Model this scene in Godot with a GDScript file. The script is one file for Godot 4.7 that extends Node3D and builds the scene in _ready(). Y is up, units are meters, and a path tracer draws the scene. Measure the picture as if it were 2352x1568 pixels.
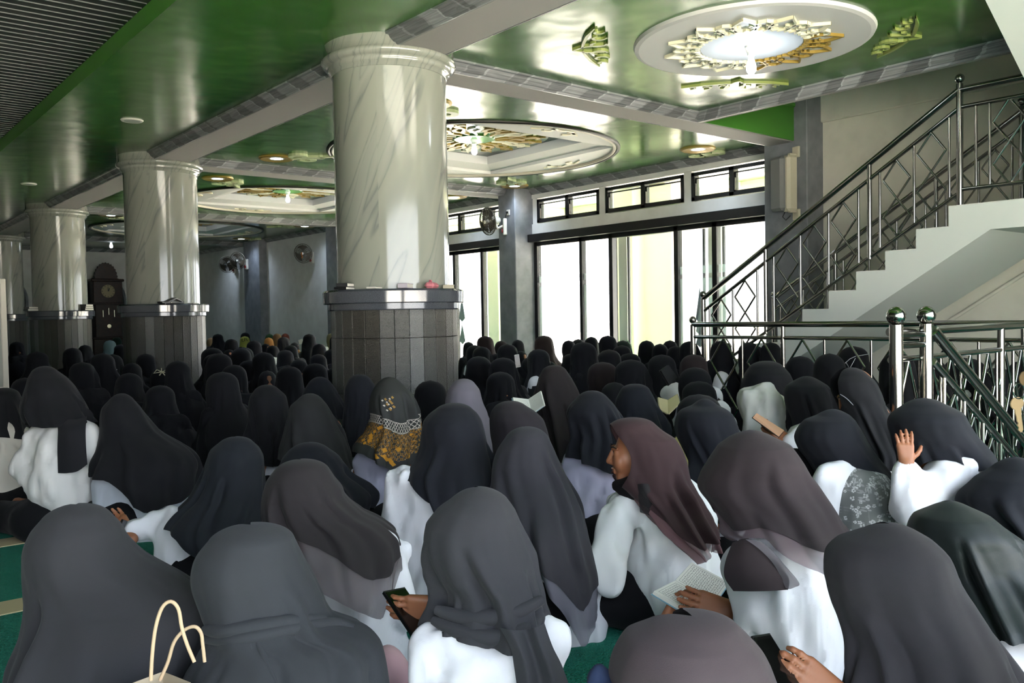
extends Node3D
# A prayer hall full of seated people: columns, green glossy ceiling, glazed doors, steel stair rails.
# World axes: +X runs towards the glazed wall, -Z along the row of columns, +Y up, metres.

var M := {}            # materials
var taken := {}        # names in use at top level
var rng := RandomNumberGenerator.new()

# ---------------------------------------------------------------- mesh builder
class MB:
	var v := PackedVector3Array()
	var n := PackedVector3Array()
	var t := PackedVector2Array()
	var ix := PackedInt32Array()
	var c := PackedColorArray()
	func quad(a: Vector3, b: Vector3, d: Vector3, e: Vector3, ua := Vector2.ZERO, ub := Vector2(1, 0), ud := Vector2(1, 1), ue := Vector2(0, 1)) -> void:
		var nn := (b - a).cross(d - a)
		if nn.length_squared() < 1e-16: nn = (d - a).cross(e - a)
		nn = nn.normalized()
		var s := v.size()
		v.append_array(PackedVector3Array([a, b, d, e]))
		n.append_array(PackedVector3Array([nn, nn, nn, nn]))
		t.append_array(PackedVector2Array([ua, ub, ud, ue]))
		ix.append_array(PackedInt32Array([s, s + 2, s + 1, s, s + 3, s + 2]))
	func tri(a: Vector3, b: Vector3, d: Vector3) -> void:
		var nn := (b - a).cross(d - a).normalized()
		var s := v.size()
		v.append_array(PackedVector3Array([a, b, d]))
		n.append_array(PackedVector3Array([nn, nn, nn]))
		t.append_array(PackedVector2Array([Vector2.ZERO, Vector2.RIGHT, Vector2.ONE]))
		ix.append_array(PackedInt32Array([s, s + 2, s + 1]))
	func box(o: Vector3, s: Vector3, b := Basis.IDENTITY) -> void:
		var h := s / 2
		for k in 3:
			for sg in [-1.0, 1.0]:
				var u := Vector3.ZERO; var w := Vector3.ZERO; var d := Vector3.ZERO
				d[k] = sg * h[k]; u[(k + 1) % 3] = h[(k + 1) % 3]; w[(k + 2) % 3] = h[(k + 2) % 3]
				if sg < 0: w = -w
				quad(o + b * (d - u - w), o + b * (d + u - w), o + b * (d + u + w), o + b * (d - u + w))
	func span(a: Vector3, b: Vector3) -> void:
		box((a + b) / 2, (b - a).abs())
	func cbox(o: Vector3, s: Vector3, r: float, b := Basis.IDENTITY) -> void:
		# box with chamfered edges
		var h := s / 2
		r = min(r, min(h.x, min(h.y, h.z)) * 0.9)
		for k in 3:
			var k1 := (k + 1) % 3; var k2 := (k + 2) % 3
			for sg in [-1.0, 1.0]:
				var u := Vector3.ZERO; var w := Vector3.ZERO; var d := Vector3.ZERO
				d[k] = sg * h[k]; u[k1] = h[k1] - r; w[k2] = h[k2] - r
				if sg < 0: w = -w
				quad(o + b * (d - u - w), o + b * (d + u - w), o + b * (d + u + w), o + b * (d - u + w))
				for s2 in [-1.0, 1.0]:
					var p := Vector3.ZERO; var q := Vector3.ZERO; var l := Vector3.ZERO
					p[k] = sg * h[k]; p[k1] = s2 * (h[k1] - r)
					q[k] = sg * (h[k] - r); q[k1] = s2 * h[k1]
					l[k2] = h[k2] - r
					if sg * s2 < 0: l = -l
					quad(o + b * (p - l), o + b * (q - l), o + b * (q + l), o + b * (p + l))
		for sx in [-1.0, 1.0]:
			for sy in [-1.0, 1.0]:
				for sz in [-1.0, 1.0]:
					var a := o + b * Vector3(sx * h.x, sy * (h.y - r), sz * (h.z - r))
					var d := o + b * Vector3(sx * (h.x - r), sy * h.y, sz * (h.z - r))
					var e := o + b * Vector3(sx * (h.x - r), sy * (h.y - r), sz * h.z)
					if sx * sy * sz > 0: tri(a, d, e)
					else: tri(a, e, d)
	func tube(p: PackedVector3Array, r, seg := 8, caps := true) -> void:
		# r: a number or one radius for each point
		var up := Vector3.UP
		var d0 := (p[1] - p[0]).normalized()
		if absf(d0.y) > 0.9: up = Vector3.RIGHT
		var s0 := v.size()
		var side := d0.cross(up).normalized()
		for i in p.size():
			var d := (p[mini(i + 1, p.size() - 1)] - p[maxi(i - 1, 0)]).normalized()
			side = (side - d * side.dot(d)).normalized()
			var w := side.cross(d)
			var rr: float = r[i] if r is Array or r is PackedFloat32Array else r
			for k in seg:
				var a := TAU * k / seg
				var q := side * cos(a) + w * sin(a)
				v.append(p[i] + q * rr); n.append(q); t.append(Vector2(float(k) / seg, i))
		for i in p.size() - 1:
			for k in seg:
				var a := s0 + i * seg + k; var b := s0 + i * seg + (k + 1) % seg
				ix.append_array(PackedInt32Array([a, b, a + seg, b, b + seg, a + seg]))
		if caps:
			for e in 2:
				var i: int = 0 if e == 0 else p.size() - 1
				var nn: Vector3 = (p[0] - p[1]).normalized() if e == 0 else (p[i] - p[i - 1]).normalized()
				var s := v.size()
				for k in seg:
					v.append(v[s0 + i * seg + k]); n.append(nn); t.append(Vector2.ZERO)
				for k in range(1, seg - 1):
					if e == 0: ix.append_array(PackedInt32Array([s, s + k + 1, s + k]))
					else: ix.append_array(PackedInt32Array([s, s + k, s + k + 1]))
	func rod(a: Vector3, b: Vector3, r: float, seg := 8) -> void:
		tube(PackedVector3Array([a, b]), r, seg)
	func lathe(prof: Array, o: Vector3, seg := 24, b := Basis.IDENTITY, smooth := false) -> void:
		# prof: [radius, height] pairs from bottom to top, outside to the right; each band has its own normals unless smooth
		for i in prof.size() - 1:
			var p0 := Vector2(prof[i][0], prof[i][1]); var p1 := Vector2(prof[i + 1][0], prof[i + 1][1])
			var n0 := (p1 - p0).orthogonal().normalized() * -1.0
			n0 = Vector2((p1 - p0).y, -(p1 - p0).x).normalized()
			var na := n0; var nb := n0
			if smooth:
				if i > 0:
					var q := p0 - Vector2(prof[i - 1][0], prof[i - 1][1]); na = (n0 + Vector2(q.y, -q.x).normalized()).normalized()
				if i < prof.size() - 2:
					var q := Vector2(prof[i + 2][0], prof[i + 2][1]) - p1; nb = (n0 + Vector2(q.y, -q.x).normalized()).normalized()
			var s := v.size()
			for k in seg + 1:
				var a := TAU * k / seg
				var cs := cos(a); var sn := sin(a)
				v.append(o + b * Vector3(p0.x * cs, p0.y, p0.x * sn)); v.append(o + b * Vector3(p1.x * cs, p1.y, p1.x * sn))
				n.append(b * Vector3(na.x * cs, na.y, na.x * sn)); n.append(b * Vector3(nb.x * cs, nb.y, nb.x * sn))
				t.append(Vector2(float(k) / seg, p0.y)); t.append(Vector2(float(k) / seg, p1.y))
			for k in seg:
				var a := s + k * 2
				ix.append_array(PackedInt32Array([a, a + 2, a + 1, a + 2, a + 3, a + 1]))
	func ball(o: Vector3, r: Vector3, seg := 12, rings := 8, b := Basis.IDENTITY) -> void:
		var s := v.size()
		for i in rings + 1:
			var e := PI * i / rings
			for k in seg + 1:
				var a := TAU * k / seg
				var q := Vector3(sin(e) * cos(a), -cos(e), sin(e) * sin(a))
				v.append(o + b * (q * r)); n.append(b * (q / r).normalized()); t.append(Vector2(float(k) / seg, float(i) / rings))
		for i in rings:
			for k in seg:
				var a := s + i * (seg + 1) + k
				ix.append_array(PackedInt32Array([a, a + 1, a + seg + 1, a + 1, a + seg + 2, a + seg + 1]))
	func prism(poly: PackedVector2Array, xf: Transform3D, h: float) -> void:
		# poly in the local XY plane (counter-clockwise), thickness along local Z from 0 to h
		var tr := Geometry2D.triangulate_polygon(poly)
		if Geometry2D.is_polygon_clockwise(poly):
			poly = poly.duplicate(); poly.reverse(); tr = Geometry2D.triangulate_polygon(poly)
		for i in range(0, tr.size(), 3):
			var a := poly[tr[i]]; var b := poly[tr[i + 1]]; var d := poly[tr[i + 2]]
			if (b - a).cross(d - a) < 0: var q := b; b = d; d = q
			tri(xf * Vector3(a.x, a.y, h), xf * Vector3(b.x, b.y, h), xf * Vector3(d.x, d.y, h))
			tri(xf * Vector3(a.x, a.y, 0), xf * Vector3(d.x, d.y, 0), xf * Vector3(b.x, b.y, 0))
		for i in poly.size():
			var a := poly[i]; var b := poly[(i + 1) % poly.size()]
			quad(xf * Vector3(a.x, a.y, 0), xf * Vector3(b.x, b.y, 0), xf * Vector3(b.x, b.y, h), xf * Vector3(a.x, a.y, h))
	func ribbon(p: PackedVector2Array, w: Array, y0: float, y1: float, xf := Transform3D.IDENTITY) -> void:
		# flat strip along a path in the XZ plane, from height y0 down to y1
		var L := PackedVector3Array(); var R := PackedVector3Array()
		for i in p.size():
			var d := (p[mini(i + 1, p.size() - 1)] - p[maxi(i - 1, 0)]).normalized()
			var o := Vector2(-d.y, d.x) * float(w[i])
			L.append(Vector3(p[i].x + o.x, 0, p[i].y + o.y)); R.append(Vector3(p[i].x - o.x, 0, p[i].y - o.y))
		var a := Vector3(0, y0, 0); var b := Vector3(0, y1, 0)
		for i in p.size() - 1:
			quad(xf * (L[i] + b), xf * (R[i] + b), xf * (R[i + 1] + b), xf * (L[i + 1] + b))
			quad(xf * (L[i] + a), xf * (L[i] + b), xf * (L[i + 1] + b), xf * (L[i + 1] + a))
			quad(xf * (R[i] + b), xf * (R[i] + a), xf * (R[i + 1] + a), xf * (R[i + 1] + b))
	func grid(pts: Array, wrap := false) -> void:
		# rows of points joined into a smooth sheet
		var s := v.size(); var h := pts.size(); var w: int = pts[0].size()
		var nn := PackedVector3Array(); nn.resize(h * w)
		var ww: int = w if wrap else w - 1
		for i in h - 1:
			for k in ww:
				var a: Vector3 = pts[i][k]; var b: Vector3 = pts[i][(k + 1) % w]; var d: Vector3 = pts[i + 1][k]; var e: Vector3 = pts[i + 1][(k + 1) % w]
				var q := (b - a).cross(e - a) + (e - a).cross(d - a)
				for j in [i * w + k, i * w + (k + 1) % w, (i + 1) * w + k, (i + 1) * w + (k + 1) % w]: nn[j] += q
				var A := s + i * w + k; var B := s + i * w + (k + 1) % w
				ix.append_array(PackedInt32Array([A, B + w, B, A, A + w, B + w]))
		for i in h:
			for k in w:
				v.append(pts[i][k]); n.append(nn[i * w + k].normalized()); t.append(Vector2(float(k) / w, float(i) / h))
	func mesh(m: Material = null) -> ArrayMesh:
		var a := []; a.resize(Mesh.ARRAY_MAX)
		a[Mesh.ARRAY_VERTEX] = v; a[Mesh.ARRAY_NORMAL] = n; a[Mesh.ARRAY_TEX_UV] = t; a[Mesh.ARRAY_INDEX] = ix
		if c.size() == v.size() and c.size() > 0: a[Mesh.ARRAY_COLOR] = c
		var o := ArrayMesh.new()
		o.add_surface_from_arrays(Mesh.PRIMITIVE_TRIANGLES, a)
		if m: o.surface_set_material(0, m)
		return o

# ---------------------------------------------------------------- scene helpers
func numbered(called: String) -> String:
	var k: int = taken.get(called, 0)
	taken[called] = k + 1
	return called if k == 0 else "%s_%03d" % [called, k]

func tag(o: Node, label: String, category := "", group := "", kind := "") -> Node:
	if label: o.set_meta("label", label)
	if category: o.set_meta("category", category)
	if group: o.set_meta("group", group)
	if kind: o.set_meta("kind", kind)
	return o

func part(called: String, b, m: Material, parent: Node = null, at := Transform3D.IDENTITY) -> MeshInstance3D:
	# one named mesh; b is a builder or a finished mesh
	var o := MeshInstance3D.new()
	o.mesh = b.mesh() if b is MB else b
	if m: o.material_override = m
	o.transform = at
	if parent:
		o.name = called; parent.add_child(o, true)
	else:
		o.name = numbered(called); add_child(o)
	return o

func thing(called: String, label: String, category: String, at := Vector3.ZERO, turn := 0.0, group := "") -> Node3D:
	var o := Node3D.new()
	o.name = numbered(called); add_child(o)
	o.position = at; o.rotation.y = turn
	tag(o, label, category, group)
	return o

func struct(called: String, at := Vector3.ZERO) -> Node3D:
	var o := Node3D.new()
	o.name = numbered(called); add_child(o); o.position = at
	o.set_meta("kind", "structure")
	return o

func copy(o: Node3D, at: Vector3, turn := 0.0, label := "") -> Node3D:
	var r: Node3D = o.duplicate()
	var base: String = o.name
	var cut := base.rfind("_")
	if cut > 0 and base.substr(cut + 1).is_valid_int(): base = base.substr(0, cut)
	r.name = numbered(base)
	add_child(r); r.position = at; r.rotation.y = turn
	if label: r.set_meta("label", label)
	return r

# ---------------------------------------------------------------- materials
func mat(col: Color, rough := 0.8, metal := 0.0) -> StandardMaterial3D:
	var m := StandardMaterial3D.new()
	m.albedo_color = col; m.roughness = rough; m.metallic = metal
	return m

func ramp_tex(noise: FastNoiseLite, w: int, h: int, g: Gradient, stretch := 1) -> ImageTexture:
	# a seamless noise picture run through a colour ramp
	var src := noise.get_seamless_image(w, h)
	src.convert(Image.FORMAT_L8)
	var lut := []
	for i in 256: lut.append(g.sample(i / 255.0))
	var d := src.get_data()
	var out := PackedByteArray(); out.resize(d.size() * 3)
	for i in d.size():
		var q: Color = lut[d[i]]
		out[i * 3] = q.r8; out[i * 3 + 1] = q.g8; out[i * 3 + 2] = q.b8
	var im := Image.create_from_data(w, h, false, Image.FORMAT_RGB8, out)
	im.generate_mipmaps()
	return ImageTexture.create_from_image(im)

func bump_tex(noise: FastNoiseLite, w: int, strength: float) -> ImageTexture:
	var src := noise.get_seamless_image(w, w)
	src.convert(Image.FORMAT_RGBA8)
	src.bump_map_to_normal_map(strength)
	return ImageTexture.create_from_image(src)

func noise(freq: float, oct := 4, seed_ := 1, kind := FastNoiseLite.TYPE_SIMPLEX_SMOOTH) -> FastNoiseLite:
	var f := FastNoiseLite.new()
	f.noise_type = kind; f.frequency = freq; f.seed = seed_
	f.fractal_octaves = oct
	if oct == 1: f.fractal_type = FastNoiseLite.FRACTAL_NONE
	return f

func grad(stops: Array) -> Gradient:
	var g := Gradient.new()
	var o := PackedFloat32Array(); var c := PackedColorArray()
	for s in stops: o.append(s[0]); c.append(s[1])
	g.offsets = o; g.colors = c
	return g

func world_tri(m: StandardMaterial3D, s: float) -> StandardMaterial3D:
	m.uv1_triplanar = true; m.uv1_world_triplanar = true; m.uv1_scale = Vector3(s, s, s)
	return m

func make_materials() -> void:
	var fine := noise(0.05, 4, 7)
	# glossy green ceiling paint, faintly wavy
	var g := mat(Color(0.245, 0.43, 0.155), 0.2)
	g.metallic_specular = 0.5
	g.clearcoat_enabled = true; g.clearcoat = 0.3; g.clearcoat_roughness = 0.18
	g.normal_enabled = true; g.normal_texture = bump_tex(noise(0.012, 3, 3), 256, 5.0); g.normal_scale = 0.14
	M.green = world_tri(g, 0.45)
	M.green_flat = mat(Color(0.27, 0.5, 0.17), 0.45)
	var plaster := mat(Color.WHITE, 0.85)
	plaster.albedo_texture = ramp_tex(noise(0.02, 4, 11), 256, 256, grad([[0.0, Color(0.80, 0.79, 0.77)], [1.0, Color(0.86, 0.855, 0.84)]]))
	M.plaster = world_tri(plaster, 0.5)
	var beige := mat(Color.WHITE, 0.8)
	beige.albedo_texture = ramp_tex(noise(0.014, 5, 12), 256, 256, grad([[0.0, Color(0.78, 0.77, 0.72)], [0.5, Color(0.85, 0.835, 0.78)], [1.0, Color(0.87, 0.855, 0.81)]]))
	M.beige = world_tri(beige, 0.35)
	M.white = mat(Color(0.84, 0.835, 0.82), 0.6)
	M.stairwhite = mat(Color(0.80, 0.815, 0.80), 0.55)
	M.beam = mat(Color(0.63, 0.61, 0.60), 0.75)
	var pil := mat(Color.WHITE, 0.55)
	pil.albedo_texture = ramp_tex(noise(0.025, 5, 13), 256, 256, grad([[0.0, Color(0.42, 0.43, 0.45)], [1.0, Color(0.53, 0.54, 0.56)]]))
	M.pillar = world_tri(pil, 0.6)
	# marble painted shafts: grey veins on cream, stretched along the vein by the mesh's own uv
	var mv := noise(0.012, 3, 21)
	var marble := mat(Color.WHITE, 0.14)
	marble.metallic_specular = 0.5
	marble.clearcoat_enabled = true; marble.clearcoat = 0.5; marble.clearcoat_roughness = 0.08
	marble.albedo_texture = ramp_tex(mv, 1024, 512, grad([[0.0, Color(0.537, 0.543, 0.513)], [0.30, Color(0.574, 0.577, 0.539)], [0.45, Color(0.566, 0.569, 0.531)], [0.478, Color(0.506, 0.513, 0.487)], [0.493, Color(0.457, 0.459, 0.449)], [0.502, Color(0.537, 0.543, 0.513)], [0.62, Color(0.581, 0.583, 0.546)], [0.70, Color(0.566, 0.573, 0.539)], [0.725, Color(0.515, 0.520, 0.498)], [0.74, Color(0.566, 0.573, 0.539)], [1.0, Color(0.559, 0.565, 0.535)]]))
	M.marble = marble
	# polished granite and rough-hammered granite
	var sp := noise(0.35, 2, 31)
	var gr := mat(Color.WHITE, 0.12)
	gr.albedo_texture = ramp_tex(sp, 512, 512, grad([[0.0, Color(0.13, 0.14, 0.16)], [0.45, Color(0.24, 0.25, 0.28)], [0.6, Color(0.33, 0.34, 0.37)], [1.0, Color(0.5, 0.51, 0.54)]]))
	gr.metallic_specular = 0.7
	M.granite = world_tri(gr, 1.2)
	var nb := bump_tex(noise(0.16, 3, 33), 256, 10.0)
	var tones := [Color(0.44, 0.435, 0.42), Color(0.33, 0.315, 0.29), Color(0.58, 0.58, 0.575), Color(0.38, 0.365, 0.34)]
	M.slab = []
	var spk := ramp_tex(noise(0.4, 2, 34), 256, 256, grad([[0.0, Color(0.55, 0.55, 0.55)], [0.55, Color(0.92, 0.92, 0.92)], [1.0, Color(1, 1, 1)]]))
	for c in tones:
		var s := mat(c, 0.34)
		s.albedo_texture = spk
		s.normal_enabled = true; s.normal_texture = nb; s.normal_scale = 0.7
		M.slab.append(world_tri(s, 3.0))
	# cornice: streaky grey blocks painted at a slant
	M.trim = mat(Color.WHITE, 0.3)
	M.trim.metallic_specular = 0.4
	M.trim.albedo_texture = trim_tex()
	M.grille = mat(Color(0.17, 0.175, 0.17), 0.5)
	M.grille_rib = mat(Color(0.36, 0.37, 0.36), 0.45)
	M.black = mat(Color(0.05, 0.048, 0.05), 0.4)
	M.steel = mat(Color(0.63, 0.62, 0.60), 0.16, 1.0)
	var gl := mat(Color(0.9, 0.96, 0.94, 0.06), 0.02)
	gl.transparency = BaseMaterial3D.TRANSPARENCY_ALPHA
	M.glass = gl
	var fr := mat(Color(0.86, 0.93, 0.91, 0.3), 0.5)
	fr.transparency = BaseMaterial3D.TRANSPARENCY_ALPHA
	M.frost = fr
	M.gold = mat(Color(0.63, 0.52, 0.24), 0.35, 0.35)
	M.goldwhite = mat(Color(0.86, 0.83, 0.72), 0.45)
	M.carpet = mat(Color.WHITE, 0.95)
	M.carpet.albedo_texture = ramp_tex(noise(0.3, 3, 41), 512, 512, grad([[0.0, Color(0.06, 0.45, 0.36)], [1.0, Color(0.12, 0.60, 0.50)]]))
	M.carpet.normal_enabled = true; M.carpet.normal_texture = bump_tex(noise(0.3, 3, 42), 256, 8.0)
	world_tri(M.carpet, 1.6)
	M.cream = mat(Color(0.80, 0.74, 0.58), 0.95)
	M.wood = mat(Color.WHITE, 0.4)
	M.wood.albedo_texture = ramp_tex(noise(0.03, 4, 51), 256, 256, grad([[0.0, Color(0.12, 0.06, 0.035)], [1.0, Color(0.22, 0.11, 0.06)]]))
	world_tri(M.wood, 1.0)
	M.lamp = mat(Color(1, 1, 1), 0.4)
	M.lamp.emission_enabled = true; M.lamp.emission = Color(0.93, 0.97, 1.0); M.lamp.emission_energy_multiplier = 7.0
	M.pale = mat(Color(0.85, 0.84, 0.80), 0.4)
	M.speaker = mat(Color(0.80, 0.77, 0.68), 0.55)
	M.mesh_grey = mat(Color(0.50, 0.50, 0.50), 0.7)

func trim_tex() -> ImageTexture:
	var w := 1024; var h := 64
	var ns := noise(0.02, 4, 61)
	var im := Image.create(w, h, false, Image.FORMAT_RGB8)
	var r := RandomNumberGenerator.new(); r.seed = 5
	var cuts := [0.0]
	var tone := []
	while cuts[-1] < w:
		cuts.append(cuts[-1] + r.randf_range(34, 62)); tone.append(r.randf_range(0.36, 0.46) if tone.size() % 2 == 0 else r.randf_range(0.46, 0.58))
	for y in h:
		for x in w:
			var xs := fposmod(x + y * 0.55 + ns.get_noise_2d(x * 0.5, y) * 10.0, w)
			var k := 0
			while cuts[k + 1] < xs: k += 1
			var f: float = (xs - cuts[k]) / (cuts[k + 1] - cuts[k])
			var q: float = tone[k] + ns.get_noise_2d(x * 0.6, y * 9.0) * 0.10 + (0.1 if f < 0.1 else 0.0)
			im.set_pixel(x, y, Color(q, q, q * 1.015))
	im.generate_mipmaps()
	return ImageTexture.create_from_image(im)

# ---------------------------------------------------------------- light and camera
func _ready() -> void:
	rng.seed = 2024
	# camera: eye height 1.15 m, looking between the column row and the glazed wall
	var yaw := deg_to_rad(39.616); var pitch := deg_to_rad(-1.781); var roll := deg_to_rad(-0.985)
	var f := Vector3(sin(yaw) * cos(pitch), sin(pitch), -cos(yaw) * cos(pitch))
	var r := Vector3(cos(yaw), 0, sin(yaw)); var u := r.cross(f)
	var cam := Camera3D.new()
	cam.name = "camera"; add_child(cam)
	cam.transform = Transform3D(Basis(r * cos(roll) + u * sin(roll), u * cos(roll) - r * sin(roll), -f), Vector3(0, 1.15, 0))
	cam.fov = 2.0 * rad_to_deg(atan(784.0 / 1983.6)); cam.near = 0.05; cam.far = 200.0
	cam.current = true
	# bright overcast day
	var we := WorldEnvironment.new(); we.name = "world_environment"; add_child(we)
	var env := Environment.new()
	env.background_mode = Environment.BG_SKY
	var sm := ProceduralSkyMaterial.new()
	sm.sky_top_color = Color(0.86, 0.92, 1.0); sm.sky_horizon_color = Color(0.97, 0.985, 1.0)
	sm.ground_horizon_color = Color(0.93, 0.92, 0.9); sm.ground_bottom_color = Color(0.6, 0.59, 0.57)
	sm.sky_energy_multiplier = 1.0
	var sky := Sky.new(); sky.sky_material = sm
	env.sky = sky
	env.background_energy_multiplier = 3.6
	env.tonemap_mode = Environment.TONE_MAPPER_LINEAR
	env.tonemap_exposure = 2.05
	env.sdfgi_enabled = true; env.ssao_enabled = true; env.ssil_enabled = true
	we.environment = env
	# hazy sun, high over the street side: it lights the ground outside and does not reach the floor inside
	var sun := DirectionalLight3D.new(); sun.name = "sun"; add_child(sun)
	sun.look_at_from_position(Vector3(6, 20, -3), Vector3.ZERO)
	sun.light_energy = 16.0; sun.light_color = Color(1.0, 0.96, 0.9); sun.light_angular_distance = 3.0; sun.shadow_enabled = true

	make_materials()
	build_shell()
	build_ceiling()
	build_columns()
	build_glazing()
	build_stairs()
	build_outside()
	build_fittings()
	build_people()

# ---------------------------------------------------------------- the setting
const CEIL := 3.11      # green ceiling
const BEAM := 3.02      # underside of the beams
const XW := 8.95        # inner face of the glazed wall

func build_shell() -> void:
	# floor with a well for the stairs going down
	var fl := struct("floor")
	var b := MB.new()
	b.span(Vector3(-7.2, -0.2, -25.2), Vector3(4.3, 0, 3.2))
	b.span(Vector3(4.3, -0.2, -25.2), Vector3(9.15, 0, -1.92))
	b.span(Vector3(4.3, -0.2, -0.6), Vector3(9.15, 0, 0.9))
	b.span(Vector3(6.9, -0.2, -1.92), Vector3(9.15, 0, -0.6))
	part("carpet", b, M.carpet, fl)
	for k in 12:
		var z := -1.6 - 1.19 * k
		b = MB.new()
		b.span(Vector3(-6.9, 0, z + 0.09), Vector3(4.28 if k == 0 else 8.9, 0.004, z - 0.09))
		part("row_stripe", b, M.cream, fl)
	b = MB.new()
	b.span(Vector3(4.2, -2.0, -1.98), Vector3(7.0, -0.2, -1.9)); b.span(Vector3(4.2, -2.0, -0.62), Vector3(7.0, -0.2, -0.54)); b.span(Vector3(6.9, -2, -1.98), Vector3(7.0, -0.2, -0.54)); b.span(Vector3(4.2, -2.1, -1.98), Vector3(7.0, -2.0, -0.54))
	part("well_lining", b, M.stairwhite, fl)
	for k in 9:
		b = MB.new()
		b.span(Vector3(4.3 + k * 0.27, -2.0, -1.9), Vector3(4.57 + k * 0.27, -0.16 * (k + 1), -0.62))
		part("step", b, M.stairwhite, fl)
	# far wall, left wall, back wall with a wide doorway open to the day
	var wf := struct("wall_far")
	b = MB.new(); b.span(Vector3(-7.2, 0, -25.2), Vector3(9.15, 3.6, -25.0)); part("plaster", b, M.plaster, wf)
	for x in [1.6, 3.98, 6.36]:
		var p := PackedVector2Array([Vector2(-0.55, 0), Vector2(0.55, 0)])
		for k in 13: p.append(Vector2(0.55 * cos(PI * k / 12.0), 1.75 + 0.55 * sin(PI * k / 12.0)))
		b = MB.new(); b.prism(p, Transform3D(Basis.IDENTITY, Vector3(x, 0, -25.0)), 0.03)
		part("arch_panel", b, mat(Color(0.20, 0.24, 0.23), 0.35), wf)
		b = MB.new()
		var arc := PackedVector3Array([Vector3(x + 0.58, 0, -24.96)])
		for k in 17: arc.append(Vector3(x + 0.58 * cos(PI * k / 16.0), 1.75 + 0.58 * sin(PI * k / 16.0), -24.96))
		arc.append(Vector3(x - 0.58, 0, -24.96))
		b.tube(arc, 0.04, 6); part("arch_moulding", b, M.pillar, wf)
	var wl := struct("wall_left")
	b = MB.new(); b.span(Vector3(-7.2, 0, -25.0), Vector3(-7.0, 3.6, 3.0)); part("plaster", b, M.plaster, wl)
	var wb := struct("wall_back")
	b = MB.new()
	b.span(Vector3(-7.2, 0, 0.7), Vector3(-2.6, 6.2, 0.9)); b.span(Vector3(5.6, 0, 0.7), Vector3(9.15, 6.2, 0.9)); b.span(Vector3(-2.6, 2.7, 0.7), Vector3(5.6, 6.2, 0.9))
	part("plaster", b, M.plaster, wb)
	# right wall: pieces around the doors and transoms, blank beyond the third column
	var wr := struct("wall_right")
	b = MB.new()
	b.span(Vector3(XW, 0, -25.0), Vector3(9.15, 3.6, -16.3))
	b.span(Vector3(XW, 0, -5.42), Vector3(9.15, 6.2, 3.0))
	b.span(Vector3(XW, 2.96, -16.3), Vector3(9.15, 3.6, -5.42))
	b.span(Vector3(XW, 2.385, -16.3), Vector3(9.15, 2.56, -5.42))
	part("plaster", b, M.plaster, wr)
	b = MB.new()
	b.span(Vector3(8.943, 0, -5.28), Vector3(XW, 3.24, 3.0))
	part("stair_side", b, M.beige, wr)
	b = MB.new()
	b.cbox(Vector3(8.93, 4.72, -1.14), Vector3(0.06, 2.96, 8.28), 0.012)
	part("upper_band", b, M.beige, wr)
	for z in [[-10.29, -10.16], [-8.81, -8.68], [-7.265, -7.14], [-5.9, -5.8], [-16.3, -16.0], [-14.55, -14.43], [-13.05, -12.93], [-11.5, -11.38], [-5.6, -5.42]]:
		b = MB.new(); b.span(Vector3(8.97, 2.56, z[0]), Vector3(9.12, 2.96, z[1])); part("transom_post", b, M.plaster, wr)
	# grey pillars set into the wall
	for z in [[-5.82, -5.27, 6.0, 8.62], [-10.68, -10.27, 3.11, 8.6], [-16.5, -15.95, 3.11, 8.62], [-21.15, -20.2, 3.11, 8.75]]:
		b = MB.new(); b.cbox(Vector3((z[3] + 9.0) / 2, z[2] / 2, (z[0] + z[1]) / 2), Vector3(9.0 - z[3], z[2], z[1] - z[0]), 0.01)
		part("pillar", b, M.pillar, wr)
	# upper void over the stairs
	var vo := struct("wall_void")
	b = MB.new()
	b.span(Vector3(7.0, 3.45, -5.62), Vector3(8.95, 6.2, -5.42)); b.span(Vector3(5.6, 6.0, -5.6), Vector3(9.15, 6.2, 3.0))
	b.span(Vector3(5.5, 3.15, -2.3), Vector3(5.6, 6.2, 3.0)); b.span(Vector3(6.9, 3.25, -5.42), Vector3(7.0, 6.2, -2.3)); b.span(Vector3(5.5, 3.25, -2.4), Vector3(7.0, 6.2, -2.3))
	part("plaster", b, M.beige, vo)
	b = MB.new()
	b.span(Vector3(7.0, BEAM + 0.012, -5.452), Vector3(8.7, 3.40, -5.43)); b.cbox(Vector3(7.85, 3.425, -5.46), Vector3(1.7, 0.05, 0.1), 0.01)
	part("green_fascia", b, M.green_flat, vo)

func sweep_trim(parent: Node, a: Vector3, d: Vector3, out: Vector3, u0 := 0.0) -> void:
	# cornice from a along d; out points from the beam over the ceiling
	var b := MB.new()
	var pr := [[0.0, BEAM], [0.012, BEAM], [0.016, BEAM + 0.018], [0.03, BEAM + 0.024], [0.05, BEAM + 0.05], [0.058, BEAM + 0.07], [0.075, BEAM + 0.075], [0.078, CEIL]]
	var L := d.length()
	var e := d.normalized()
	var flip := out.cross(e).y > 0
	for i in pr.size() - 1:
		var p: Vector3 = a + out * float(pr[i][0]); p.y = pr[i][1]
		var q: Vector3 = a + out * float(pr[i + 1][0]); q.y = pr[i + 1][1]
		var v0 := 1.0 - float(i) / (pr.size() - 1); var v1 := 1.0 - float(i + 1) / (pr.size() - 1)
		var ua := u0; var ub := u0 + L / 4.2
		if flip: b.quad(p, q, q + d, p + d, Vector2(ua, v0), Vector2(ua, v1), Vector2(ub, v1), Vector2(ub, v0))
		else: b.quad(p, p + d, q + d, q, Vector2(ua, v0), Vector2(ub, v0), Vector2(ub, v1), Vector2(ua, v1))
	part("cornice", b, M.trim, parent)

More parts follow.
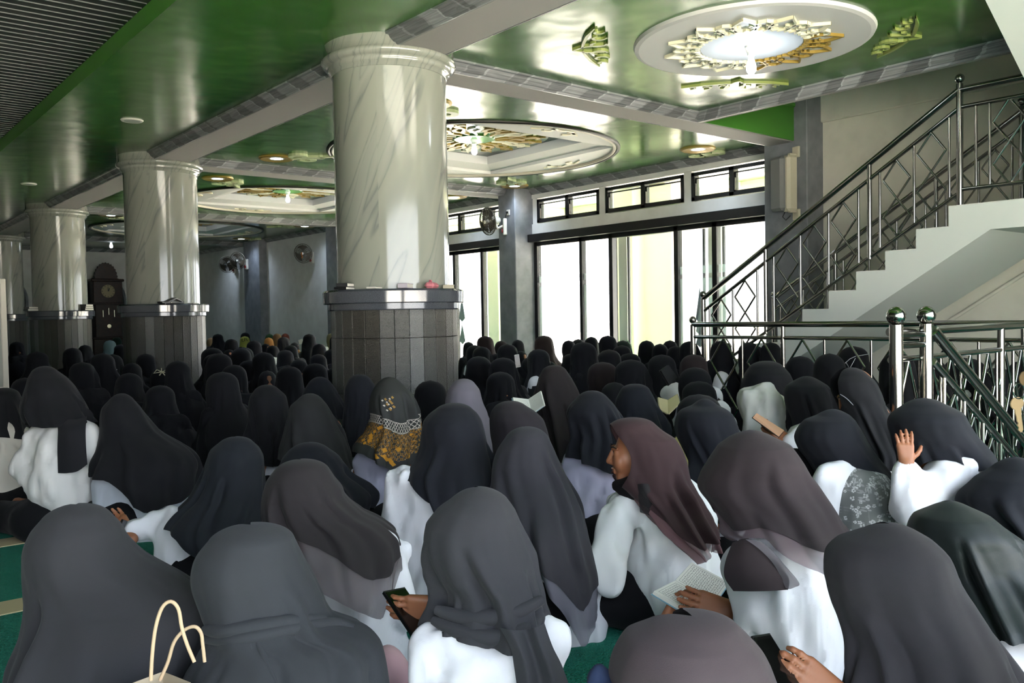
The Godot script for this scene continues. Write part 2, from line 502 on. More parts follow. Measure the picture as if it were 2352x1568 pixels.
func holed(b: MB, x0: float, x1: float, z0: float, z1: float, o: Vector2, r: float, y: float) -> void:
	# ceiling sheet facing down with a round hole
	var angs := []
	for k in 72: angs.append(TAU * k / 72.0)
	for q in [Vector2(x0, z0), Vector2(x1, z0), Vector2(x0, z1), Vector2(x1, z1)]: angs.append(fposmod((q - o).angle(), TAU))
	angs.sort()
	for i in angs.size():
		var pp := []
		for a in [angs[i], angs[(i + 1) % angs.size()]]:
			var d := Vector2(cos(a), sin(a))
			var s := 1e9
			if d.x > 1e-6: s = min(s, (x1 - o.x) / d.x)
			if d.x < -1e-6: s = min(s, (x0 - o.x) / d.x)
			if d.y > 1e-6: s = min(s, (z1 - o.y) / d.y)
			if d.y < -1e-6: s = min(s, (z0 - o.y) / d.y)
			var w := o + d * s
			pp.append(Vector3(o.x + d.x * r, y, o.y + d.y * r)); pp.append(Vector3(w.x, y, w.y))
		b.quad(pp[0], pp[1], pp[3], pp[2])

func build_ceiling() -> void:
	var ce := struct("ceiling")
	var b := MB.new()
	b.span(Vector3(-7.2, 3.5, -25.2), Vector3(5.5, 3.62, 0.9)); b.span(Vector3(5.5, 3.5, -25.2), Vector3(7.0, 3.62, -2.3)); b.span(Vector3(6.9, 3.5, -25.2), Vector3(9.15, 3.62, -5.6))
	part("slab_above", b, M.plaster, ce)
	# green panels
	b = MB.new(); b.span(Vector3(1.86, CEIL, -25.0), Vector3(3.3, CEIL + 0.14, 0.7)); part("green_panel", b, M.green, ce)
	b = MB.new(); b.span(Vector3(3.6, CEIL, -5.5), Vector3(7.0, CEIL + 0.1, -2.3)); b.span(Vector3(3.6, CEIL, -2.3), Vector3(5.6, CEIL + 0.1, 0.7)); part("green_panel", b, M.green, ce)
	var bays := [[-10.6, -5.7, Vector2(6.38, -8.36), 1.73], [-16.0, -10.9, Vector2(6.40, -13.55), 1.71], [-21.5, -16.3, Vector2(6.42, -18.95), 1.75]]
	for q in bays:
		b = MB.new(); holed(b, 3.6, XW, q[0], q[1], q[2], q[3], CEIL); part("green_panel", b, M.green, ce)
	b = MB.new(); b.span(Vector3(3.6, CEIL, -25.0), Vector3(XW, CEIL + 0.1, -21.5)); part("green_panel", b, M.green, ce)
	# beams
	b = MB.new(); b.cbox(Vector3(3.455, 3.15, -12.15), Vector3(0.39, 0.26, 25.7), 0.006); part("row_beam", b, M.beam, ce)
	for z in [[-5.75, -5.45], [-10.9, -10.53], [-16.25, -15.95], [-21.8, -21.45]]:
		b = MB.new(); b.cbox(Vector3(6.3, 3.15, (z[0] + z[1]) / 2), Vector3(5.3, 0.26, z[1] - z[0]), 0.006); part("cross_beam", b, M.beam, ce)
	b = MB.new(); b.cbox(Vector3(6.975, 3.12, -3.85), Vector3(0.05, 0.2, 3.2), 0.004); part("edge_beam", b, M.beam, ce)
	# cornices
	for s in [[Vector3(3.26, 0, 0.7), Vector3(0, 0, -25.7), Vector3(-1, 0, 0)], [Vector3(3.65, 0, -5.45), Vector3(3.3, 0, 0), Vector3(0, 0, 1)], [Vector3(6.95, 0, -5.45), Vector3(0, 0, 3.15), Vector3(-1, 0, 0)],
		[Vector3(3.65, 0, 0.7), Vector3(0, 0, -6.15), Vector3(1, 0, 0)]]:
		sweep_trim(ce, s[0], s[1], s[2], rng.randf())
	var zz := [[-5.75, -10.53], [-10.9, -15.95], [-16.25, -21.45], [-21.8, -25.0]]
	for q in zz:
		sweep_trim(ce, Vector3(3.65, 0, q[1]), Vector3(5.3, 0, 0), Vector3(0, 0, 1), rng.randf())
		sweep_trim(ce, Vector3(3.65, 0, q[0]), Vector3(5.3, 0, 0), Vector3(0, 0, -1), rng.randf())
		sweep_trim(ce, Vector3(3.65, 0, q[0]), Vector3(0, 0, q[1] - q[0]), Vector3(1, 0, 0), rng.randf())
		sweep_trim(ce, Vector3(XW, 0, q[0]), Vector3(0, 0, q[1] - q[0]), Vector3(-1, 0, 0), rng.randf())
	# dark ribbed panelling over the middle aisle, a step higher
	b = MB.new(); b.span(Vector3(-7.2, 3.245, -25.0), Vector3(1.86, 3.3, 0.7)); part("aisle_panel", b, M.grille, ce)
	b = MB.new(); b.quad(Vector3(1.858, CEIL, 0.7), Vector3(1.858, CEIL, -25.0), Vector3(1.858, 3.26, -25.0), Vector3(1.858, 3.26, 0.7)); part("green_fascia", b, M.green_flat, ce)
	var rib := MB.new(); rib.span(Vector3(-2.6, 3.238, -0.0045), Vector3(1.85, 3.245, 0.0045))
	var rm := rib.mesh()
	for k in 115: part("rib", rm, M.grille_rib, ce, Transform3D(Basis.IDENTITY, Vector3(0, 0, -2.6 - k * 0.105)))
	b = MB.new(); b.span(Vector3(0.62, 3.23, -25), Vector3(0.655, 3.246, 0.7)); part("joint_strip", b, M.grille_rib, ce)
	# round coffers of the three far bays
	for i in 3:
		coffer(bays[i][2], bays[i][3], i)
	flower_medallion(Vector2(5.42, -3.76))

func ring_pts(o: Vector2, r: float, y: float, nseg: int) -> PackedVector3Array:
	var p := PackedVector3Array()
	for k in nseg + 1: p.append(Vector3(o.x + r * cos(TAU * k / nseg), y, o.y + r * sin(TAU * k / nseg)))
	return p

func coffer(o: Vector2, r: float, i: int) -> void:
	var where: String = ["in the bay beside the large column", "in the second bay, behind the large column", "in the dim bay near the clock"][i]
	var co := thing("ceiling_coffer", "round white ceiling coffer with gold filigree disc, " + where, "ceiling coffer", Vector3(o.x, CEIL, o.y), 0, "round ceiling coffers")
	var b := MB.new(); b.tube(ring_pts(Vector2.ZERO, r, -0.004, 72), 0.022, 6, false); part("dark_rim", b, mat(Color(0.10, 0.075, 0.06), 0.5), co)
	b = MB.new(); b.tube(ring_pts(Vector2.ZERO, r - 0.045, 0.0, 72), 0.024, 6, false); part("pale_rim", b, mat(Color(0.76, 0.73, 0.66), 0.5), co)
	# white border between circle and square, with the sloping sides of the recess
	var h := r / sqrt(2.0) * 0.965
	b = MB.new()
	var sq := []
	for k in 72:
		var a := TAU * k / 72.0
		var d := Vector2(cos(a), sin(a))
		sq.append([d, h / maxf(absf(d.x), absf(d.y))])
	for k in 72:
		var d0: Vector2 = sq[k][0]; var d1: Vector2 = sq[(k + 1) % 72][0]
		var s0: float = minf(sq[k][1], r - 0.05); var s1: float = minf(sq[(k + 1) % 72][1], r - 0.05)
		b.quad(Vector3(d0.x * s0, 0.012, d0.y * s0), Vector3(d0.x * r, 0.012, d0.y * r), Vector3(d1.x * r, 0.012, d1.y * r), Vector3(d1.x * s1, 0.012, d1.y * s1))
	part("border", b, M.white, co)
	var st := [[h, 0.012, h, 0.05], [h, 0.05, h - 0.26, 0.085], [h - 0.26, 0.085, h - 0.26, 0.19]]
	for q in st:
		b = MB.new()
		for k in 4:
			var bs := Basis(Vector3.UP, k * PI / 2)
			b.quad(bs * Vector3(-q[0], q[1], q[0]), bs * Vector3(-q[2], q[3], q[2]), bs * Vector3(q[2], q[3], q[2]), bs * Vector3(q[0], q[1], q[0]))
		part("recess_step", b, M.white, co)
	b = MB.new(); b.box(Vector3(0, 0.2, 0), Vector3(2 * h - 0.5, 0.02, 2 * h - 0.5)); part("recess_top", b, mat(Color(0.55, 0.55, 0.54), 0.7), co)
	var R := h - 0.28
	b = MB.new(); b.lathe([[0.0, -0.012], [R, -0.012], [R, 0.0]], Vector3(0, 0.19, 0), 48)
	var gd := part("green_disc", b, M.green, co)
	b = MB.new(); b.lathe([[0.0, -0.02], [0.24, -0.02], [0.26, 0.0]], Vector3(0, 0.178, 0), 32); part("centre_disc", b, M.green, co)
	# gold filigree: curling leaves round the disc
	for k in 18:
		b = MB.new()
		var a := TAU * k / 18.0
		var xf := Transform3D(Basis(Vector3.UP, -a), Vector3.ZERO)
		curl(b, Vector2(R * 0.55, 0.02), 0.14 * R, 0.3, 3.9, 0.022, 0.178, 0.160, xf)
		curl(b, Vector2(R * 0.8, -0.04), 0.13 * R, PI, PI - 4.2, 0.02, 0.178, 0.160, xf)
		b.ribbon(PackedVector2Array([Vector2(R * 0.30, 0), Vector2(R * 0.45, 0.05), Vector2(R * 0.65, -0.02), Vector2(R * 0.96, 0.03)]), [0.01, 0.025, 0.022, 0.006], 0.178, 0.158, xf)
		part("gold_leaf", b, M.gold if k % 3 else M.goldwhite, gd)
	# pale carved sprays on the border
	for k in 4:
		b = MB.new()
		var xf := Transform3D(Basis(Vector3.UP, k * PI / 2), Vector3.ZERO)
		for s in [-1.0, 1.0]:
			curl(b, Vector2(s * 0.16, r - 0.26), 0.10, -PI / 2 * s, -PI / 2 * s + s * 4.0, 0.02, 0.012, -0.004, xf)
			b.ribbon(PackedVector2Array([Vector2(0, r - 0.2), Vector2(s * 0.12, r - 0.16), Vector2(s * 0.34, r - 0.3)]), [0.03, 0.03, 0.006], 0.012, -0.004, xf)
		part("carved_spray", b, M.goldwhite, co)
	bulb(Vector3(o.x, CEIL + 0.17, o.y), 0.16, ["in the coffer beside the large column", "in the coffer behind the large column", "in the dim far coffer"][i], 5.0)

func curl(b: MB, o: Vector2, r: float, a0: float, a1: float, w: float, y0: float, y1: float, xf := Transform3D.IDENTITY) -> void:
	# a scroll that winds in from radius r
	var p := PackedVector2Array(); var ws := []
	for k in 13:
		var q := k / 12.0
		var a := lerpf(a0, a1, q)
		p.append(o + Vector2(cos(a), sin(a)) * r * lerpf(1.0, 0.28, q)); ws.append(w * (0.55 + 0.75 * sin(PI * (0.12 + 0.88 * q))))
	b.ribbon(p, ws, y0, y1, xf)

func bulb(at: Vector3, drop: float, where: String, energy: float) -> void:
	var o := thing("light_bulb", "glowing white bulb in a white ceramic holder " + where, "light bulb", at)
	var b := MB.new(); b.lathe([[0.0, -drop * 0.42], [0.028, -drop * 0.42], [0.030, -drop * 0.30], [0.045, -drop * 0.10], [0.048, 0.0]], Vector3.ZERO, 20, Basis.IDENTITY); part("lamp_holder", b, M.pale, o)
	b = MB.new(); b.lathe([[0.0, -drop - 0.034], [0.02, -drop - 0.03], [0.033, -drop - 0.012], [0.037, -drop + 0.012], [0.030, -drop * 0.72], [0.020, -drop * 0.55], [0.018, -drop * 0.40]], Vector3.ZERO, 20, Basis.IDENTITY, true); part("bulb_glass", b, M.lamp, o)
	var l := OmniLight3D.new(); l.name = "glow"; o.add_child(l)
	l.position = Vector3(0, -drop, 0); l.light_energy = energy * 0.012; l.light_color = Color(0.93, 0.97, 1.0); l.omni_range = 20; l.omni_attenuation = 2.0; l.shadow_enabled = true; l.light_size = 0.03

func flower_medallion(o: Vector2) -> void:
	var me := thing("ceiling_rose", "round white ceiling rose with a ring of gilded openwork petals", "ceiling rose", Vector3(o.x, CEIL, o.y))
	var b := MB.new(); b.lathe([[0.0, -0.03], [0.81, -0.03], [0.84, -0.022], [0.85, 0.0]], Vector3.ZERO, 64)
	var dc := part("disc", b, mat(Color(0.80, 0.785, 0.78), 0.55), me)
	b = MB.new(); b.lathe([[0.0, -0.036], [0.36, -0.036], [0.365, -0.03]], Vector3.ZERO, 48); part("inner_disc", b, mat(Color(0.80, 0.82, 0.86), 0.5), me)
	for k in 24:
		var xf := Transform3D(Basis(Vector3.UP, TAU * k / 24.0), Vector3.ZERO)
		b = MB.new()
		var big := k % 2 == 0
		var L := 0.63 if big else 0.56
		var w := 0.088 if big else 0.06
		# outline of the petal: two bowed sides meeting in a point
		for s in [-1.0, 1.0]:
			b.ribbon(PackedVector2Array([Vector2(s * 0.018, 0.37), Vector2(s * w * 0.75, 0.42), Vector2(s * w, 0.47), Vector2(s * w * 0.72, 0.54), Vector2(0, L)]), [0.007, 0.009, 0.010, 0.009, 0.005], -0.03, -0.052, xf)
			curl(b, Vector2(s * w * 0.40, 0.46), 0.030, -PI / 2, -PI / 2 + s * 4.2, 0.005, -0.03, -0.048, xf)
		b.ribbon(PackedVector2Array([Vector2(-0.03, 0.372), Vector2(0, 0.395), Vector2(0.03, 0.372)]), [0.007, 0.009, 0.007], -0.03, -0.05, xf)
		part("petal", b, M.gold if (k > 1 and k < 9) else M.goldwhite, dc)
	bulb(Vector3(o.x, CEIL - 0.036, o.y), 0.17, "hanging from the petal rose", 5.0)
	# four carved crests round it
	var gm := mat(Color(0.55, 0.58, 0.32), 0.35)
	for q in [[Vector2(4.58, -4.54), 0.74, "pale carved scroll crest on the green ceiling facing the large column"], [Vector2(6.31, -4.54), -0.74 + PI, "long symmetrical carved scroll on the green ceiling by the cornice corner"], [Vector2(6.21, -3.05), 0.74 + PI, "dull gold carved crest on the green ceiling above the stair rail"]]:
		var t := thing("carved_crest", q[2], "ornament", Vector3(q[0].x, CEIL, q[0].y), q[1], "carved crests around the ceiling rose")
		b = MB.new()
		for s in [-1.0, 1.0]:
			curl(b, Vector2(s * 0.11, 0.03), 0.075, PI / 2, PI / 2 + s * 4.6, 0.010, 0.0, -0.02)
			curl(b, Vector2(s * 0.25, 0.045), 0.065, PI / 2, PI / 2 + s * 4.6, 0.009, 0.0, -0.02)
			curl(b, Vector2(s * 0.37, 0.05), 0.045, PI / 2, PI / 2 + s * 4.6, 0.008, 0.0, -0.02)
			b.ribbon(PackedVector2Array([Vector2(s * 0.03, -0.08), Vector2(s * 0.16, -0.06), Vector2(s * 0.30, -0.03), Vector2(s * 0.46, 0.03)]), [0.008, 0.012, 0.012, 0.004], 0.0, -0.022)
			b.ribbon(PackedVector2Array([Vector2(0, -0.15), Vector2(s * 0.07, -0.05), Vector2(s * 0.08, 0.08)]), [0.006, 0.010, 0.008], 0.0, -0.022)
		part("scrolls", b, gm, t)

func build_columns() -> void:
	var facts := [[-5.55, "round marbled column with a pink pouch and books on its granite ledge"], [-10.8, "round marbled column carrying a dark folding book stand on its ledge"], [-16.15, "round marbled column with stacked books on its ledge beside the clock"], [-21.5, "farthest round marbled column, half hidden behind the framed board"]]
	# shaft mesh with uv turned along the slanting veins
	var sh := MB.new()
	var seg := 64; var r := 0.418
	var y0 := 1.34; var y1 := 2.96
	for i in 13:
		for k in seg + 1:
			var a := PI * 0.75 + TAU * k / seg
			var y := lerpf(y0, y1, i / 12.0)
			var s := r * TAU * k / seg
			sh.v.append(Vector3(r * cos(a), y, r * sin(a))); sh.n.append(Vector3(cos(a), 0, sin(a)))
			sh.t.append(Vector2((s * 0.93 + y * 0.36) / 4.4, (y * 0.93 - s * 0.36) / 14.0))
	for i in 12:
		for k in seg:
			var a := i * (seg + 1) + k
			sh.ix.append_array(PackedInt32Array([a, a + 1, a + seg + 1, a + 1, a + seg + 2, a + seg + 1]))
	var shaft := sh.mesh()
	var cap := MB.new()
	cap.lathe([[0.42, 2.90], [0.428, 2.905], [0.43, 2.925], [0.445, 2.93], [0.452, 2.95], [0.447, 2.965], [0.47, 2.97], [0.492, 2.985], [0.497, 3.005], [0.49, 3.02], [0.478, 3.03], [0.478, CEIL]], Vector3.ZERO, 64, Basis.IDENTITY, true)
	for k in cap.t.size(): cap.t[k] = Vector2(cap.t[k].x * 1.8 + cap.t[k].y * 0.24, cap.t[k].y * 0.14)
	var capm := cap.mesh()
	var led := MB.new()
	led.lathe([[0.0, 1.245], [0.515, 1.245], [0.522, 1.252], [0.524, 1.33], [0.512, 1.344], [0.0, 1.346]], Vector3.ZERO, 64)
	var ledm := led.mesh()
	led = MB.new(); led.lathe([[0.44, 1.198], [0.484, 1.198], [0.487, 1.205], [0.487, 1.246]], Vector3.ZERO, 64)
	var neck := led.mesh()
	led = MB.new(); led.lathe([[0.435, 0.0], [0.435, 1.2]], Vector3.ZERO, 28)
	var core := led.mesh()
	var slabs := []
	for hh in [0.40, 0.60, 0.20, 1.2]:
		var q := MB.new(); q.cbox(Vector3(0, 0, 0), Vector3(0.1015, hh - 0.003, 0.03), 0.003); slabs.append(q.mesh())
	for ci in 4:
		var col := thing("column", facts[ci][1], "column", Vector3(3.455, 0, facts[ci][0]), 0, "marbled columns")
		part("shaft", shaft, M.marble, col); part("capital", capm, M.marble, col)
		part("ledge", ledm, M.granite, col); part("ledge_neck", neck, M.granite, col)
		var pl := part("plinth", core, M.slab[1], col)
		for k in 28:
			var a := TAU * k / 28.0
			var bs := Basis(Vector3.UP, -a + PI / 2)
			var p := Vector3(cos(a), 0, sin(a)) * 0.452
			var m: Material = M.slab[[0, 1, 0, 2, 3, 1, 0][(k * 3 + ci) % 7]]
			if ci == 0:
				var parts := [[0, 0.20], [1, 0.70], [2, 1.10]] if k % 2 else [[1, 0.30], [0, 0.80], [2, 1.10]]
				for q in parts: part("slab", slabs[q[0]], m, pl, Transform3D(bs, p + Vector3(0, q[1], 0)))
			else:
				part("slab", slabs[3], m, pl, Transform3D(bs, p + Vector3(0, 0.6, 0)))

func bar(b: MB, a: Vector3, c: Vector3, w: float) -> void:
	b.span(Vector3(a.x - w, a.y, a.z), Vector3(c.x + w, c.y, c.z))

func build_glazing() -> void:
	# transoms above the doors: dark frames with two panes each, hung a little open at the top
	var nw := 0
	for z in [[-10.16, -8.81], [-8.68, -7.265], [-7.14, -5.9], [-11.38, -10.68], [-12.93, -11.5], [-14.43, -13.05], [-15.95, -14.55]]:
		nw += 1
		var w := struct("window_%d" % nw)
		var b := MB.new()
		var lo := 2.575; var hi := 2.935
		b.span(Vector3(8.96, lo, z[0]), Vector3(9.06, lo + 0.045, z[1])); b.span(Vector3(8.96, hi - 0.045, z[0]), Vector3(9.06, hi, z[1]))
		b.span(Vector3(8.96, lo, z[0]), Vector3(9.06, hi, z[0] + 0.05)); b.span(Vector3(8.96, lo, z[1] - 0.05), Vector3(9.06, hi, z[1]))
		var m: float = (z[0] + z[1]) / 2
		b.span(Vector3(8.96, lo, m - 0.035), Vector3(9.06, hi, m + 0.035))
		part("frame", b, M.black, w)
		for s in [[z[0] + 0.05, m - 0.035], [m + 0.035, z[1] - 0.05]]:
			b = MB.new()
			b.span(Vector3(8.985, hi - 0.085, s[0]), Vector3(9.02, hi - 0.068, s[1]))
			b.span(Vector3(8.985, lo + 0.045, s[0]), Vector3(9.02, lo + 0.06, s[1])); b.span(Vector3(8.985, lo + 0.045, s[0]), Vector3(9.02, hi - 0.068, s[0] + 0.02))
			var sa := part("sash", b, M.black, w)
			b = MB.new(); b.box(Vector3(9.005, (lo + hi) / 2 - 0.015, (s[0] + s[1]) / 2), Vector3(0.005, hi - lo - 0.13, s[1] - s[0])); part("pane", b, M.glass, sa)
			b = MB.new(); b.cbox(Vector3(8.975, lo + 0.14, s[0] + 0.012), Vector3(0.03, 0.16, 0.014), 0.003); part("stay", b, mat(Color(0.3, 0.29, 0.28), 0.4, 0.6), w)
	# header board and door frames
	var d := struct("door_1")
	var b := MB.new(); b.cbox(Vector3(8.93, 2.335, -8.06), Vector3(0.16, 0.12, 4.58), 0.006); part("header", b, M.black, d)
	b = MB.new()
	for z in [-10.23, -9.22, -8.61, -7.42, -6.8, -5.86]: b.cbox(Vector3(9.02, 1.14, z), Vector3(0.09, 2.28, 0.075 if z != -9.22 else 0.06), 0.004)
	b.cbox(Vector3(9.02, 2.25, -8.05), Vector3(0.09, 0.07, 4.4), 0.004); b.cbox(Vector3(9.02, 0.04, -9.4), Vector3(0.09, 0.08, 1.6), 0.004); b.cbox(Vector3(9.02, 0.04, -6.64), Vector3(0.09, 0.08, 1.6), 0.004)
	part("frame", b, M.black, d)
	for z in [[-10.19, -9.25], [-9.19, -8.65], [-7.38, -6.84], [-6.76, -5.9]]:
		b = MB.new(); b.box(Vector3(9.02, 1.15, (z[0] + z[1]) / 2), Vector3(0.006, 2.14, z[1] - z[0])); part("pane", b, M.glass, d)
		b = MB.new(); b.box(Vector3(9.014, 0.83, (z[0] + z[1]) / 2), Vector3(0.002, 1.5, z[1] - z[0])); part("frosted_film", b, M.frost, d)
		b = MB.new(); b.box(Vector3(9.014, 1.69, (z[0] + z[1]) / 2), Vector3(0.002, 0.1, z[1] - z[0])); part("frosted_band", b, M.frost, d)
	# leaf emblem cut in the film, seen on the pane by the stair foot and on the open leaf
	for z in [-7.06]:
		for k in 3:
			b = MB.new()
			var h := 0.42 - 0.1 * k
			b.prism(PackedVector2Array([Vector2(-0.07, 0), Vector2(0.0, -0.05), Vector2(0.07, 0), Vector2(0.03, h * 0.55), Vector2(0.0, h), Vector2(-0.03, h * 0.55)]), Transform3D(Basis(Vector3(0, 0, -1), Vector3.UP, Vector3(1, 0, 0)), Vector3(9.010 - 0.0015 * k, 1.05 - 0.16 * k, z)), 0.0012)
			part("leaf_emblem", b, mat(Color(0.55, 0.60, 0.60) if k % 2 == 0 else Color(0.78, 0.84, 0.82), 0.5), d)
	var d2 := struct("door_2")
	b = MB.new(); b.cbox(Vector3(8.93, 2.335, -13.3), Vector3(0.16, 0.12, 5.2), 0.006); part("header", b, M.black, d2)
	b = MB.new()
	for z in [-10.75, -11.62, -12.42, -13.3, -14.2, -15.1, -15.9]: b.cbox(Vector3(9.02, 1.14, z), Vector3(0.09, 2.28, 0.07), 0.004)
	b.cbox(Vector3(9.02, 2.25, -13.3), Vector3(0.09, 0.07, 5.2), 0.004); b.cbox(Vector3(9.02, 0.04, -13.3), Vector3(0.09, 0.08, 5.2), 0.004)
	part("frame", b, M.black, d2)
	for z in [[-11.58, -10.78], [-12.38, -11.66], [-13.26, -12.46], [-14.16, -13.34], [-15.06, -14.24], [-15.86, -15.14]]:
		b = MB.new(); b.box(Vector3(9.02, 1.15, (z[0] + z[1]) / 2), Vector3(0.006, 2.14, z[1] - z[0])); part("pane", b, M.glass, d2)
	b = MB.new()
	for k in 2:
		var h := 0.4 - 0.1 * k
		b.prism(PackedVector2Array([Vector2(-0.09, 0), Vector2(0, -0.06), Vector2(0.09, 0), Vector2(0.04, h * 0.55), Vector2(0, h), Vector2(-0.04, h * 0.55)]), Transform3D(Basis(Vector3(0, 0, -1), Vector3.UP, Vector3(1, 0, 0)), Vector3(9.01, 1.1 - 0.4 * k, -12.25)), 0.0012)
	part("leaf_emblem", b, mat(Color(0.66, 0.72, 0.71), 0.5), d2)

# ---------------------------------------------------------------- steel rails
func post(parent: Node, at: Vector3, h: float, r := 0.022, knob := true) -> void:
	var b := MB.new(); b.lathe([[r, 0.0], [r, h], [0.0, h]], at, 16)
	var po := part("post", b, M.steel, parent)
	if knob:
		b = MB.new(); b.lathe([[r * 0.5, h], [r * 0.5, h + 0.015]], at, 12); b.ball(at + Vector3(0, h + 0.042, 0), Vector3.ONE * r * 1.45, 16, 10); part("knob", b, M.steel, po)

func rail(parent: Node, a: Vector3, c: Vector3, r: float, called := "rail") -> void:
	var b := MB.new(); b.rod(a, c, r, 12); part(called, b, M.steel, parent)

func lozenge(parent: Node, o: Vector3, run: Vector3, hw: float, hh: float, shear: float) -> void:
	# two diamonds, one over the other; run: direction along the rail; shear: rise for each metre along it
	for s in [-1.0, 1.0]:
		var m := o + Vector3(0, s * hh, 0)
		var p := [m + Vector3(0, hh, 0), m + run * hw + Vector3(0, shear * hw, 0), m - Vector3(0, hh, 0), m - run * hw - Vector3(0, shear * hw, 0)]
		var b := MB.new()
		for k in 4: b.rod(p[k], p[(k + 1) % 4], 0.009, 8)
		part("diamond", b, M.steel, parent)

func guard(parent: Node, a: Vector3, c: Vector3, rise: float, top: float, gap: float, bottom: float, pitch_: float, skip_first := 0.0) -> void:
	# rails, uprights and diamonds between a and c (both on the floor line); rise: height gained per metre
	var d := c - a; d.y = 0
	var L := d.length(); var e := d / L
	var up := func(s: float, h: float) -> Vector3: return a + e * s + Vector3(0, rise * s + h, 0)
	rail(parent, up.call(0.0, top), up.call(L, top), 0.022, "handrail")
	rail(parent, up.call(0.0, top - gap), up.call(L, top - gap), 0.015)
	rail(parent, up.call(0.0, bottom), up.call(L, bottom), 0.015)
	var nb := int(floor((L - skip_first) / pitch_))
	for k in nb:
		var s := skip_first + pitch_ * (k + 0.02)
		var b := MB.new(); b.rod(up.call(s, bottom), up.call(s, top - gap), 0.010, 8); part("baluster", b, M.steel, parent)
		var hh := (top - gap - bottom) / 4.0
		lozenge(parent, up.call(s + pitch_ / 2, (top - gap + bottom) / 2), e, pitch_ * 0.36, hh * 0.97, 0.0)

func build_stairs() -> void:
	# flight rising beside the wall, with landing
	var st := thing("staircase", "white concrete staircase with plain sides rising beside the glazed wall", "staircase")
	var run := 0.2575; var ris := 0.158
	var prof := PackedVector2Array()      # z, y seen from the hall
	for k in 12:
		var zt := -3.05 - run * (11 - k)
		prof.append(Vector2(zt, 1.936 - ris * (12 - k) if k > 0 else 0.0)); prof.append(Vector2(zt, 1.936 - ris * (11 - k)))
	prof.append(Vector2(-0.9, 1.936)); prof.append(Vector2(-0.9, 1.735)); prof.append(Vector2(-2.74, 1.735)); prof.append(Vector2(-5.50, 0.02)); prof.append(Vector2(-5.6, 0.0))
	var b := MB.new()
	b.prism(prof, Transform3D(Basis(Vector3(0, 0, 1), Vector3.UP, Vector3(-1, 0, 0)), Vector3(8.4, 0, 0)), 1.4)
	part("flight", b, M.stairwhite, st)
	for k in 12:
		b = MB.new(); b.cbox(Vector3(7.7, 1.936 - ris * k + 0.004, (-3.05 - run * k + run / 2) if k > 0 else -2.0), Vector3(1.4, 0.008, run if k > 0 else 2.1), 0.002)
		part("tread", b, M.white, st)
	# return flight above, seen from below
	b = MB.new()
	b.prism(PackedVector2Array([Vector2(5.0, 3.56), Vector2(7.6, 1.945), Vector2(8.0, 1.945), Vector2(8.0, 2.1), Vector2(5.0, 4.0)]), Transform3D(Basis.IDENTITY, Vector3(0, 0, -2.3)), 1.3)
	var rf := thing("return_stair", "sloping white underside of the stair flight above the landing", "staircase")
	part("return_flight", b, M.stairwhite, rf)
	b = MB.new(); b.rod(Vector3(8.93, 1.0, -3.9), Vector3(8.93, 1.9, -2.5), 0.02, 8); part("wall_line", b, M.beige, st)
	# handrails of the flight: hall side and wall side
	for side in 2:
		var x := 7.06 if side == 0 else 8.3
		var g := thing("stair_railing", ["stainless steel stair railing with diamond panels on the open side of the staircase", "stainless steel stair railing behind the diamonds, on the wall side of the staircase"][side], "railing", Vector3(x, 0, 0), 0, "stair railings")
		var rise := 0.6235
		var y_at := func(z: float) -> float: return 1.936 + (z + 3.0) * rise
		var z0 := -5.49; var z1 := -2.99
		post(g, Vector3(0, 0.41, z0), 0.87, 0.023)
		post(g, Vector3(0, 1.936, z1), 0.955, 0.025)
		for z in [-4.757, -3.731]:
			b = MB.new(); b.rod(Vector3(0, y_at.call(z) + 0.09, z), Vector3(0, y_at.call(z) + 0.9, z), 0.02, 12); part("post", b, M.steel, g)
		rail(g, Vector3(0, y_at.call(z0) + 0.895, z0), Vector3(0, y_at.call(z1) + 0.905, z1), 0.025, "handrail")
		rail(g, Vector3(0, y_at.call(z0) + 0.765, z0), Vector3(0, y_at.call(z1) + 0.765, z1), 0.017)
		rail(g, Vector3(0, y_at.call(z0) + 0.105, z0), Vector3(0, y_at.call(z1) + 0.105, z1), 0.016)
		for z in [-5.41, -5.13, -4.85, -4.67, -4.39, -4.11, -3.83, -3.64, -3.35, -3.07]:
			b = MB.new(); b.rod(Vector3(0, y_at.call(z) + 0.1, z), Vector3(0, y_at.call(z) + 0.76, z), 0.011, 8); part("baluster", b, M.steel, g)
		for z in [-5.27, -4.99, -4.53, -4.25, -3.97, -3.495, -3.21]:
			lozenge(g, Vector3(0, y_at.call(z) + 0.435, z), Vector3(0, 0, 1), 0.115, 0.155, 0.0)
		# landing
		rail(g, Vector3(0, 2.845, z1), Vector3(0, 2.845, -0.9), 0.025, "handrail"); rail(g, Vector3(0, 2.71, z1), Vector3(0, 2.71, -0.9), 0.017); rail(g, Vector3(0, 2.07, z1), Vector3(0, 2.07, -0.9), 0.016)
		for z in [-2.87, -2.77, -2.49, -2.39, -2.1]:
			b = MB.new(); b.rod(Vector3(0, 2.07, z), Vector3(0, 2.71, z), 0.011, 8); part("baluster", b, M.steel, g)
		for z in [-2.63, -2.25]: lozenge(g, Vector3(0, 2.39, z), Vector3(0, 0, 1), 0.115, 0.16, 0.0)
	# guard rail along the aisle in front of the stairs
	var g := thing("guard_railing", "long stainless steel guard railing with diamonds in front of the staircase", "railing", Vector3(6.0, 0, 0), 0, "guard railings")
	post(g, Vector3(0, 0, -4.78), 1.035, 0.022)
	for z in [-3.89, -2.95, -2.15]: post(g, Vector3(0, 0, z), 1.03, 0.018, false)
	guard(g, Vector3(0, 0, -4.78), Vector3(0, 0, -1.95), 0.0, 1.037, 0.107, 0.12, 0.37, 0.13)
